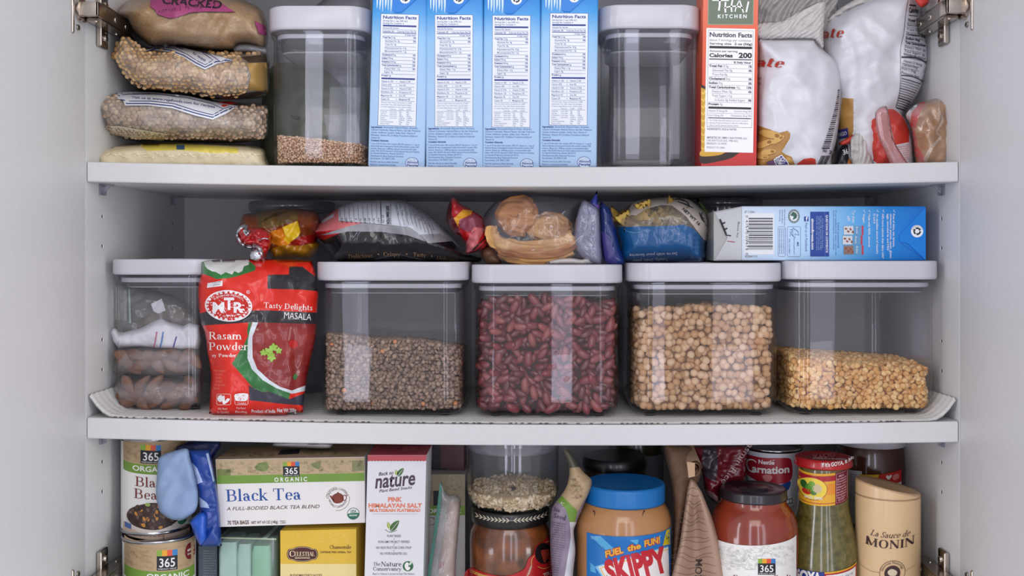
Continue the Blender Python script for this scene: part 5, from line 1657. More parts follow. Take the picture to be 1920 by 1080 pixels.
for pts, w in (([(150, 278), (118, 300), (95, 340), (110, 385), (150, 425), (190, 434), (225, 426)], 5), ([(160, 285), (150, 330), (165, 350), (180, 320)], 4), ([(235, 420), (262, 450), (275, 500), (290, 540), (268, 558), (220, 548)], 4.5), ([(225, 428), (212, 480), (215, 520)], 3.6), ([(250, 385), (290, 372), (320, 380)], 2)):
    q = np.array(smooth(c7(pts), 5, False))
    p3 = sf(q, .0015)
    m.tube([tuple(x) for x in p3], [.0006 * w] * len(p3), foil, 8, True, .6)
p3 = sf(np.array(c7([(232, 495), (233, 497)])), .001)
m.lathe(p3[0][0], p3[0][1], [(.0001, p3[0][2] - .007), (.006, p3[0][2] - .004), (.0075, p3[0][2]), (.006, p3[0][2] + .004), (.0001, p3[0][2] + .007)], foil, 14, False, False, 1, .5)
m.build('foil_edge', tw)

# black crisp bag
PK2 = mat('bag_black', (26, 25, 30), .16, coat=.5); PINK = mat('bag_pink', (206, 112, 116), .3); GRB = mat('bag_grey', (150, 150, 156), .3); WTB = mat('bag_white', (200, 204, 214), .32); CRD = mat('bag_crimson', (176, 34, 40), .28)
ol = c7([(618, 330), (660, 272), (740, 210), (830, 150), (950, 108), (1070, 98), (1190, 97), (1310, 104), (1400, 155), (1500, 222), (1600, 318), (1690, 405), (1740, 470), (1850, 500), (1830, 545), (1600, 546), (1200, 546), (900, 540), (790, 525), (735, 450), (665, 375)])
pil = Pillow(ol, .125, .085, .09, 44, [(.003, .018, 111, 'f'), (.005, .012, 112, 'k'), (.0025, .03, 113, 'k')])
zn = [(c7([(600, 335), (660, 260), (830, 140), (830, 250), (1000, 258), (900, 290), (780, 318), (640, 350)]), PINK), (c7([(610, 330), (800, 312), (870, 320), (720, 385), (650, 372)]), CRD),
      (c7([(690, 350), (880, 290), (1000, 262), (1340, 292), (1410, 345), (1450, 395), (1320, 350), (1140, 326), (900, 322), (760, 345)]), GRB),
      (c7([(825, 150), (950, 90), (1070, 80), (1320, 90), (1430, 170), (1570, 290), (1745, 440), (1725, 466), (1640, 390), (1560, 338), (1410, 345), (1340, 292), (1130, 270), (1000, 258), (825, 246)]), WTB),
      (c7([(1410, 345), (1560, 338), (1640, 392), (1470, 408)]), GRB), (c7([(700, 245), (790, 192), (790, 216), (705, 262)]), WTB)]
m = MB(); pil.mesh(m, PK2, zn, 5)
A = Art(ml=4)
for i in range(10):
    x = 832 + i * 33
    A.stroke(c7([(x, 150 - i * 4.5), (x + 6, 245 + i * 1.2)]), .5, DRK, 1)
    if i < 9: A.text(('0.05', '160', '1.20', '7.1', '73.0', '88.8', '69.4', '20.3', 'Nil')[i], 420 + .2604 * (x + 10), 350 + .2604 * 226, 3.4, DRK, 9, rot=85)
A.stroke(c7([(1126, 97), (1132, 268)]), 1.0, DRK, 1); A.stroke(c7([(1200, 97), (1200, 275)]), .7, DRK, 1)
A.text('INFORMATION', 420 + .2604 * 1166, 350 + .2604 * 140, 5.8, DRK, 34, rot=88, bold=.03); A.text('per 100g', 420 + .2604 * 1140, 350 + .2604 * 205, 3.6, DRK, 15, rot=88)
for i in range(9):
    x, y = 1225 + i * 30, 100 + max(0, i - 3) * 22
    A.stroke(c7([(x, y + 6), (x + 45, y + 180 - i * 3)]), .5, DRK, 1)
    A.text(('Total Fat', 'Sat. Fat', 'Cholesterol', 'Sodium', 'Carb.', 'Fibre', 'Sugars', 'Protein', 'Iron')[i], 420 + .2604 * (x + 10), 350 + .2604 * (y + 16), 3, GREYT, 24, rot=78 - i)
A.stroke(c7([(1575, 290), (1745, 440)]), .6, DRK, 1)
GLD = ink((230, 184, 134))
A.text('Delicious', 420 + .2604 * 895, 350 + .2604 * 518, 7.6, GLD, 46, font=serif, rot=-3); A.ell(420 + .2604 * 1112, 350 + .2604 * 486, 1.6, 1.6, GLD, 2, n=10)
A.text('Crispy', 420 + .2604 * 1148, 350 + .2604 * 500, 7.6, GLD, 32, font=serif); A.ell(420 + .2604 * 1316, 350 + .2604 * 485, 1.6, 1.6, GLD, 2, n=10)
A.text('Tasty', 420 + .2604 * 1362, 350 + .2604 * 502, 7.4, GLD, 24, font=serif, rot=3); A.ell(420 + .2604 * 1496, 350 + .2604 * 500, 1.6, 1.6, GLD, 2, n=10)
A.text('Delicious', 420 + .2604 * 1528, 350 + .2604 * 524, 7.2, GLD, 42, font=serif, rot=7, shear=.12); A.ell(420 + .2604 * 1732, 350 + .2604 * 535, 1.4, 1.4, GLD, 2, n=10)
A.stroke(c7([(880, 536), (1200, 538), (1500, 542), (1800, 543)]), 1.2, CRD, 1)
m.art(A, pil.surf(), .0011)
tag(m.build('crisp_bag'), 'glossy black arched snack bag with a white nutrition table on top of the lids', 'bag')
# red folded bag end
RGL = mat('bag_gloss_red', (186, 26, 34), .22, coat=.4)
pil = Pillow(c7([(1650, 76), (1700, 120), (1790, 172), (1862, 222), (1880, 300), (1905, 400), (1880, 450), (1800, 472), (1742, 478), (1735, 400), (1650, 330), (1602, 230), (1618, 130)]), .075, .028, .03, 20, [(.007, .03, 121, 'k'), (.002, .06, 122, 'k')])
m = MB(); pil.mesh(m, RGL, [(c7([(1645, 240), (1720, 165), (1790, 170), (1780, 200), (1700, 235), (1680, 300)]), mat('stripe_yellow', (226, 160, 40), .3)), (c7([(1690, 245), (1800, 195), (1870, 240), (1860, 290), (1760, 330), (1700, 300)]), mat('stripe_mauve', (140, 66, 84), .3)), (c7([(1735, 480), (1735, 420), (1800, 290), (1880, 300), (1800, 460)]), PINK), (c7([(1600, 130), (1640, 95), (1640, 200), (1690, 300), (1730, 400), (1650, 335), (1600, 235)]), mat('bag_maroon', (92, 16, 26), .25, coat=.4))], 4)
A = Art(ml=4); A.stroke(c7([(1790, 460), (1890, 360)]), 2.4, BLK, 1); A.stroke(c7([(1815, 468), (1890, 395)]), 1.4, BLK, 1); A.text('ct', 420 + .2604 * 1786, 350 + .2604 * 340, 3, GREYT, 5, rot=-40)
m.art(A, pil.surf(), .001)
tag(m.build('snack_bag'), 'folded glossy red bag end with a yellow stripe beside the pastry bag', 'bag')

# zip bag of pastries
bk = mat('pastry', (226, 160, 92), .5, c2=(158, 94, 50), vscale=60, bump=.8, bscale=150, stretch=(.3, .8, 1.8))
bk2 = mat('pastry_pale', (240, 190, 120), .5, c2=(184, 126, 72), vscale=60, bump=.8, bscale=150, stretch=(.3, .8, 1.8))
def pastry(label, loops, y):
    t = thing('palmier_pastry', label, 'pastry', tuple(P(*c8([(480, 560)])[0], y)), 'curled pastries in the clear bag')
    for (nm, pts, r, mt, dy) in loops:
        q = smooth(c8(pts), 12, False)
        n = len(q)
        m = MB()
        p3 = [P(a, b, y + dy) for a, b in q]
        rr = [r * (.55 + .45 * math.sin(math.pi * min(1, max(0, .12 + .76 * i / (n - 1)))) ** .5) for i in range(n)]
        m.tube(p3, rr, mt, 42, True, 1., .07)
        for k in range(len(m.v)):       # layered flakes
            v = Vector(m.v[k])
            f = .0016 * noise.noise((v.x * 50, v.y * 260, v.z * 240)) + .0012 * noise.noise(v * 90)
            m.v[k] = (v.x + f, v.y - f, v.z + f)
        m.build(nm, t)
    return t
def spiral(cx, cy, rx, ry, a0, turns, k0=1., k1=.12, n=26):
    return [(cx + rx * (k0 + (k1 - k0) * i / n) * math.cos(a0 + turns * 6.2832 * i / n), cy + ry * (k0 + (k1 - k0) * i / n) * math.sin(a0 + turns * 6.2832 * i / n)) for i in range(n + 1)]
pastry('big curled golden pastry at the top left of the clear zip bag', [
    ('curl', spiral(370, 215, 128, 112, 1.2, 2.1), .0098, bk, .0), ('curl', spiral(610, 305, 140, 82, 3.4, -2.0), .0092, bk2, .004)], .072)
pastry('long curled pastry lying below the other in the clear zip bag', [
    ('curl', [(160, 300), (185, 390), (270, 440), (420, 462), (560, 452), (690, 420), (775, 370)], .0085, bk2, -.006),
    ('curl', [(175, 380), (230, 445), (330, 485), (470, 500), (600, 490), (720, 455), (790, 410)], .0085, bk, -.004),
    ('curl', [(230, 470), (330, 515), (480, 532), (640, 520), (770, 470)], .0085, bk2, .0)], .058)
m = MB(); q = c8([(90, 480), (180, 440), (240, 570), (130, 575)])
Pillow(q, .07, .012, .02, 14, [(.003, .06, 3, 'f')]).mesh(m, mat('brown_crumb', (96, 64, 40), .5), res=4); tag(m.build('brown_bag'), 'dark brown bag corner under the left end of the pastry bag', 'bag')
ol = c8([(95, 265), (160, 150), (240, 92), (360, 66), (560, 68), (700, 80), (862, 96), (835, 130), (815, 250), (975, 230), (985, 400), (992, 565), (900, 576), (600, 576), (230, 572), (130, 440)])
pil = Pillow(ol, .085, .048, .05, 40, [(.006, .016, 131, 'k'), (.0025, .045, 133, 'k')])
zf = film('zip_bag_film', (250, 250, 252), .04, (200, 200, 216), .08, .06, .3, 32, .06)
m = MB(); pil.mesh(m, zf, res=5, grow=.004)
zb = m.build('zip_bag'); tag(zb, 'clear zip bag holding curled pastries on the kidney bean lid', 'bag')
m = MB(); Pillow(c8([(835, 128), (862, 98), (960, 160), (978, 240), (985, 420), (992, 565), (930, 572), (820, 500), (790, 380), (800, 240)]), .042, .004, .003, 14, [(.002, .05, 135, 'c')]).mesh(m, film('side_film', (226, 226, 240), .34, (176, 176, 204), .12, .08, .4), res=5); m.build('side_flap', zb)
m = MB(); Pillow(c8([(900, 130), (935, 70), (958, 32), (964, 120), (976, 155), (940, 185), (890, 205)]), .048, .003, .003, 8).mesh(m, mat('zip_blue', (40, 54, 150), .3, coat=.3), [(c8([(880, 210), (900, 150), (976, 130), (980, 165), (940, 190)]), mat('zip_violet', (104, 72, 170), .3))], 4); m.build('zip_strip', zb)
m = MB(); Pillow(c8([(570, 576), (650, 545), (760, 535), (850, 545), (880, 515), (940, 560), (920, 578), (700, 580)]), .048, .006, .01, 10, [(.002, .08, 137, 'c')]).mesh(m, mat('paper_scrap', (214, 208, 206), .5), [(c8([(830, 540), (900, 480), (960, 545), (930, 578), (880, 520)]), mat('paper_tan', (190, 140, 86), .5))], res=4); m.build('paper_label', zb)

# blue pasta bag with bow-tie pasta behind its window
PB = mat('bag_blue', (18, 84, 140), .2, var=.08, coat=.4)
ol = c8([(1085, 290), (1100, 225), (1170, 165), (1240, 112), (1380, 86), (1520, 80), (1640, 95), (1720, 150), (1785, 220), (1800, 330), (1772, 450), (1778, 530), (1740, 575), (1690, 580), (1500, 576), (1150, 576), (1105, 450)])
pil = Pillow(ol, .105, .065, .07, 44, [(.003, .02, 141, 'f'), (.004, .014, 142, 'k'), (.0015, .05, 143, 'k')], extra=lambda q: -.006 * np.exp(-((q[:, 0] - 1302) / 14) ** 2) * np.exp(-((q[:, 1] - 462) / 26) ** 2) * (1 + .8 * np.sin(q[:, 0] * .5)))
win = film('window_film', (248, 246, 240), .08, (230, 224, 210), .1, .06, .4, 50, .12)
zn = [(c8([(1050, 305), (1540, 292), (1600, 284), (1680, 312), (1760, 400), (1900, 530), (1700, 600), (1120, 600)]), PB), (c8([(1200, 212), (1200, 160), (1240, 90), (1380, 60), (1540, 60), (1700, 90), (1830, 220), (1830, 420), (1760, 400), (1700, 320), (1620, 215), (1520, 142), (1440, 138), (1330, 165), (1250, 215)]), mat('bag_cream', (196, 186, 176), .35))]
m = MB(); pil.mesh(m, win, zn, 5, grow=.001)
A = Art(ml=4)
A.text('Serve with your favorite', 880 + .25 * 1560, 350 + .25 * 492, 5.6, ink((206, 214, 226)), 90, rot=178); A.text('Totally, Drain pasta', 880 + .25 * 1490, 350 + .25 * 534, 5.6, ink((206, 214, 226)), 66, rot=177)
A.text('NET WT 16', 880 + .25 * 1596, 350 + .25 * 170, 5, DRK, 44, rot=44, bold=.03)
for pts in ([(1540, 95), (1580, 90), (1610, 110)], [(1560, 110), (1620, 130), (1680, 160)], [(1600, 96), (1640, 120), (1650, 150)], [(1725, 190), (1745, 240), (1770, 270)], [(1750, 190), (1740, 220), (1765, 245)], [(1768, 280), (1790, 300)]):
    A.stroke(c8(pts), [1, 2.6, 1.2], BLK, 3)
A.stroke(c8([(1170, 330), (1240, 345), (1300, 335)]), 2, ink((70, 128, 176), .3), 1)
m.art(A, pil.surf(), .0022)
tag(m.build('pasta_bag'), 'blue pasta bag with a clear window on the chickpea canister lid', 'bag')
m = MB(); Pillow(c8([(980, 120), (1010, 125), (1060, 175), (1095, 300), (1130, 450), (1160, 576), (1030, 576), (992, 470), (978, 260)]), .058, .006, .02, 16, [(.002, .04, 145, 'c')]).mesh(m, film('blue_film', (110, 140, 210), .5, (30, 60, 140), .15, .06, .4, 50, .2), [(c8([(990, 330), (1040, 360), (1110, 576), (1020, 576)]), mat('flap_violet', (62, 56, 128), .3))], res=5)
tag(m.build('bag_flap'), 'translucent blue bag flap between the pastry bag and the pasta bag', 'bag')
far_m = mat('farfalle', (224, 188, 92), .5, var=.08)
def farfalle_mesh():
    bm = bmesh.new(); nu, nv = 10, 8
    vv = []
    for j in range(nv + 1):
        for i in range(nu + 1):
            u, v = i / nu * 2 - 1, j / nv * 2 - 1
            pin = .35 + .65 * abs(u) ** .8
            z = .5 * (1 - abs(u)) * math.cos(v * 7) * .35 + .12 * math.sin(u * 3)
            x = u * (1 + .06 * math.cos(v * 14) * (abs(u) > .99))
            vv.append(bm.verts.new((x * .0155, v * .0105 * pin, z * .008)))
    for j in range(nv):
        for i in range(nu):
            a = j * (nu + 1) + i
            f = bm.faces.new((vv[a], vv[a + 1], vv[a + nu + 2], vv[a + nu + 1])); f.smooth = True
    bmesh.ops.solidify(bm, geom=bm.faces[:], thickness=.0012)
    me = bpy.data.meshes.new('bow_tie_pasta'); bm.to_mesh(me); bm.free(); me.materials.append(far_m)
    return me
fm = farfalle_mesh(); random.seed(4)
for (x, y, r) in ((1130, 240, 20), (1190, 290, 60), (1250, 240, -30), (1270, 290, 10), (1330, 210, 70), (1345, 270, -20), (1410, 200, 0), (1420, 260, 40), (1480, 180, -60), (1500, 235, 20), (1560, 225, -30), (1550, 275, 50), (1480, 285, 0), (1610, 265, 10)):
    o = bpy.data.objects.new('bow_tie_pasta', fm); SC.collection.objects.link(o)
    px_, py_ = c8([(x, y)])[0]
    d_ = float(pil.front(np.array([[px_, py_]]))[0])
    o.location = P(px_, py_, d_ + .012 + random.uniform(0, .006)); o.rotation_euler = (1.57 + random.gauss(0, .45), math.radians(r), random.gauss(0, .4))
    tag(o, 'yellow bow-tie pasta piece behind the window of the blue bag', 'pasta', 'bow-tie pasta in the blue bag')
m = MB(); Pillow([(1152, 420), (1165, 395), (1220, 380), (1290, 385), (1300, 420), (1240, 428)], .10, .028, .02, 20).mesh(m, mat('pasta_heap', (170, 132, 58), .7, var=.2, vscale=60), res=6)
tag(m.build('pasta_heap'), 'mass of bow-tie pasta deeper in the blue bag', 'pasta', 'bow-tie pasta in the blue bag', 'stuff')
pil = Pillow(c8([(1700, 90), (1760, 140), (1820, 210), (1845, 280), (1848, 470), (1842, 565), (1790, 570), (1790, 400), (1770, 250)]), .125, .02, .05, 14, [(.003, .05, 151, 'c')])
m = MB(); pil.mesh(m, mat('bag_green', (96, 112, 62), .35, var=.1), res=4)
A = Art(ml=4)
for i, s in enumerate(('C A', 'C A L', 'A', 'A L', 'C A')): A.text(s, 1331 + (i > 0) * 3, 412 + i * 17, 5, ink((150, 160, 110)), 3.4 * len(s), rot=-6)
m.art(A, pil.surf(), .001)
tag(m.build('green_bag'), 'green bag edge between the blue pasta bag and the lying carton', 'bag')

# carton lying on its side
yl = .040
X0, X1 = P(1389.5, 0, yl).x, P(1735.5, 0, yl).x
Zt, Zb = P(0, 386.5, yl).z, P(0, 489.5, yl).z + .0006
lying = grad('lying_carton_side', [(0, (206, 220, 236)), (.35, (172, 206, 236)), (.62, (96, 172, 228)), (.8, (34, 134, 214)), (1, (24, 118, 206))], -.0985, .0985, .3, 0)
m = MB(); m.box(X0, X1, yl, yl + .090, Zb, Zt, lying, .0015)
org = ((X0 + X1) / 2, yl + .045, Zb)
ge = mat('carton_end', (176, 176, 174), .4, var=.05)
e = lambda px, py, o=0.: (P(px, py, yl).x, yl + o, P(px, py, yl).z)
# folded, tapering end of the carton
m.hexa([e(1390, 488.5, .0008), (X0, yl + .0892, Zb + .0004), (P(1342, 0, yl).x, yl + .082, Zb + .001), e(1342, 489, .012), e(1390, 387, .0008), (X0, yl + .0892, Zt - .0004), (P(1342, 0, yl).x, yl + .082, P(0, 396, yl).z), e(1342, 396, .012)], ge)
m.add([e(1389.8, 389, -.0006), e(1389.8, 487, -.0006), e(1344, 487, .0106), e(1366, 446, .0046), e(1344, 398, .0106)], [(0, 1, 2, 3, 4)], mat('carton_flap', (196, 198, 200), .4))
tri = [(1735, 388), (1686, 444), (1690, 455), (1735, 488.5)]
m.add([e(x, y, -.0012) for x, y in [(1735, 388), (1685.5, 442), (1687, 454), (1700, 455), (1735, 488.5)]] + [e(x, y, 0) for x, y in [(1735, 388), (1685.5, 442), (1687, 454), (1700, 455), (1735, 488.5)]], [tuple(range(5))] + [(i, 5 + i, 5 + (i + 1) % 5, (i + 1) % 5) for i in range(5)], flap_m)
A = Art(ml=60); recycle(A, 1719.5, 433.5, 11.5, 0, 0); m.art(A, plane_surf(yl - .0012))
A = Art(ml=60)
A.stroke([(1734, 389), (1686, 443)], .7, ink((90, 160, 220)), 1); A.stroke([(1688, 455), (1734, 487)], .8, ink((14, 88, 176)), 1)
BW = ink((228, 230, 234)); TB = ink((40, 80, 150)); BL2 = ink((30, 66, 148))
A.rect(1395, 400, 1451.5, 477, BW, 0)
random.seed(12)
y = 408.5
while y < 470:
    h = random.choice((.7, .9, 1.4, 2.0)); A.rect(1403.5 - (random.random() < .12) * 3, y, 1449, min(y + h, 470.5), BLK, 1); y += h + random.choice((.7, .9, 1.3, 1.8))
for s, yy in (('0', 404), ('41570', 412), ('05413', 442), ('0', 474)): A.text(s, 1398, yy, 4.6, DRK, 5.4 * len(s) if len(s) > 1 else 4, rot=90)
A.text('JP 112261', 1396, 399, 3.6, DRK, 19); A.text('RD20413 V2', 1397, 482.6, 3.6, DRK, 23)
for i, s in enumerate(('RAC certified cocoa', 'rainforest alliance', 'www.ra.org')): A.text(s, 1470 - i * 4.4, 393, 2.6, TXT, 30 - 4 * i, rot=90)
A.ell(1488.5, 405.5, 11, 13, ink((86, 112, 108)), 1); A.ell(1488.5, 405.5, 7.6, 9.4, BW, 2); A.poly(smooth([(1482, 404), (1487, 397), (1494, 402), (1493, 409), (1486, 412), (1488, 406)], 3), ink((60, 100, 84)), 3)
for i in range(20): A.ell(1488.5 + 9.3 * math.cos(i * .314), 405.5 + 11.2 * math.sin(i * .314), .7, .7, BW, 2, n=6)
for (x0, x1) in ((1459, 1472.5), (1476, 1501)):
    A.stroke([(x0 + 2, 425), (x1 - 2, 425), (x1, 427), (x1, 479), (x1 - 2, 481), (x0 + 2, 481), (x0, 479), (x0, 427), (x0 + 2, 425)], .6, TXT, 1, sm=False)
A.stroke([(1486, 427), (1496, 434), (1498, 441), (1490, 439), (1491, 446), (1484, 440)], 1.3, TXT, 1, sm=False); A.text('FSC', 1481, 430, 6, TXT, 13, rot=90); A.text('MIX', 1494, 454, 3.6, TXT, 8, rot=90, bold=.03); A.text('FSC C014047', 1478.5, 448, 3, TXT, 28, rot=90)
A.text('Board from responsible sources', 1488, 447, 2.4, TXT, 30, rot=90)
for i in range(3): A.text('Carton from well managed forest', 1468.5 - i * 3.8, 428, 2.4, TXT, 48, rot=90)
A.rect(1507.5, 406, 1516, 415, BL2, 1); A.text('f', 1510.5, 413.8, 7, BW, 4, bold=.05)
A.text('Find us on Facebook', 1509.5, 418, 4.6, TXT, 54, rot=90)
A.rect(1519, 397, 1554.5, 481, BL2, 1); A.rect(1546.4, 397, 1546.9, 481, ink((110, 140, 200)), 2)
A.text('QUESTIONS OR COMMENTS?', 1548.5, 403, 3.6, BW, 71, rot=90, bold=.02)
for i, s in enumerate(('Write: Blue Diamond Growers', 'PO Box 1768, Sacramento, CA 95812', '1.800.987.2329. Please include code', 'found on top of carton')): A.text(s, 1541.5 - i * 3.6, 405 + (i == 0) * 4, 2.4, ink((160, 180, 220)), 64 - 8 * (i == 0), rot=90)
A.text('almondbreeze.com', 1521.5, 410, 4.4, BW, 58, rot=90, bold=.03)
for i, s in enumerate(('TASTE GUARANTEE', 'If not satisfied with taste, return the', 'proof of purchase for a full refund.')): A.text(s, 1570 - i * 4, 395 + (i == 0) * 22, 3 if i == 0 else 2.5, TB, 48 if i == 0 else 84 - 10 * (i > 1), rot=90)
A.text('Try them', 1597.5, 394, 5.6, BW, 24, rot=90, shear=.1); A.text('all!', 1588.5, 405, 5.6, BW, 9, rot=90)
for i in range(3):
    y0 = 423 + i * 18.5; x0 = 1581 - 2 * (i == 1)
    A.rect(x0, y0, x0 + 38, y0 + 17.6, ink((96, 150, 190)), 1 + i); A.rect(x0 + 1, y0 + .8, x0 + 19, y0 + 16.8, ink((206, 208, 212)) if i < 2 else ink((140, 110, 96)), 2 + i); A.rect(x0 + 34.5, y0, x0 + 38, y0 + 17.6, ink((190, 60, 84)), 2 + i)
    for k in range(4): A.ell(x0 + 5 + k * 4.3, y0 + 6 + (k * 5) % 9, 2.6, 1.7, ink((140, 74, 54)), 3 + i, rot=30 * k)
    A.text('Breeze', x0 + 24, y0 + 2, 3.6, BW, 13, rot=90, layer=3 + i)
for x, s, w in ((1674, 'Free of dairy, soy, lactose,', 62), (1668.5, 'cholesterol, peanuts, casein, gluten,', 84), (1663, 'eggs, saturated fat and MSG', 68), (1653.5, '50% more calcium than dairy milk*', 84), (1643, 'An excellent source of vitamins', 75), (1637.5, 'D and E', 18), (1628, 'Made with REAL almonds', 62), (1618, 'Vegan', 16)):
    A.text(s, x, 401, 3.7, BW, w, rot=90, bold=.012)
for x in (1675, 1655, 1644, 1629, 1619): A.stroke([(x + 2, 393), (x, 395), (x + 3.5, 398)], .8, BW, 2, sm=False)
m.art(A, plane_surf(yl))
tag(m.build('milk_carton', origin=org), 'blue milk carton lying on its side across two canister lids', 'carton')
sv = tilt_surf(e(1390, 487), e(1344, 487, .0106), e(1344, 398, .0106))
A = Art(ml=30); A.stroke([(1350, 411), (1362, 440)], 3.4, BLK, 1); A.stroke([(1353, 420), (1360, 417)], 2.6, BLK, 1); A.stroke([(1357, 431), (1364, 428)], 2.6, BLK, 1); A.stroke([(1361, 441), (1371, 442)], 2, BLK, 1); A.stroke([(1364, 452), (1378, 454)], 1.4, ink((170, 60, 80)), 1); A.text('Best by', 1384, 416, 3, GREYT, 30, rot=95)
m = MB(); m.art(A, sv, .001); m.build('printed_code', bpy.data.objects['milk_carton.004'] if 'milk_carton.004' in bpy.data.objects else None)

# clear tubs standing behind the canisters
tubf = film('tub_plastic', (232, 232, 236), .08, (180, 180, 188), .05, .06)
def back_tub(px, y, r, top, label):
    c0 = P(px, 0, y); zt_ = P(0, top, y).z; z0 = LZ(c0.x)
    t = thing('clear_tub', label, 'tub', (c0.x, y, z0), 'round clear tubs at the back of the middle shelf')
    m = MB(); m.lathe(c0.x, y, [(r * .9, z0), (r, z0 + .01), (r, zt_ - .012)], tubf, 40, True, False); m.build('body', t)
    m = MB(); m.lathe(c0.x, y, [(r + .001, zt_ - .014), (r + .003, zt_ - .012), (r + .003, zt_ - .003), (r + .001, zt_ - .001), (r - .006, zt_), (r - .008, zt_ - .004)], film('tub_lid', (220, 220, 224), .25, (170, 170, 178), .1, .08), 40, False, True); m.build('lid', t)
back_tub(548, .235, .052, 378, 'round clear tub behind the red and yellow snack bag')
back_tub(1352, .235, .050, 373, 'round clear tub behind the blue pasta bag and green bag')
# =====================================================================  bottom of the cabinet
def crop(x0, y0, s): return CV(x0, y0, s)
c10 = CV(100, 800, .2593); c11 = CV(390, 800, .2593); c12 = CV(670, 800, .2591); c13 = CV(780, 800, .2593); c14 = CV(1040, 800, .2593); c15 = CV(1230, 800, .2593); c16 = CV(1460, 800, .2592)
EG = [ink((132, 168, 66)), ink((226, 160, 46)), ink((218, 84, 56)), ink((56, 124, 188))]
EK = ink((28, 30, 38)); KRAFT = ink((178, 152, 118)); KRL = ink((146, 122, 88)); OGR = ink((112, 148, 58)); OW = ink((232, 230, 226))
def emblem(A, x0, y0, x1, y1, layer=2):
    w = (x1 - x0) / 4; t = y0 + (y1 - y0) * .29
    for i in range(4): A.rect(x0 + i * w, y0, x0 + (i + 1) * w, t, EG[i], layer)
    A.rect(x0, t, x1, y1, EK, layer)
    A.text('365', (x0 + x1) / 2, y0 + (y1 - y0) * .83, (y1 - y0) * .42, OW, (x1 - x0) * .76, 'c', .01, layer=layer + 1)
    A.text('EVERYDAY VALUE', (x0 + x1) / 2, y0 + (y1 - y0) * .96, (y1 - y0) * .07, OW, (x1 - x0) * .88, 'c', layer=layer + 1)
def round_xf(xc, rp, kk, rows=480.):
    """circles of a round pack seen from above its top: rows dip at the middle"""
    def f(v):
        t = np.clip(np.abs(v[:, 0] - xc) / rp, 0, .995)
        return np.stack([v[:, 0], v[:, 1] - kk * (v[:, 1] - rows) * (1 - np.sqrt(1 - t * t))], 1)
    return f
def ZP(py, y): return P(0, py, y).z
rim_m = mat('tin_rim', (176, 176, 180), .2, 1.)
def engr(A, x0, y0, x1, y1, n, m, seed, layer=1):
    """small line drawings printed on kraft paper"""
    r = random.Random(seed)
    for _ in range(n):
        x, y = r.uniform(x0, x1), r.uniform(y0, y1); a = r.uniform(0, 6.28)
        k = r.choice((0, 1, 2))
        L = r.uniform(3, 8)
        if k == 0:
            pts = [(x + L * .5 * i * math.cos(a + .5 * math.sin(i)), y + L * .35 * i * math.sin(a + .4 * i) * .6) for i in range(4)]
            pts = [(min(max(p, x0), x1), min(max(q, y0), y1)) for p, q in pts]
            A.stroke(pts, [.3, .8, .4], m, layer)
        elif k == 1:
            for j in range(3): A.stroke([(x, min(y1, y + j * 1.6)), (min(x1, x + L), min(y1, y + j * 1.6))], .45, m, layer)
        else:
            A.ring(min(max(x, x0 + 2.5), x1 - 2.5), min(max(y, y0 + 2), y1 - 2), 2.2, 1.7, .5, m, layer, n=10)

def can(px, yc, r, z0, h, label, seed):
    c0 = P(px, 0, yc)
    t = thing('food_can', label, 'can', (c0.x, yc, z0), 'stacked bean cans')
    m = MB()
    m.lathe(c0.x, yc, [(r - .003, z0 + .002), (r - .001, z0), (r + .0006, z0 + .001), (r + .0006, z0 + .003), (r - .0012, z0 + .0042), (r - .0012, z0 + h - .0042), (r + .0006, z0 + h - .003), (r + .0006, z0 + h - .001), (r - .001, z0 + h), (r - .003, z0 + h - .003)], rim_m, 80)
    m.build('tin', t)
    prof = [(r - .0007, z0 + .0048), (r - .0007, z0 + h - .0048)]
    return t, c0, prof
hc = .1082; rc = .0386
t, c0, prof = can(293.5, .078, rc, ZF + hc, hc, 'upper can of black beans on top of another can, partly behind a blue pouch', 1)
m = MB(); m.lathe(c0.x, .078, prof, OW, 80, False, False)
sf = lathe_surf(c0.x, .078, prof)
A = Art(round_xf(293.5, 63.5, .034), 4)
A.rect(231, 826, 356, 872, KRAFT, 0); engr(A, 233, 836, 263, 868, 34, KRL, 3); engr(A, 304, 836, 354, 868, 40, KRL, 4)
for i in range(14): A.ring(236 + i * 9, 832, 3, 2.4, .6, KRL, 1, 0, 180, 8)
A.rect(231, 872, 356, 890, OGR, 0); A.text('ORGANIC', 248.5, 885, 9.4, OW, 76, bold=.02, font=sans)
emblem(A, 263.5, 835, 302, 870)
BR_ = ink((116, 48, 44))
A.text('Black', 253.5, 914, 18, BR_, 66, font=serif, bold=-.02); A.text('Beans', 251.5, 937, 18, BR_, 68, font=serif, bold=-.02)
A.rect(231, 990, 356, 1012, ink((196, 172, 156)), 0)
A.poly(smooth([(236, 975), (243, 962), (262, 950), (285, 944), (310, 946), (335, 954), (344, 968), (342, 985), (325, 998), (290, 1003), (255, 999), (240, 990)], 4), ink((206, 196, 188)), 1)
A.poly(smooth([(238, 972), (246, 958), (268, 947), (290, 943), (315, 948), (336, 958), (341, 972), (320, 987), (290, 994), (255, 991), (241, 983)], 4), ink((58, 42, 36)), 2)
r_ = random.Random(5)
for i in range(80):
    a, q = r_.uniform(0, 6.28), math.sqrt(r_.random())
    x, y = 289 + 46 * q * math.cos(a), 968 + 22 * q * math.sin(a)
    A.ell(x, y, 4.2, 2.8, ink(r_.choice(((74, 52, 44), (48, 34, 32), (92, 68, 56), (64, 46, 50), (190, 128, 58)) if i % 3 else ((60, 44, 40), (104, 84, 74)))), 3 + i % 3, rot=r_.uniform(0, 180), n=12)
A.ell(277, 947, 5, 3.4, ink((150, 174, 92)), 6, n=12)
A.text('NET WT 15 OZ (425g)', 257, 1007, 5, BR_, 52, bold=.015)
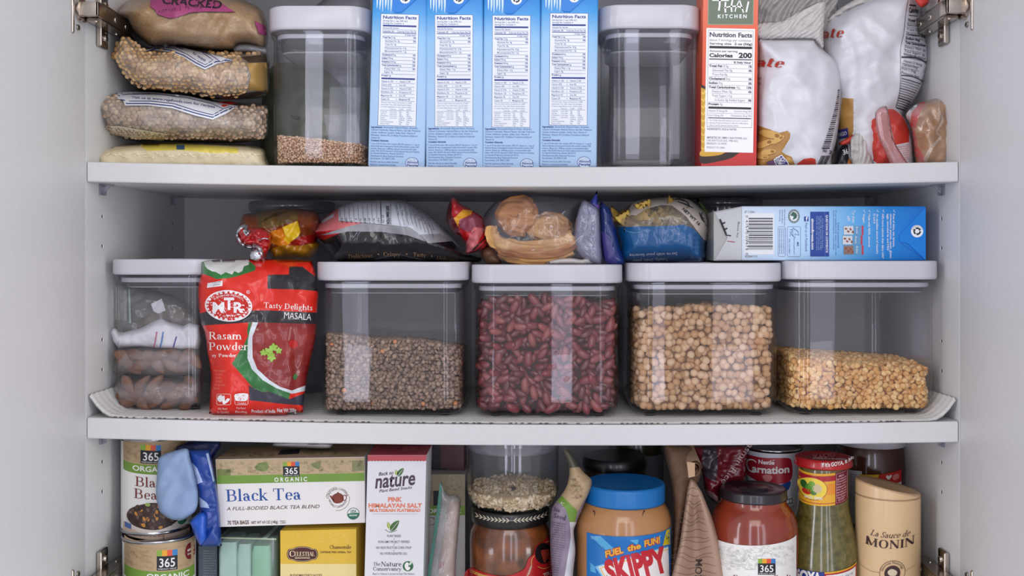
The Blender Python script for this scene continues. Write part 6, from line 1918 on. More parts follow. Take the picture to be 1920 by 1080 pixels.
A.rect(234, 988, 246, 998, ink((70, 100, 160)), 3); A.text('NON GMO', 235, 995, 3, OW, 10)
A.ell(342, 980, 9, 9, OW, 4); A.ring(342, 980, 8.6, 8.6, .8, ink((40, 90, 70)), 5); A.poly([(333.5, 981), (350.5, 981), (348, 986), (342, 989), (336, 986)], ink((40, 110, 80)), 5)
m.art(A, sf); m.build('label', t)
t, c0, prof = can(299, .062, rc + .0012, ZF, hc - .0006, 'lower bean can carrying the black bean can, with a kraft and green label', 2)
m = MB(); m.lathe(c0.x, .062, prof, OW, 80, False, False)
sf = lathe_surf(c0.x, .062, prof)
A = Art(round_xf(299, 67, .036), 4)
A.rect(233, 1018, 365, 1072, KRAFT, 0); engr(A, 235, 1030, 290, 1068, 60, KRL, 8); engr(A, 336, 1030, 362, 1068, 24, KRL, 9)
for i in range(14): A.ring(238 + i * 9, 1027, 3, 2.4, .6, KRL, 1, 0, 180, 8)
A.rect(233, 1072, 365, 1094, OGR, 0); A.text('ORGANIC', 275, 1087, 10, OW, 80, bold=.02)
emblem(A, 294, 1032, 333, 1070)
A.poly(smooth([(352, 1028), (364, 1030), (366, 1048), (364, 1058), (352, 1056), (347, 1042)], 3), ink((112, 26, 32)), 3); A.text('BPA', 352, 1042, 4, OW, 10, bold=.02, layer=4); A.text('liner', 352, 1049, 4, OW, 10, layer=4)
m.art(A, sf); m.build('label', t)

# blue pouch hanging beside the cans
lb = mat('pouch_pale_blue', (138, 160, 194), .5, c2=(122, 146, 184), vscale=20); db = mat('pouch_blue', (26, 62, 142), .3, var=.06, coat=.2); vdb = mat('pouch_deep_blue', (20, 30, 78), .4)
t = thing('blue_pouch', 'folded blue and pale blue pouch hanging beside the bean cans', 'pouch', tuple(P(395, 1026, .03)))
m = MB(); Pillow(c10([(960, 165), (1130, 165), (1150, 260), (1178, 420), (1200, 570), (1218, 862), (1062, 866), (1020, 790), (985, 680), (1060, 612), (1040, 480), (1000, 330)]), .034, .012, .03, 14, [(.004, .03, 161, 'k')], sm=False).mesh(m, db, [(c10([(985, 250), (1005, 262), (1040, 300), (1080, 400), (1050, 412), (1028, 425), (1005, 340)]), mat('pouch_painted_sheen', (170, 188, 222), .35)), (c10([(1050, 505), (1075, 525), (1110, 550), (1130, 590), (1062, 582)]), mat('pouch_painted_sheen', (170, 188, 222), .35)), (c10([(1104, 195), (1122, 190), (1165, 390), (1155, 400)]), mat('pouch_painted_sheen', (170, 188, 222), .35)), (c10([(1110, 615), (1140, 622), (1145, 650), (1120, 668)]), mat('pouch_painted_sheen2', (88, 104, 176), .35))], 4); m.build('side', t)  # pale zones paint reflections into the pouch colour
m = MB(); Pillow(c10([(758, 240), (790, 205), (860, 180), (965, 158), (990, 230), (1020, 350), (1045, 480), (1032, 600), (950, 662), (870, 674), (800, 640), (762, 595), (742, 480), (750, 330)]), (.020), .005, .008, 12, [(.003, .018, 163, 'k'), (.0015, .03, 164, 'f')]).mesh(m, lb, res=5); m.build('front', t)
m = MB(); Pillow(c10([(868, 180), (885, 140), (1000, 105), (1120, 92), (1205, 100), (1215, 140), (1170, 200), (1140, 260), (1000, 250), (960, 170)]), .060, .012, .03, 10, [(.003, .04, 165, 'c')], sm=False).mesh(m, vdb, res=5); m.build('back', t)
m = MB(); Pillow(c10([(985, 690), (1030, 640), (1080, 608), (1110, 640), (1115, 800), (1070, 868), (1040, 830)]), .024, .010, .008, 14, [(.002, .05, 166, 'c')], sm=False).mesh(m, mat('pouch_bright_blue', (24, 84, 190), .28, coat=.3), res=4); m.build('fold', t)
# dark box with fine print below it
def boxq(name, label, cat, fl, fr, fbr, fbl, yf, depth, m_, bev=0.):
    """a carton given by its front corners (top left, top right, bottom right, bottom left)"""
    yl_, yr_ = yf if isinstance(yf, tuple) else (yf, yf)
    a, b, c, d = P(*fl, yl_), P(*fr, yr_), P(*fbr, yr_), P(*fbl, yl_)
    ax = Vector((b.x - a.x, b.y - a.y, 0)).normalized()
    n = Vector((-ax.y, ax.x, 0)) * depth
    mb = MB(); mb.hexa([d, c, c + n, d + n, a, b, b + n, a + n], m_)
    return mb, tilt_surf(a, b, d), (a, b, c, d, n)
mb, sf, cs = boxq('', '', '', (372, 1024), (407, 1024), (407, 1216), (373, 1216), .072, .08, mat('dark_box', (70, 82, 90), .5))
A = Art(ml=60)
r_ = random.Random(3)
for i in range(13): A.text('ingredients may vary by batch'[r_.randint(0, 6):18], 381, 1034 + i * 4.6, 2.6, ink((140, 154, 160)), 24 - (i % 4) * 2)
mb.art(A, sf); tag(mb.build('dark_box'), 'dark grey box with fine print between the lower can and the clear tea box', 'box')

# black tea box
kraft = mat('kraft', (182, 156, 122), .6, var=.05, vscale=60)
mb, sf, cs = boxq('', '', '', (404, 861.5), (683.5, 856.5), (684.5, 980), (412, 988), (.040, .047), .076, mat('tea_white', (226, 222, 220), .5, var=.02))
a, b, c, d, n = cs
u = Vector((0, 0, .0003))
mb.add([a + u, b + u, b + n + u, a + n + u], [(0, 1, 2, 3)], kraft)
A = Art(ml=60)
sh = lambda y: np.interp
def tx_(v):      # rows lean with the front of the box
    x, y = v[:, 0], v[:, 1]
    f = (x - 405) / 279.
    return np.stack([x + (y - 860) * .06 * (1 - f), y + f * np.interp(y, [858, 990], [-4.6, -8])], 1)
A.xf = tx_
A.rect(404.5, 862, 683.5, 892, ink((186, 162, 128)), 0); A.rect(404.5, 892, 683.5, 907.5, OGR, 0)
engr(A, 408, 866, 525, 890, 90, ink((140, 130, 90)), 21); engr(A, 566, 866, 680, 890, 90, ink((140, 130, 90)), 22)
A.poly(smooth([(478, 876), (486, 870), (500, 868), (503, 880), (492, 886), (480, 882)], 3), ink((120, 136, 78)), 1); A.poly(smooth([(582, 874), (600, 869), (598, 884)], 3), ink((128, 134, 86)), 1); A.rect(405, 880, 431, 892, ink((120, 126, 70)), 1); A.rect(660, 868, 683, 888, ink((136, 136, 96)), 1)
A.text('BEST', 464, 887, 4.6, ink((120, 110, 70)), 15); A.text('PURE', 563, 873.5, 4, ink((130, 112, 70)), 14)
emblem(A, 530, 868.5, 561, 896)
A.text('O R G A N I C', 513, 905.5, 7.6, OW, 62, bold=.03)
TBL = ink((36, 78, 152)); TBR = ink((84, 44, 34))
A.text('Black Tea', 420, 940.5, 22, TBL, 142, font=serif, bold=-.01)
A.text('A FULL-BODIED BLACK TEA BLEND', 419.5, 957.5, 6.4, TBR, 178, shear=.25)
A.text('70 TEA BAGS', 420, 984, 6.8, ink((92, 56, 44)), 41, bold=.025); A.text('NET WT 4.9 OZ (140g)', 465.5, 984, 5, ink((92, 56, 44)), 51, bold=.015)
A.stroke([(521, 979.5), (532, 979.5), (532, 984.5), (521, 984.5), (521, 979.5)], .5, TBR, 1, sm=False); A.text('TEA', 522.5, 984, 3.4, TBR, 8)
A.ring(632.5, 940.5, 22.5, 22.5, .6, TBR, 1, -10, 100); A.ring(632.5, 940.5, 22.5, 22.5, .5, TBR, 1, 190, 260)
A.arc('CONTAINS CAFFEINE', 632.5, 940.5, 17, -95, 4.4, TBR, 165); A.arc('NATURALLY CAFFEINATED', 632.5, 940.5, 17.5, 95, 4, TBR, 165, flip=True)
tp = ink((122, 52, 36))
A.poly(smooth([(622, 936), (626, 932), (634, 931), (641, 933), (644, 939), (642, 946), (636, 949), (628, 949), (623, 945)], 4), tp, 2); A.poly([(617, 935), (620, 934), (626, 942), (625, 947), (620, 940)], tp, 2); A.ring(645, 939, 4, 5, 1.4, tp, 2); A.ell(633, 929.5, 1.8, 1.6, tp, 2); A.stroke([(627, 932), (633, 930.4), (640, 932)], 1.4, tp, 2)
A.ell(662, 970, 11.5, 11, OW, 2); A.ring(662, 970, 11.2, 10.8, 1, ink((40, 84, 70)), 3); A.poly(smooth([(651.5, 970), (662, 968.5), (672.5, 969), (671, 976), (662, 980.5), (653.5, 977)], 3), ink((30, 104, 80)), 3); A.text('USDA', 662, 967.5, 5, ink((40, 100, 80)), 12, 'c', .03, layer=4); A.text('ORGANIC', 662, 974.5, 3, OW, 16, 'c', .02, layer=4)
mb.art(A, sf)
tf = tilt_surf(a + u, b + u, b + n + u)
A = Art(ml=60); A.poly([(520, 853), (527, 844), (563, 842), (560, 851)], EK, 0); A.poly([(568, 850), (575, 842), (660, 839), (660, 846)], ink((150, 130, 100)), 0)
engr(A, 420, 846, 515, 856, 30, ink((140, 120, 86)), 31, 0); engr(A, 580, 842, 670, 852, 30, ink((140, 120, 86)), 32, 0)
mb.art(A, tf)
tag(mb.build('tea_box'), 'long white and kraft black tea box lying on two smaller tea boxes', 'box')
pil = Pillow(c11([(460, 135), (500, 112), (620, 106), (800, 108), (890, 118), (900, 140), (860, 160), (700, 156), (560, 150)]), .085, .02, .02, 8, [(.002, .05, 171, 'c')])
m = MB(); pil.mesh(m, mat('grey_white_bag', (196, 194, 196), .4), res=4); A = Art(ml=4); A.text('ORGANIC', 577, 835, 3.6, GREYT, 22, rot=-3); m.art(A, pil.surf(), .0008)
tag(m.build('small_bag'), 'flat whitish bag lying on top of the black tea box', 'bag')

# clear plastic tea box
t_c = film('box_plastic', (236, 244, 240), .10, (190, 204, 200), .08, .06)
X0, X1 = P(408, 0, .054).x, P(520, 0, .054).x; z1 = ZP(1007, .054)
t = thing('clear_box', 'clear plastic box of pale green sachets under the black tea box', 'box', ((X0 + X1) / 2, .09, ZF))
m = MB(); m.loft((X0 + X1) / 2, .087, [(X1 - X0, .066, .006, ZF + .0005), (X1 - X0, .066, .006, z1 - .001), (X1 - X0 - .002, .064, .006, z1)], t_c, 4, smooth=False); m.build('case', t)
m = MB()
for x0, x1, y_, z_ in ((404, 411, .055, 0),): pass
m.tube([P(409, 1008, .056), P(518, 1011, .056)], .0009, mat('box_seam', (206, 208, 170), .3), 6); m.tube([P(496, 1009, .055), (P(496, 0, .055).x + .004, .115, z1 + .0004)], .003, mat('box_tape', (196, 204, 204), .25), 6, True, .15); m.build('seam', t)
sg = [mat('sachet', (206, 226, 220), .5, c2=(180, 206, 200), vscale=30), mat('sachet_green', (120, 188, 146), .5, c2=(170, 212, 184), vscale=30)]
for i, (px, w_, k) in enumerate(((432, 34, 0), (462, 26, 0), (494, 36, 1))):
    o = MB(); cx_ = P(px, 0, .07).x; hw = U(w_ / 2, .07)
    o.loft(cx_, .083, [(hw * 1.6, .046, .004, ZF + .002), (hw * 2, .05, .005, ZF + .02), (hw * 2, .05, .005, z1 - .020), (hw * 1.7, .044, .004, z1 - .008 - .002 * i)], sg[k], 4)
    tag(o.build('tea_sachet'), ('pale tea sachet at the left end of the clear box', 'pale tea sachet in the middle of the clear box', 'green tea sachet at the right end of the clear box')[i], 'sachet', 'sachets in the clear box')

# yellow tea box
mb, sf, cs = boxq('', '', '', (525.5, 995), (668, 992), (668, 1216), (526, 1216), (.055, .052), .075, mat('tea_yellow', (222, 182, 56), .45, var=.03))
a, b, c, d, n = cs
lid_y = mat('tea_yellow_flap', (206, 170, 54), .45, var=.06)
mb.add([a + Vector((.003, .006, .0006)), b + Vector((.0, .004, .0006)), b + n + Vector((.001, 0, .0045)), a + n + Vector((.010, 0, .003)), a + Vector((.003, .006, 0)), b + Vector((0, .004, 0)), b + n, a + n], [(0, 1, 2, 3), (0, 4, 5, 1), (1, 5, 6, 2), (2, 6, 7, 3), (3, 7, 4, 0)], lid_y)
A = Art(ml=60)
A.rect(525.8, 1058, 668, 1140, ink((232, 212, 146)), 0); A.rect(525.8, 1057.2, 668, 1058, ink((240, 224, 160)), 1)
sw = ink((232, 200, 96))
for cx_, cy_, r in ((601, 1009, 7), (620, 1002, 5), (628, 1012, 6), (645, 1006, 5), (652, 1014, 5), (605, 1046, 6), (622, 1050, 5), (560, 1003, 4)):
    A.stroke([(cx_ + r * (1 - i / 12) * math.cos(i * .75), cy_ + r * (1 - i / 12) * math.sin(i * .75)) for i in range(11)], [.6, 1.3, 1.6], sw, 1)
A.stroke([(596, 1016), (610, 1015), (628, 1002), (650, 1000)], 1, sw, 1); A.stroke([(600, 1040), (618, 1044), (640, 1052)], 1, sw, 1)
CEL = ink((78, 34, 34)); CRE = ink((232, 214, 176))
def badge(k):
    return smooth([(538 + 0 * k, 1039), (541, 1030), (549, 1028.5), (556, 1025.5), (567, 1024.5), (578, 1025.5), (585, 1028.5), (593, 1030), (596.5, 1039), (593, 1048), (585, 1050), (578, 1052.5), (567, 1053.5), (556, 1052.5), (549, 1050), (541, 1048)], 3)
A.poly(badge(0), CEL, 1); A.stroke([(567 + (x - 567) * .94, 1039 + (y - 1039) * .9) for x, y in badge(0)], .6, CRE, 2, True, False)
A.text('C', 543, 1043.5, 11, CRE, 8.5, font=serif, bold=.03, layer=3); A.text('ELESTIAL', 552, 1042.5, 8, CRE, 38, font=serif, bold=.03, layer=3); A.text('SEASONINGS', 553, 1047.3, 2.8, CRE, 28, bold=.02, layer=3)
A.text('Chamomile', 618.5, 1029, 6.8, CEL, 40, font=serif); A.text('CAFFEINE FREE HERBAL TEA', 600, 1037, 3.6, CEL, 58.5, bold=.012)
A.text("BLENDMASTER'S NOTES", 544, 1080.5, 4, CEL, 60, bold=.012)
mb.art(A, sf)
tag(mb.build('tea_box'), 'yellow chamomile tea box under the right end of the black tea box', 'box')

# flatbread box
mb, sf, cs = boxq('', '', '', (689.5, 853.5), (799.5, 853.5), (790, 1216), (680, 1216), .036, .060, mat('flatbread_white', (220, 218, 222), .5, var=.02))
a, b, c, d, n = cs
redtop = mat('flatbread_red', (160, 58, 66), .5, var=.05)
mb.add([a + u, b + u, b + n + Vector((0, 0, .002)), a + n + Vector((0, 0, .002)), a, b, b + n, a + n], [(0, 1, 2, 3), (0, 4, 5, 1), (1, 5, 6, 2), (2, 6, 7, 3), (3, 7, 4, 0)], redtop)
A = Art(ml=60)
A.xf = lambda v: np.stack([v[:, 0] - (v[:, 1] - 930) * .0265, v[:, 1]], 1)
A.rect(687.6, 853.8, 797.4, 864, ink((186, 78, 84)), 0)
for i in range(18): A.rect(688 + i * 6.08, 863.4, 691 + i * 6.08, 864.6, ink((186, 78, 84)), 0)
PUR = ink((72, 54, 66)); LF1 = ink((66, 104, 58)); LF2 = ink((150, 172, 62)); SAL = ink((222, 124, 92))
A.text('Back to', 709, 892, 6.2, PUR, 28, shear=.3, bold=.015, rot=-6)
A.text('nature', 703, 915.5, 26, PUR, 76, shear=.22, bold=.02, rot=-5.5); A.text('Plant Based Snacks', 711, 923.5, 5.4, PUR, 62, shear=.3, bold=.01, rot=-7)
def leaf(x, y, L, a, m, layer=2):
    ca_, sa_ = math.cos(math.radians(a)), math.sin(math.radians(a))
    pts = [(0, 0), (L * .35, -L * .26), (L * .75, -L * .2), (L, 0), (L * .7, L * .16), (L * .3, L * .2)]
    A.poly(smooth([(x + p * ca_ - q * sa_, y + p * sa_ + q * ca_) for p, q in pts], 4), m, layer)
    A.stroke([(x, y), (x + L * .9 * ca_, y + L * .9 * sa_)], .6, OW, layer + 1)
leaf(744, 893, 19, -52, LF1); leaf(744, 892, 12, -104, LF2)
A.text('PINK', 741, 940.5, 8, SAL, 26, 'c', .04); A.text('HIMALAYAN SALT', 741.5, 951.5, 7.4, SAL, 100, 'c', .04); A.text('MULTIGRAIN FLATBREAD', 741.5, 959.5, 5.2, SAL, 95, 'c', .04)
A.rect(699, 963.5, 783, 964, ink((180, 150, 150)), 1)
leaf(734, 996, 25, -52, LF1); leaf(733, 992, 14, -108, LF2); A.stroke([(724, 993), (734, 998), (746, 994)], .9, LF1, 2)
for s, y, w in (('PLANT BASED', 1007, 26), ('NON-GMO PROJECT VERIFIED', 1018, 59), ('NO HIGH FRUCTOSE CORN SYRUP', 1029, 66), ('NO HYDROGENATED OILS', 1040, 50)): A.text(s, 741, y, 4.4, ink((88, 92, 96)), w, 'c', .005)
for y in (1010.5, 1021.5, 1032.5): A.ell(741, y, .8, .8, PUR, 2, n=8)
NC = ink((78, 84, 82))
A.text('The', 703.5, 1060.5, 6.4, NC, 13, font=serif); A.text('Nature', 718, 1062, 9, NC, 38, font=serif); A.text('Conservancy', 703.5, 1070, 7.4, NC, 53, font=serif)
A.ell(768.5, 1061.5, 10, 9.5, ink((46, 100, 62)), 1); A.poly(smooth([(762, 1060), (766, 1054), (770, 1057), (769, 1062), (773, 1064), (770, 1069), (765, 1068)], 3), OW, 2); leaf(771, 1060, 9, -60, ink((190, 206, 190)), 2)
A.text('Back to Nature is proud to help The Nature', 742, 1077.5, 3.4, NC, 78, 'c')
mb.art(A, sf); A = Art(ml=60)
tf = tilt_surf(a + u, b + u, b + n + Vector((0, 0, .002)))
A.poly([(752, 848), (756, 838), (785, 837), (782, 846)], ink((178, 80, 86)), 0); mb.art(A, tf, .0004)
tag(mb.build('flatbread_box'), 'tall white flatbread box with a red top and orange lettering', 'box')

# boxes further back
mb, sf, cs = boxq('', '', '', (797, 889), (872, 891), (872, 1216), (794, 1216), .110, .06, mat('dim_white', (190, 188, 184), .5))
A = Art(ml=60); A.rect(797.5, 889.5, 872, 948, ink((150, 136, 110)), 0); engr(A, 799, 892, 812, 946, 20, ink((110, 98, 78)), 41); engr(A, 836, 892, 868, 920, 24, ink((110, 98, 78)), 42); A.rect(812.5, 920, 836, 948, EK, 1); A.rect(797.5, 948, 872, 966, OGR, 0); A.text('ORGANIC', 802, 962, 8, OW, 62, bold=.02); A.text('C', 802, 985, 15, ink((92, 60, 50)), 12, font=serif)
mb.art(A, sf); tag(mb.build('organic_box'), 'kraft and green organic box standing behind the clear zip bag', 'box')
mb, sf, cs = boxq('', '', '', (802, 828), (870, 828), (870, 886.5), (801, 886.5), .135, .05, mat('maroon_box', (84, 42, 46), .5, var=.1))
A = Art(ml=60); A.rect(806, 832, 826, 884, ink((40, 28, 36)), 0); A.rect(812, 878, 838, 885, EK, 1); mb.art(A, sf); tag(mb.build('dark_red_box'), 'dark red box lying on the organic box under the middle shelf', 'box')
# standing clear bag with a teal edge
pil = Pillow(c12([(600, 398), (628, 452), (662, 492), (702, 486), (745, 520), (747, 560), (728, 800), (712, 1000), (690, 1440), (480, 1440), (510, 1050), (540, 850), (575, 600)]), .060, .014, .02, 20, [(.004, .02, 181, 'k'), (.0015, .05, 182, 'k')])
m = MB(); pil.mesh(m, film('bag_film_grey', (246, 246, 248), .22, (206, 204, 206), .12, .06, .4, 40, .18), res=5, grow=.002)
zb2 = m.build('zip_bag'); tag(zb2, 'clear zip bag with a teal edge standing beside the flatbread box', 'bag')
A = Art(ml=5); A.poly(c12([(598, 400), (612, 440), (600, 600), (560, 860), (530, 1060), (505, 1440), (482, 1440), (510, 1050), (540, 850), (575, 600)]), ink((88, 158, 142), .3), 0)
m = MB(); m.art(A, pil.surf(), .003); m.build('zip_edge', zb2)
m = MB(); Pillow(c12([(660, 560), (700, 545), (745, 548), (742, 600), (725, 820), (700, 1100), (690, 1440), (560, 1440), (600, 900)]), .076, .010, .012, 20, [(.002, .05, 183, 'f')]).mesh(m, mat('crackers', (190, 150, 124), .6, c2=(206, 176, 156), vscale=20), [(c12([(585, 960), (630, 985), (620, 1030), (575, 1020)]), mat('red_crumb', (190, 90, 80), .6))], res=5); m.build('contents', zb2)

# oat tub on a brown jar
yt = .095; tc = P(962, 0, yt).x; rt = U(87, yt)
zj = ZP(966, yt - rt + .006)           # top of the jar lid
zt = S2(tc) - .0222 - .0012
t = thing('oat_tub', 'round clear tub of pale oats on top of the brown jar', 'tub', (tc, yt, zj))
m = MB(); zlid = zt - .0135
m.lathe(tc, yt, [(rt * .80, zj + .0004), (rt * .87, zj + .003), (rt * .95, zj + .010), (rt * .985, zj + .018), (rt * .99, zlid)], acryl, 72, True, False)
m.lathe(tc, yt, [(rt * .79, zj + .002), (rt * .93, zj + .011), (rt * .965, zj + .02), (rt * .97, zlid)], acryl, 72, True, False)
m.build('body', t)
m = MB(); m.lathe(tc, yt, [(rt * .97, zlid - .006), (rt * .99, zlid - .004), (rt * 1.02, zlid), (rt * 1.02, zt - .002), (rt, zt)], film('tub_lid2', (226, 226, 232), .2, (200, 200, 210), .06, .08), 72, False, True); m.build('lid', t)
ot = [mat('oat', (216, 194, 156), .6, var=.08), mat('oat_pale', (228, 210, 178), .6), mat('oat_deep', (194, 168, 126), .6)]
m = MB(); xf = []; random.seed(31)
for k in range(1500):
    a = random.random() * 6.283; q = math.sqrt(random.random()) if k > 700 else random.uniform(.88, .99)
    lvl = ZP(914, .095) + .004 * noise.noise((math.cos(a) * 2 * q, math.sin(a) * 2 * q, 3)) + .003 * math.sin(a) - zj
    z = random.uniform(.004, lvl) if k <= 700 else lvl - random.uniform(0, .005)
    rad = rt * min(.955, .80 + .155 * min(1, z / .014)) - .002
    xf.append(((tc + rad * q * math.cos(a), yt + rad * q * math.sin(a), zj + z), (random.gauss(0, .9), random.gauss(0, .9), random.random() * 6), (.0048, .0036, .0012), random.choice(ot)))
scatter(m, b2v, b2f, xf, None)
lv = ZP(914, .095)
m.lathe(tc, yt, [(rt * .70, zj + .004), (rt * .84, zj + .012), (rt * .90, zj + .022), (rt * .90, lv - .006)], mat('oat_heap', (176, 150, 110), .8, var=.1), 40)
tag(m.build('oats'), 'pale rolled oats filling the bottom third of the round clear tub', 'oats', kind='stuff')

jc = P(956.5, 0, yt).x; rj = U(75.5, yt)
t = thing('brown_jar', 'brown glass jar with a black laurel lid under the oat tub', 'jar', (jc, yt, ZF))
brown = mat('brown_filling', (142, 78, 34), .22, c2=(56, 30, 14), vscale=46, coat=.8, spec=.6)
zl0 = zj - .0165
prof = [(rj * .9, ZF + .0005), (rj, ZF + .006), (rj * 1.0, zl0 - .022), (rj * .975, zl0 - .012), (rj * .90, zl0 - .004), (rj * .86, zl0)]
m = MB(); m.lathe(jc, yt, prof, brown, 80)
m.build('glass', t)
m = MB(); lp = [(rj * .93, zl0 - .001), (rj * .965, zl0), (rj * .97, zj - .003), (rj * .95, zj - .0006), (rj * .90, zj), (rj * .885, zj - .001)]
m.lathe(jc, yt, lp, mat('black_lid', (22, 22, 24), .3, coat=.3), 80)
A = Art(round_xf(956.5, 73, .04), 3)
LR = ink((200, 190, 170))
for sgn in (-1, 1):
    for i in range(9):
        x = 959 + sgn * (4 + i * 7.2)
        y = 976
        A.stroke([(x, y), (x + sgn * 3.5, y - 2.2), (x + sgn * 6.5, y - 4.6)], [.6, 2.2, .5], LR, 1); A.stroke([(x, y), (x + sgn * 3.5, y + 2.2), (x + sgn * 6.5, y + 4.0)], [.6, 2.2, .5], LR, 1)
    A.stroke([(959, 976), (959 + sgn * 66, 976)], .7, LR, 1, sm=False)
m.art(A, lathe_surf(jc, yt, [(rj * .968, zl0), (rj * .97, zj - .003)]), .0003); m.build('lid', t)
A = Art(ml=4); JR = ink((176, 26, 32), .3); GO = ink((206, 164, 84), .3)
A.poly(smooth(c13([(392, 1018), (480, 1052), (600, 1078), (700, 1070), (780, 1030), (800, 990), (815, 950), (850, 920), (870, 870), (920, 830), (968, 812), (972, 1100), (392, 1100)]), 3), JR, 0)
A.stroke(c13([(392, 1040), (480, 1078), (560, 1092)]), 5, GO, 1); A.stroke(c13([(800, 1090), (830, 1030), (838, 960), (862, 925), (880, 880), (925, 842), (968, 826)]), 1.3, GO, 1)
A.ell(780 + .2593 * 922, 800 + .2593 * 915, 16, 20, ink((30, 22, 22), .3), 2); A.ring(780 + .2593 * 922, 800 + .2593 * 915, 16.5, 20.5, 1.2, JR, 3)
A.poly(smooth(c13([(905, 900), (935, 880), (960, 890), (962, 930), (945, 960), (930, 985), (915, 950)]), 3), ink((150, 50, 40), .3), 4); A.poly(smooth(c13([(890, 880), (940, 850), (968, 870), (930, 890)]), 3), ink((20, 16, 18), .3), 5)
A.stroke(c13([(880, 1010), (920, 1025), (965, 1015)]), 1.2, GO, 3)
for i in range(5): A.stroke(c13([(800 + i * 6, 1075 - i * 14), (822 + i * 4, 1062 - i * 14)]), 1.4, LR, 3)
A.text('TOS', 1020, 1080.5, 5, OW, 12, rot=-22, bold=.02)
m = MB(); m.art(A, lathe_surf(jc, yt, prof), .0005); m.build('label', t)

# seed pouch
pil = Pillow(c13([(1058, 150), (1112, 180), (1170, 272), (1215, 332), (1266, 380), (1264, 440), (1216, 562), (1162, 690), (1140, 760), (1152, 900), (1135, 1080), (1120, 1440), (990, 1440), (985, 1080), (972, 900), (975, 640), (1000, 560), (1045, 500), (1092, 420), (1108, 300)]), .052, .016, .02, 24, [(.003, .03, 191, 'f'), (.003, .02, 192, 'k')])
m = MB(); pil.mesh(m, mat('seed_pouch', (136, 122, 140), .45, var=.06), [(c13([(1100, 270), (1130, 200), (1180, 270), (1275, 370), (1275, 440), (1170, 612), (1052, 500), (1095, 420)]), kraft), (c13([(1055, 498), (1168, 610), (1150, 695), (1112, 690), (1082, 592), (1020, 540)]), mat('pouch_green', (110, 146, 56), .45)), (c13([(1112, 690), (1180, 690), (1160, 1440), (1080, 1440), (1075, 1080), (1120, 800)]), mat('pouch_white', (206, 204, 208), .5)), (c13([(1040, 140), (1120, 180), (1190, 290), (1105, 300), (1060, 480), (1040, 300)]), mat('pouch_olive', (92, 90, 72), .5))], 4)
A = Art(ml=4); PT = ink((66, 56, 80))
A.text('Chia', 1033, 957, 8, PT, 16, font=serif, rot=14); A.text('Seed', 1037, 970, 9, PT, 24, font=serif, rot=16)
for i in range(24): A.text('whole seeds rich in fibre and'[i % 5:20], 1034 - i * .12, 980 + i * 4.4, 2.6, PT, 27 - (i > 8) * (i - 8) * .9, rot=10)
engr_c = ink((120, 104, 80)); Q = c13([(1120, 400), (1230, 500)])
engr(A, 1068, 892, 1092, 935, 30, engr_c, 61); A.text('IC', 1050, 944, 5, OW, 7, rot=40)
m.art(A, pil.surf(), .0009); tag(m.build('seed_pouch'), 'kraft, green and mauve seed pouch beside the peanut butter jar', 'pouch')

# peanut butter jar
ys = .078; sc_ = P(1168.5, 0, ys).x; rs_ = U(90, ys); rl = U(76.5, ys); lc = P(1170.5, 0, ys).x
t = thing('peanut_butter_jar', 'large peanut butter jar with a ribbed blue lid', 'jar', (sc_, ys, ZF))
zlt, zlb = ZP(921, ys - rl), ZP(957, ys - rl)
m = MB()
butter = mat('peanut_butter', (184, 132, 84), .22, c2=(172, 120, 74), vscale=14, coat=.6)
prof = [(rs_ * .92, ZF + .0005), (rs_, ZF + .008), (rs_ * .99, zlb - .052), (rs_ * .985, zlb - .040), (rs_ * 1.0, zlb - .030), (rs_ * .985, zlb - .018), (rs_ * .93, zlb - .009), (rs_ * .86, zlb - .003), (rs_ * .80, zlb + .001)]
m.lathe(sc_, ys, prof, butter, 96); m.build('jar', t)
m = MB(); blue_lid = mat('blue_lid', (12, 110, 182), .34, var=.04)
rib = lambda r, z, a: r * (1 + (.0045 if int(a / (2 * math.pi) * 240) % 2 else 0)) if r > rl * .985 and zlb + .0025 < z < zlt - .003 else r
m.lathe(lc, ys, [(rl * .95, zlb + .001), (rl * .985, zlb), (rl * .99, zlb + .002), (rl * .99, zlb + .003), (rl * .99, zlt - .0035), (rl * .985, zlt - .002), (rl * .96, zlt - .0004), (rl * .93, zlt), (rl * .90, zlt - .0008), (rl * .2, zlt - .0012)], blue_lid, 240, False, True, 1, 1, rib)
m.build('lid', t)
sf = lathe_surf(sc_, ys, prof)
A = Art(round_xf(1168.5, 91, .045), 4); LBU = ink((24, 110, 184), .3); LBU2 = ink((84, 168, 214), .3)
A.rect(1100, 1006, 1258, 1150, LBU, 0); A.xf = None
A.poly(c14([(262, 795), (330, 790), (455, 905), (380, 905)]), LBU2, 1); A.poly(c14([(540, 820), (608, 815), (600, 850), (575, 915), (590, 850)]), LBU2, 1); A.poly(c14([(715, 800), (770, 785), (740, 850)]), LBU2, 1); A.poly(c14([(255, 980), (290, 1010), (300, 1060), (260, 1045)]), LBU2, 1)
A.poly(c14([(808, 750), (832, 738), (834, 850), (782, 860)]), ink((214, 190, 30), .3), 1); A.text('50', 1248, 1012, 5, BLK, 7, rot=-14)
A.text('NO NEED', 1107.5, 1007, 2.6, ink((170, 206, 232)), 17, rot=3); A.text('TO STIR', 1107.5, 1011, 2.6, ink((170, 206, 232)), 14, rot=3)
YO = ink((228, 178, 52), .3); RO = ink((196, 52, 36), .3)
A.poly(c14([(290, 1010), (822, 862), (830, 1100), (350, 1100)]), ink((120, 190, 226), .3), 2); A.poly(c14([(312, 1014), (822, 872), (830, 1100), (362, 1100)]), ink((232, 226, 222), .3), 3)
A.stroke(c14([(370, 1100), (330, 1022), (822, 884)]), 1.6, YO, 4, sm=False)
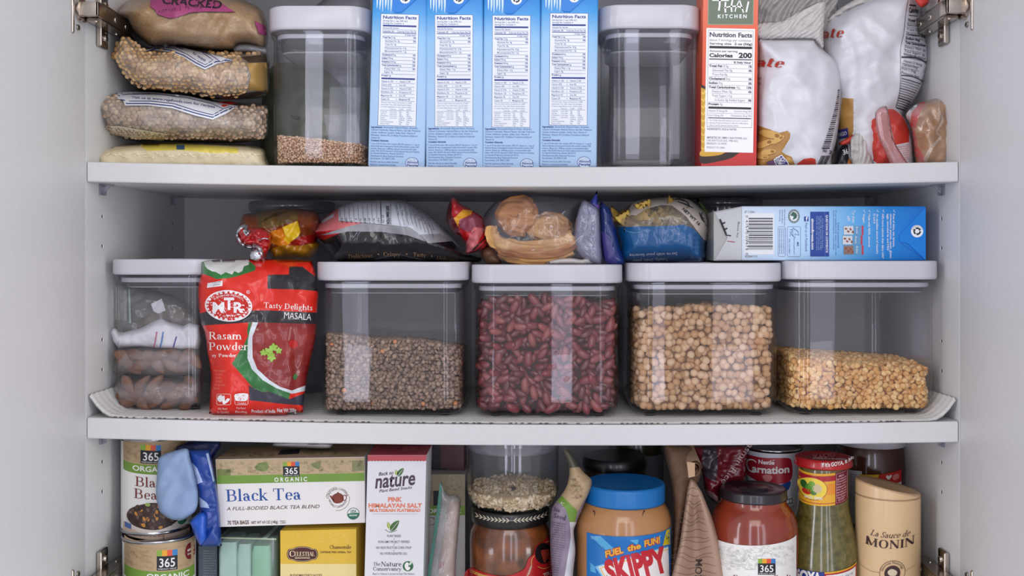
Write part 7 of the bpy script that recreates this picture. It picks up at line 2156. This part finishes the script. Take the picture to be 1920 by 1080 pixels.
for b_, mm, L in ((.11, RO, 5), (.03, YO, 6)):
    A.text('FUEL', 1135.5, 1045, 11, mm, 35, bold=b_, shear=.15, rot=-15, layer=L); A.text('the', 1177, 1033.5, 9.5, mm, 26, bold=b_, shear=.15, rot=-14, layer=L); A.text('FUN!', 1208.5, 1025, 10.5, mm, 32, bold=b_, shear=.2, rot=-15, layer=L)
SKR = ink((190, 28, 44), .3)
A.text('SKIPPY', 1141, 1096, 43, SKR, 118, bold=.05, rot=-13.5, layer=5)
m = MB(); m.art(A, sf, .0005); m.build('label', t)
A = Art(ml=4)
for x, s_ in ((1115, -1), (1206, 1)): A.stroke([(x + 3 * -s_ * -1, 957), (x, 961), (x - 1, 967)], [2.6, 1.6, .6], ink((70, 48, 40)), 0)
m = MB(); m.art(A, sf, .0006); m.build('seam_mark', t)
# jars behind it
yb_ = .185; bc = P(1150, 0, yb_).x
t = thing('black_lidded_jar', 'jar with a flat black lid just behind the peanut butter jar', 'jar', (bc, yb_ - .02, ZF))
zz = ZP(866, yb_ - .06)
m = MB(); rb_ = .042; m.lathe(bc, yb_ - .02, [(rb_ * .95, ZF + .0005), (rb_, ZF + .004), (rb_, zz - .03), (rb_ * .9, zz - .018), (rb_ * .9, zz - .014)], mat('dark_jar', (50, 36, 28), .25, coat=.5), 48); m.build('glass', t)
m = MB(); m.lathe(bc, yb_ - .02, [(rb_ * .93, zz - .015), (rb_ * .95, zz - .012), (rb_ * .95, zz - .002), (rb_ * .9, zz)], mat('black_lid', (22, 22, 24), .3), 48); m.build('lid', t)
yb_ = .235; bc = P(1198, 0, yb_).x; rb_ = U(45, yb_); zz = S2(bc) - .026
t = thing('tall_jar', 'tall dark jar with a grey label standing at the back behind the blue lid', 'jar', (bc, yb_, ZF))
m = MB(); m.lathe(bc, yb_, [(rb_ * .95, ZF + .0005), (rb_, ZF + .004), (rb_, zz - .004), (rb_ * .96, zz)], mat('olive_jar', (60, 54, 34), .25, coat=.5), 48); m.build('glass', t)
m = MB(); m.lathe(bc, yb_, [(rb_ + .0004, ZF + .03), (rb_ + .0004, ZP(856, yb_ - rb_))], mat('grey_label', (120, 118, 126), .6, var=.1), 48, False, False); m.build('label', t)
# brown paper bag with a rolled top
pb = mat('paper_bag', (168, 138, 118), .75, var=.05, bump=.25, bscale=120); pbd = mat('paper_bag_side', (118, 88, 68), .75, var=.06, bump=.25, bscale=120)
t = thing('paper_bag', 'brown paper bag with its top rolled down, wood grain printed on the fold', 'bag', (P(1300, 0, .06).x, .06, ZF))
m = MB(); Pillow(c14([(795, 140), (900, 136), (990, 150), (1040, 240), (1062, 300), (1040, 400), (985, 480), (900, 900), (880, 1440), (830, 1440), (822, 1080), (850, 900), (860, 640), (842, 400)]), .085, .02, .06, 22, [(.003, .03, 201, 'k')]).mesh(m, pbd, res=5); m.build('panel', t)
gx = lambda q: .020 * np.exp(-((q[:, 0] - (1302 + (q[:, 1] - 900) * .02)) / (5 + np.clip(q[:, 1] - 895, 0, 400) * .10)) ** 2) * np.clip((q[:, 1] - 895) / 60, 0, 1)
pil = Pillow(c14([(985, 365), (1015, 395), (1062, 470), (1132, 640), (1182, 800), (1232, 1080), (1260, 1440), (820, 1440), (845, 1080), (902, 850), (945, 560), (962, 440)]), .055, .016, .05, 10, [(.0012, .04, 203, 'f')], extra=gx, sm=False)
m = MB(); pil.mesh(m, pb, res=4)
A = Art(ml=4); GR = ink((126, 98, 82), .7)
for i in range(17):
    y = 915 + i * 11 + (i % 3) * 2
    x0 = 1301 - 14 - (y - 900) * .22; x1 = 1301 + 8 + (y - 900) * .22
    n_ = 7
    A.stroke([(x0 + 3 + (x1 - x0 - 6) * k / n_, y + 3.2 * math.sin(k * 1.3 + i * .8) + (3 if abs(k - 3.5) < 1.2 else 0)) for k in range(n_ + 1)], [.3, .8, 1., .5], GR, 0)
A.text('COM', 1315, 1090, 12, ink((60, 48, 44)), 41, rot=-88, bold=.01)
m.art(A, pil.surf(), .0006); m.build('gusset', t)
m = MB()
q0 = P(1290, 871, .036); q1 = P(1312, 885, .060)
for (px, py, r, yy) in ((1303, 880, .0085, .040),):
    ctr = P(px, py, yy)
    pts = []
    for i in range(34):
        a = i * .42; rr = r * (1 - i / 46)
        pts.append((rr * math.cos(a), rr * math.sin(a) * 1.25))
    ax0 = Vector((-.012, .004, .002)); ax1 = Vector((.002, .075, .010))
    vs = [ctr + ax0 * 0 + Vector((p, 0, q)) for p, q in pts] + [ctr + ax1 + Vector((p, 0, q)) for p, q in pts]
    vs += [v + Vector((0, 0, 0)) for v in []]
    n_ = len(pts)
    m.add(vs, [(i, i + 1, n_ + i + 1, n_ + i) for i in range(n_ - 1)], mat('paper_roll', (186, 154, 124), .75, bump=.25, bscale=120), True)
m.add([P(1288, 866, .034), P(1303, 868, .034), P(1303, 893, .036), P(1291, 896, .036), P(1288, 866, .036), P(1303, 868, .036), P(1303, 893, .038), P(1291, 896, .038)], [(0, 1, 2, 3), (7, 6, 5, 4), (0, 4, 5, 1), (1, 5, 6, 2), (2, 6, 7, 3), (3, 7, 4, 0)], mat('paper_roll', (186, 154, 124), .75))
m.build('rolled_top', t)

# maroon rice pouch
pil = Pillow(c15([(262, 150), (330, 138), (500, 134), (640, 140), (656, 200), (648, 300), (640, 400), (560, 420), (475, 452), (462, 560), (400, 532), (352, 462), (332, 330), (292, 240)]), .115, .02, .02, 16, [(.007, .025, 211, 'k'), (.003, .06, 213, 'k')])
mar = mat('maroon_bag', (110, 22, 36), .22, var=.08, coat=.4)
m = MB(); pil.mesh(m, mar, [(c15([(340, 140), (440, 140), (450, 280), (430, 400), (350, 360), (330, 260)]), mat('maroon_dark', (48, 34, 44), .25, c2=(90, 80, 92), vscale=60, coat=.4)), (c15([(345, 470), (440, 545), (462, 552), (462, 530), (420, 480), (350, 450)]), mat('bag_greyrose', (150, 120, 122), .35))], 4)
A = Art(ml=4); RC = ink((206, 176, 176))
A.text('Jasmin Rice', 1230 + .2593 * 690, 800 + .2593 * 95, 11, RC, 98, rot=126)
m.art(A, pil.surf(), .0011); tag(m.build('rice_bag'), 'glossy maroon rice bag squeezed between the paper bag and the milk can', 'bag')

# evaporated milk can
yk = .150; kc = P(1449, 0, yk).x; rk_ = U(54, yk); zk = ZP(844, yk - rk_)
t = thing('milk_can', 'white evaporated milk can with a red badge behind the sauce jar', 'can', (kc, yk, zk - .118))
m = MB(); m.lathe(kc, yk, [(rk_ - .001, zk - .118), (rk_, zk - .116), (rk_ - .001, zk - .113), (rk_ - .001, zk - .004), (rk_ + .0006, zk - .003), (rk_ + .0006, zk - .0008), (rk_ - .001, zk), (rk_ - .003, zk - .003)], rim_m, 64); m.build('tin', t)
prof = [(rk_ - .0004, zk - .112), (rk_ - .0004, zk - .0045)]
m = MB(); m.lathe(kc, yk, prof, mat('milk_label', (202, 202, 208), .4, var=.02), 64, False, False)
A = Art(round_xf(1449, 54, .036), 4); CR = ink((158, 28, 44), .35)
A.poly(smooth([(1398, 864), (1402, 858.5), (1430, 859), (1460, 859), (1478, 861), (1484, 868), (1486, 890), (1483, 902), (1474, 907), (1450, 908), (1425, 905), (1402, 898), (1397, 890)], 4), CR, 1)
A.poly(smooth([(1440, 909), (1465, 909), (1482, 905), (1480, 918), (1472, 923), (1455, 922)], 3), ink((40, 70, 140), .35), 0)
A.text('Nestle', 1422, 871, 7.6, OW, 30, bold=.03); A.stroke([(1448.5, 863), (1452.5, 862.6)], 1, OW, 2, sm=False)
A.stroke([(1418, 870), (1412, 866), (1403, 869), (1400, 878), (1404, 887), (1413, 889), (1418, 885)], [1.6, 2.4, 3, 2.6, 1.8], OW, 3)
A.text('arnation', 1410, 888, 13, OW, 70, bold=.03, layer=3); A.poly(smooth([(1430, 893), (1440, 890), (1448, 893), (1446, 900), (1438, 904), (1432, 900)], 3), ink((196, 120, 120)), 3)
A.rect(1472, 938, 1486, 948, ink((90, 90, 100)), 1); A.rect(1474, 940, 1479, 946, OW, 2); A.rect(1480.5, 940, 1485, 946, OW, 2); A.text('12 FL OZ', 1473, 958, 4, GREYT, 16)
m.art(A, lathe_surf(kc, yk, prof)); m.build('label', t)
zb0 = zk - .118
m = MB(); m.lathe(kc, yk, [(rk_ - .001, ZF), (rk_, ZF + .002), (rk_ - .001, ZF + .005), (rk_ - .001, zb0 - .005), (rk_ + .0006, zb0 - .003), (rk_ - .001, zb0 - .0006)], rim_m, 48)
tag(m.build('food_can'), 'plain tin can under the evaporated milk can at the back', 'can')

# pasta sauce jar
yv = .072; vc = P(1413, 0, yv).x; rv = U(82, yv); rvl = U(62, yv)
t = thing('sauce_jar', 'red pasta sauce jar with a black lid and white label', 'jar', (vc, yv, ZF))
zt_, zb1 = ZP(929, yv - rvl), ZP(949, yv - rvl)
prof = [(rv * .93, ZF + .0005), (rv, ZF + .006), (rv * .985, ZF + .05), (rv * 1.0, zb1 - .046), (rv * .995, zb1 - .034), (rv * .97, zb1 - .024), (rv * .90, zb1 - .0145), (rv * .80, zb1 - .008), (rv * .735, zb1 - .004), (rv * .72, zb1 + .001)]
m = MB(); m.lathe(vc, yv, prof, mat('tomato_sauce', (142, 50, 24), .18, c2=(120, 36, 18), vscale=24, coat=.8), 88); m.build('glass', t)
m = MB(); bl = mat('aubergine_lid', (34, 28, 36), .28, coat=.3)
m.lathe(vc, yv, [(rvl * .95, zb1), (rvl, zb1 + .001), (rvl, zb1 + .003), (rvl * .985, zb1 + .004), (rvl * .985, zt_ - .002), (rvl * .96, zt_), (rvl * .90, zt_ + .0004), (rvl * .87, zt_ - .0006), (rvl * .45, zt_ - .0006), (rvl * .43, zt_ + .0006), (rvl * .1, zt_ + .0006)], bl, 72); m.build('lid', t)
A = Art(round_xf(1413, 83, .05), 4)
A.rect(1333, 1023, 1493, 1150, OW, 0); A.xf = None; engr(A, 1345, 1022, 1488, 1062, 190, ink((192, 190, 184)), 71); engr(A, 1362, 1030, 1420, 1068, 80, ink((178, 176, 168)), 72)
A.ring(1437.5, 1046, 10, 10, .6, ink((168, 166, 158)), 1, 180, 360)
emblem(A, 1421, 1047.5, 1454, 1077.5, 3)
A.text('Pasta', 1374, 1091, 13, ink((92, 44, 40)), 42, font=serif); A.text('Garlic', 1450, 1091, 13, ink((92, 44, 40)), 40, font=serif)
m = MB(); m.art(A, lathe_surf(vc, yv, prof), .0006); m.build('label', t)

# green salsa bottle
yg = .082; gc = P(1543.5, 0, yg).x; u_ = lambda n: U(n, yg)
t = thing('salsa_bottle', 'green salsa bottle with a red twist lid and a yellow neck label', 'bottle', (gc, yg, ZF))
zg = lambda py: ZP(py, yg - .024)
prof = [(u_(58), ZF + .0005), (u_(64), ZF + .006), (u_(65), zg(1060)), (u_(62), zg(1030)), (u_(56), zg(1000)), (u_(49), zg(970)), (u_(46.5), zg(950)), (u_(46), zg(890)), (u_(46.5), zg(882)), (u_(42), zg(877)), (u_(42), zg(868))]
m = MB(); m.lathe(gc, yg, prof, mat('green_salsa', (112, 104, 52), .16, c2=(72, 70, 30), vscale=150, coat=.9), 72); m.build('glass', t)
m = MB(); lr = mat('red_lid', (178, 24, 30), .28, coat=.4)
z0, z1_ = zg(880), zg(863)
m.lathe(gc, yg, [(u_(50), z0), (u_(53), z0 + .0008), (u_(53.4), z0 + .003), (u_(52.4), z0 + .0045), (u_(52), z1_ - .002), (u_(50), z1_), (u_(46), z1_ + .0006), (u_(43), z1_ - .0006), (u_(10), z1_ - .0004)], lr, 72)
A = Art(round_xf(1543.5, 53, .042), 4); A.text("If it's GOYA, it has", 1541, 875, 7, OW, 60, bold=.03)
m.art(A, lathe_surf(gc, yg, [(u_(52.6), z0 + .0045), (u_(52.2), z1_ - .002)]), .0006)
tf = tilt_surf((gc, yg, z1_ - .0004), (gc + .01, yg, z1_ - .0004), (gc, yg + .01, z1_ - .0004))
A = Art(ml=60); A.text('GOYA', 1566, 850.5, 7, ink((206, 120, 120)), 44, rot=176, bold=.03); A.text('REFRIGERATE AFTER OPENING', 1524, 862, 3, OW, 62, rot=2); m.art(A, tf, .0008)
m.build('lid', t)
A = Art(round_xf(1543.5, 46.5, .036), 4); YG = ink((226, 168, 44), .3); CRG = ink((168, 30, 44), .3); MRG = ink((112, 22, 44), .3)
A.rect(1497.5, 888.5, 1566, 949, YG, 0); A.rect(1497.5, 893, 1566, 903, CRG, 1); A.rect(1497.5, 944, 1566, 945.2, CRG, 1); A.rect(1566, 888.5, 1589.5, 949, MRG, 0)
A.ell(1523, 918, 28, 21, ink((234, 206, 70), .3), 2); A.ring(1523, 918, 28, 21, 1, CRG, 3)
for (x, y, a_, b__, c_) in ((1507, 913, 6.5, 8, (50, 96, 44)), (1518, 917, 8, 8, (92, 150, 50)), (1512, 925, 9, 5.5, (186, 50, 30)), (1532, 917, 9, 8.5, (206, 190, 150)), (1522, 909, 6, 5, (120, 164, 60)), (1525, 926, 6, 4, (70, 120, 44))): A.ell(x, y, a_, b__, ink(c_, .3), 4, n=18)
A.text('SALSA VERDE', 1508, 937, 4.6, OW, 34, bold=.02, layer=5)
A.rect(1548, 893, 1566, 903, CRG, 5); A.rect(1552, 908, 1566, 928, ink((226, 140, 40), .3), 3)
for i, (s, w) in enumerate((('Mild', 9), ('Ingredients', 19), ('Tomatillos', 19), ('Water, onion', 19), ('jalapeno', 17), ('Salsa verde', 19), ('Ingredientes', 19), ('tomatillos', 19), ('Goya Foods', 16), ('NJ 07307', 12))): A.text(s, 1577.5, 898 + i * 5, 3.4, ink((222, 176, 180)), w, 'c', .01)
A.stroke([(1568, 891), (1588.5, 891), (1588.5, 946), (1568, 946), (1568, 891)], .5, ink((222, 176, 180)), 2, sm=False)
m = MB(); m.art(A, lathe_surf(gc, yg, prof), .0005); m.build('neck_label', t)
A = Art(round_xf(1543.5, 65, .046), 4); GBL = ink((34, 54, 130), .3)
A.rect(1483, 1073, 1546, 1150, GBL, 0); A.rect(1546, 1073, 1606, 1150, YG, 0); A.rect(1546, 1076, 1606, 1150, CRG, 1); A.rect(1549, 1079, 1604, 1150, OW, 2)
A.text('GOYA', 1486, 1094, 19, OW, 54, bold=.05); A.text('Chiles', 1569, 1089, 6, ink((40, 100, 150)), 30, shear=.2)
m = MB(); m.art(A, lathe_surf(gc, yg, prof), .0005); m.build('label', t)

# brown spread jar at the back right
yn = .175; nc = P(1632, 0, yn).x; rn = U(65, yn); zn_ = ZP(842, yn - rn)
t = thing('spread_jar', 'dark brown spread jar with a white lid behind the cream bottle', 'jar', (nc, yn, ZF))
prof = [(rn * .9, ZF + .0005), (rn * .95, ZF + .006), (rn * .95, zn_ - .05), (rn * .985, zn_ - .028), (rn * .93, zn_ - .010), (rn * .86, zn_)]
m = MB(); m.lathe(nc, yn, prof, mat('hazelnut', (74, 40, 28), .18, var=.05, coat=.8), 72); m.build('glass', t)
m = MB(); m.lathe(nc, yn, [(rn * .97, zn_ - .001), (rn, zn_), (rn, zn_ + .013), (rn * .97, zn_ + .0145)], mat('white_cap', (206, 204, 212), .35), 160, True, True, 1, 1, lambda r, z, a: r * (1 + (.006 if int(a / (2 * math.pi) * 160) % 2 else 0)) if r >= rn * .99 else r); m.build('lid', t)
A = Art(round_xf(1632, 65, .04), 4)
A.rect(1572, 884, 1616, 985, ink((196, 194, 198)), 0); A.rect(1611, 890, 1652, 985, ink((218, 170, 40)), 1); A.poly([(1648, 890), (1690, 888), (1690, 912), (1644, 912)], ink((190, 40, 36)), 2); A.rect(1646, 912, 1690, 985, ink((206, 204, 204)), 1)
A.text('The Hazelnut', 1616, 900, 5.4, ink((110, 70, 30)), 28, shear=.15); A.text('Breakfast', 1616, 906.5, 5.4, ink((110, 70, 30)), 22, shear=.15)
A.poly(smooth([(1661, 896), (1664, 893), (1666.5, 895.5), (1669, 893), (1672, 896), (1666.5, 902)], 3), OW, 4); A.poly(smooth([(1674, 896), (1683, 894), (1686, 902), (1676, 905)], 3), ink((222, 130, 120)), 4)
for i in range(12): A.text('nutrition information'[i % 4:16], 1590, 893 + i * 4.4, 2.6, GREYT, 18)
m = MB(); m.art(A, lathe_surf(nc, yn, prof), .0006); m.build('label', t)

# cream sauce bottle with a slanted cap
yo = .066; oc = P(1664, 0, yo).x; ro = U(58.5, yo)
cream = mat('cream_bottle', (216, 182, 138), .35, var=.02, coat=.2)
t = thing('sauce_bottle', 'cream coloured sauce bottle with a slanted top beside the salsa', 'bottle', (oc, yo, ZF))
zo = ZP(934, yo - ro)
prof = [(ro * .95, ZF + .0005), (ro, ZF + .005), (ro, zo - .002)]
m = MB(); m.lathe(oc, yo, prof, cream, 80)
m.build('body', t)
m = MB(); cap = mat('cream_cap', (196, 160, 120), .3, var=.02, coat=.2); nC = 80
def slant(x): return .0045 - .0075 * (x - oc) / ro
vs = []
for r_, dz, k in ((1.0, -.004, 0), (1.0, .0, 1), (.985, .0014, 1), (.95, .0022, 1), (.75, -.0002, 1), (.4, -.0018, 1)):
    for i in range(nC):
        a = 2 * math.pi * i / nC
        x = oc + ro * r_ * math.cos(a); y = yo + ro * r_ * math.sin(a)
        vs.append((x, y, zo + dz + (slant(x) + .0015 * math.sin(3 * (x - oc) / ro + .8) * (1 - r_) if k else 0)))
fs = [(k * nC + i, k * nC + (i + 1) % nC, (k + 1) * nC + (i + 1) % nC, (k + 1) * nC + i) for k in range(5) for i in range(nC)] + [tuple(range(5 * nC, 6 * nC))]
m.add(vs, fs, [cream] * nC + [cap] * (len(fs) - nC), True); m.build('cap', t)
A = Art(round_xf(1664, 58.5, .05), 4); MN = ink((56, 30, 30))
A.text('La Sauce de', 1631, 1007, 11, MN, 76, font=serif, shear=.32, rot=3.5, bold=-.04)
A.text('MONIN', 1622, 1026.5, 15.5, MN, 93, font=serif, bold=.02, rot=3)
A.ell(1673, 1076, 15, 15, MN, 1); A.ring(1673, 1076, 24, 24, .8, MN, 1, 150, 395); A.arc('Gourmet Flavorings', 1673, 1076, 18.5, -92, 4.4, MN, 150); A.poly(smooth([(1664, 1072), (1672, 1067), (1682, 1073), (1679, 1080), (1668, 1079)], 3), ink((206, 190, 160)), 2)
A.stroke([(1610, 1072), (1630, 1075), (1648, 1075)], .6, ink((120, 96, 76)), 1, sm=False); A.stroke([(1698, 1075), (1718, 1074)], .6, ink((120, 96, 76)), 1, sm=False)
m = MB(); m.art(A, lathe_surf(oc, yo, prof), .0005); m.build('label', t)
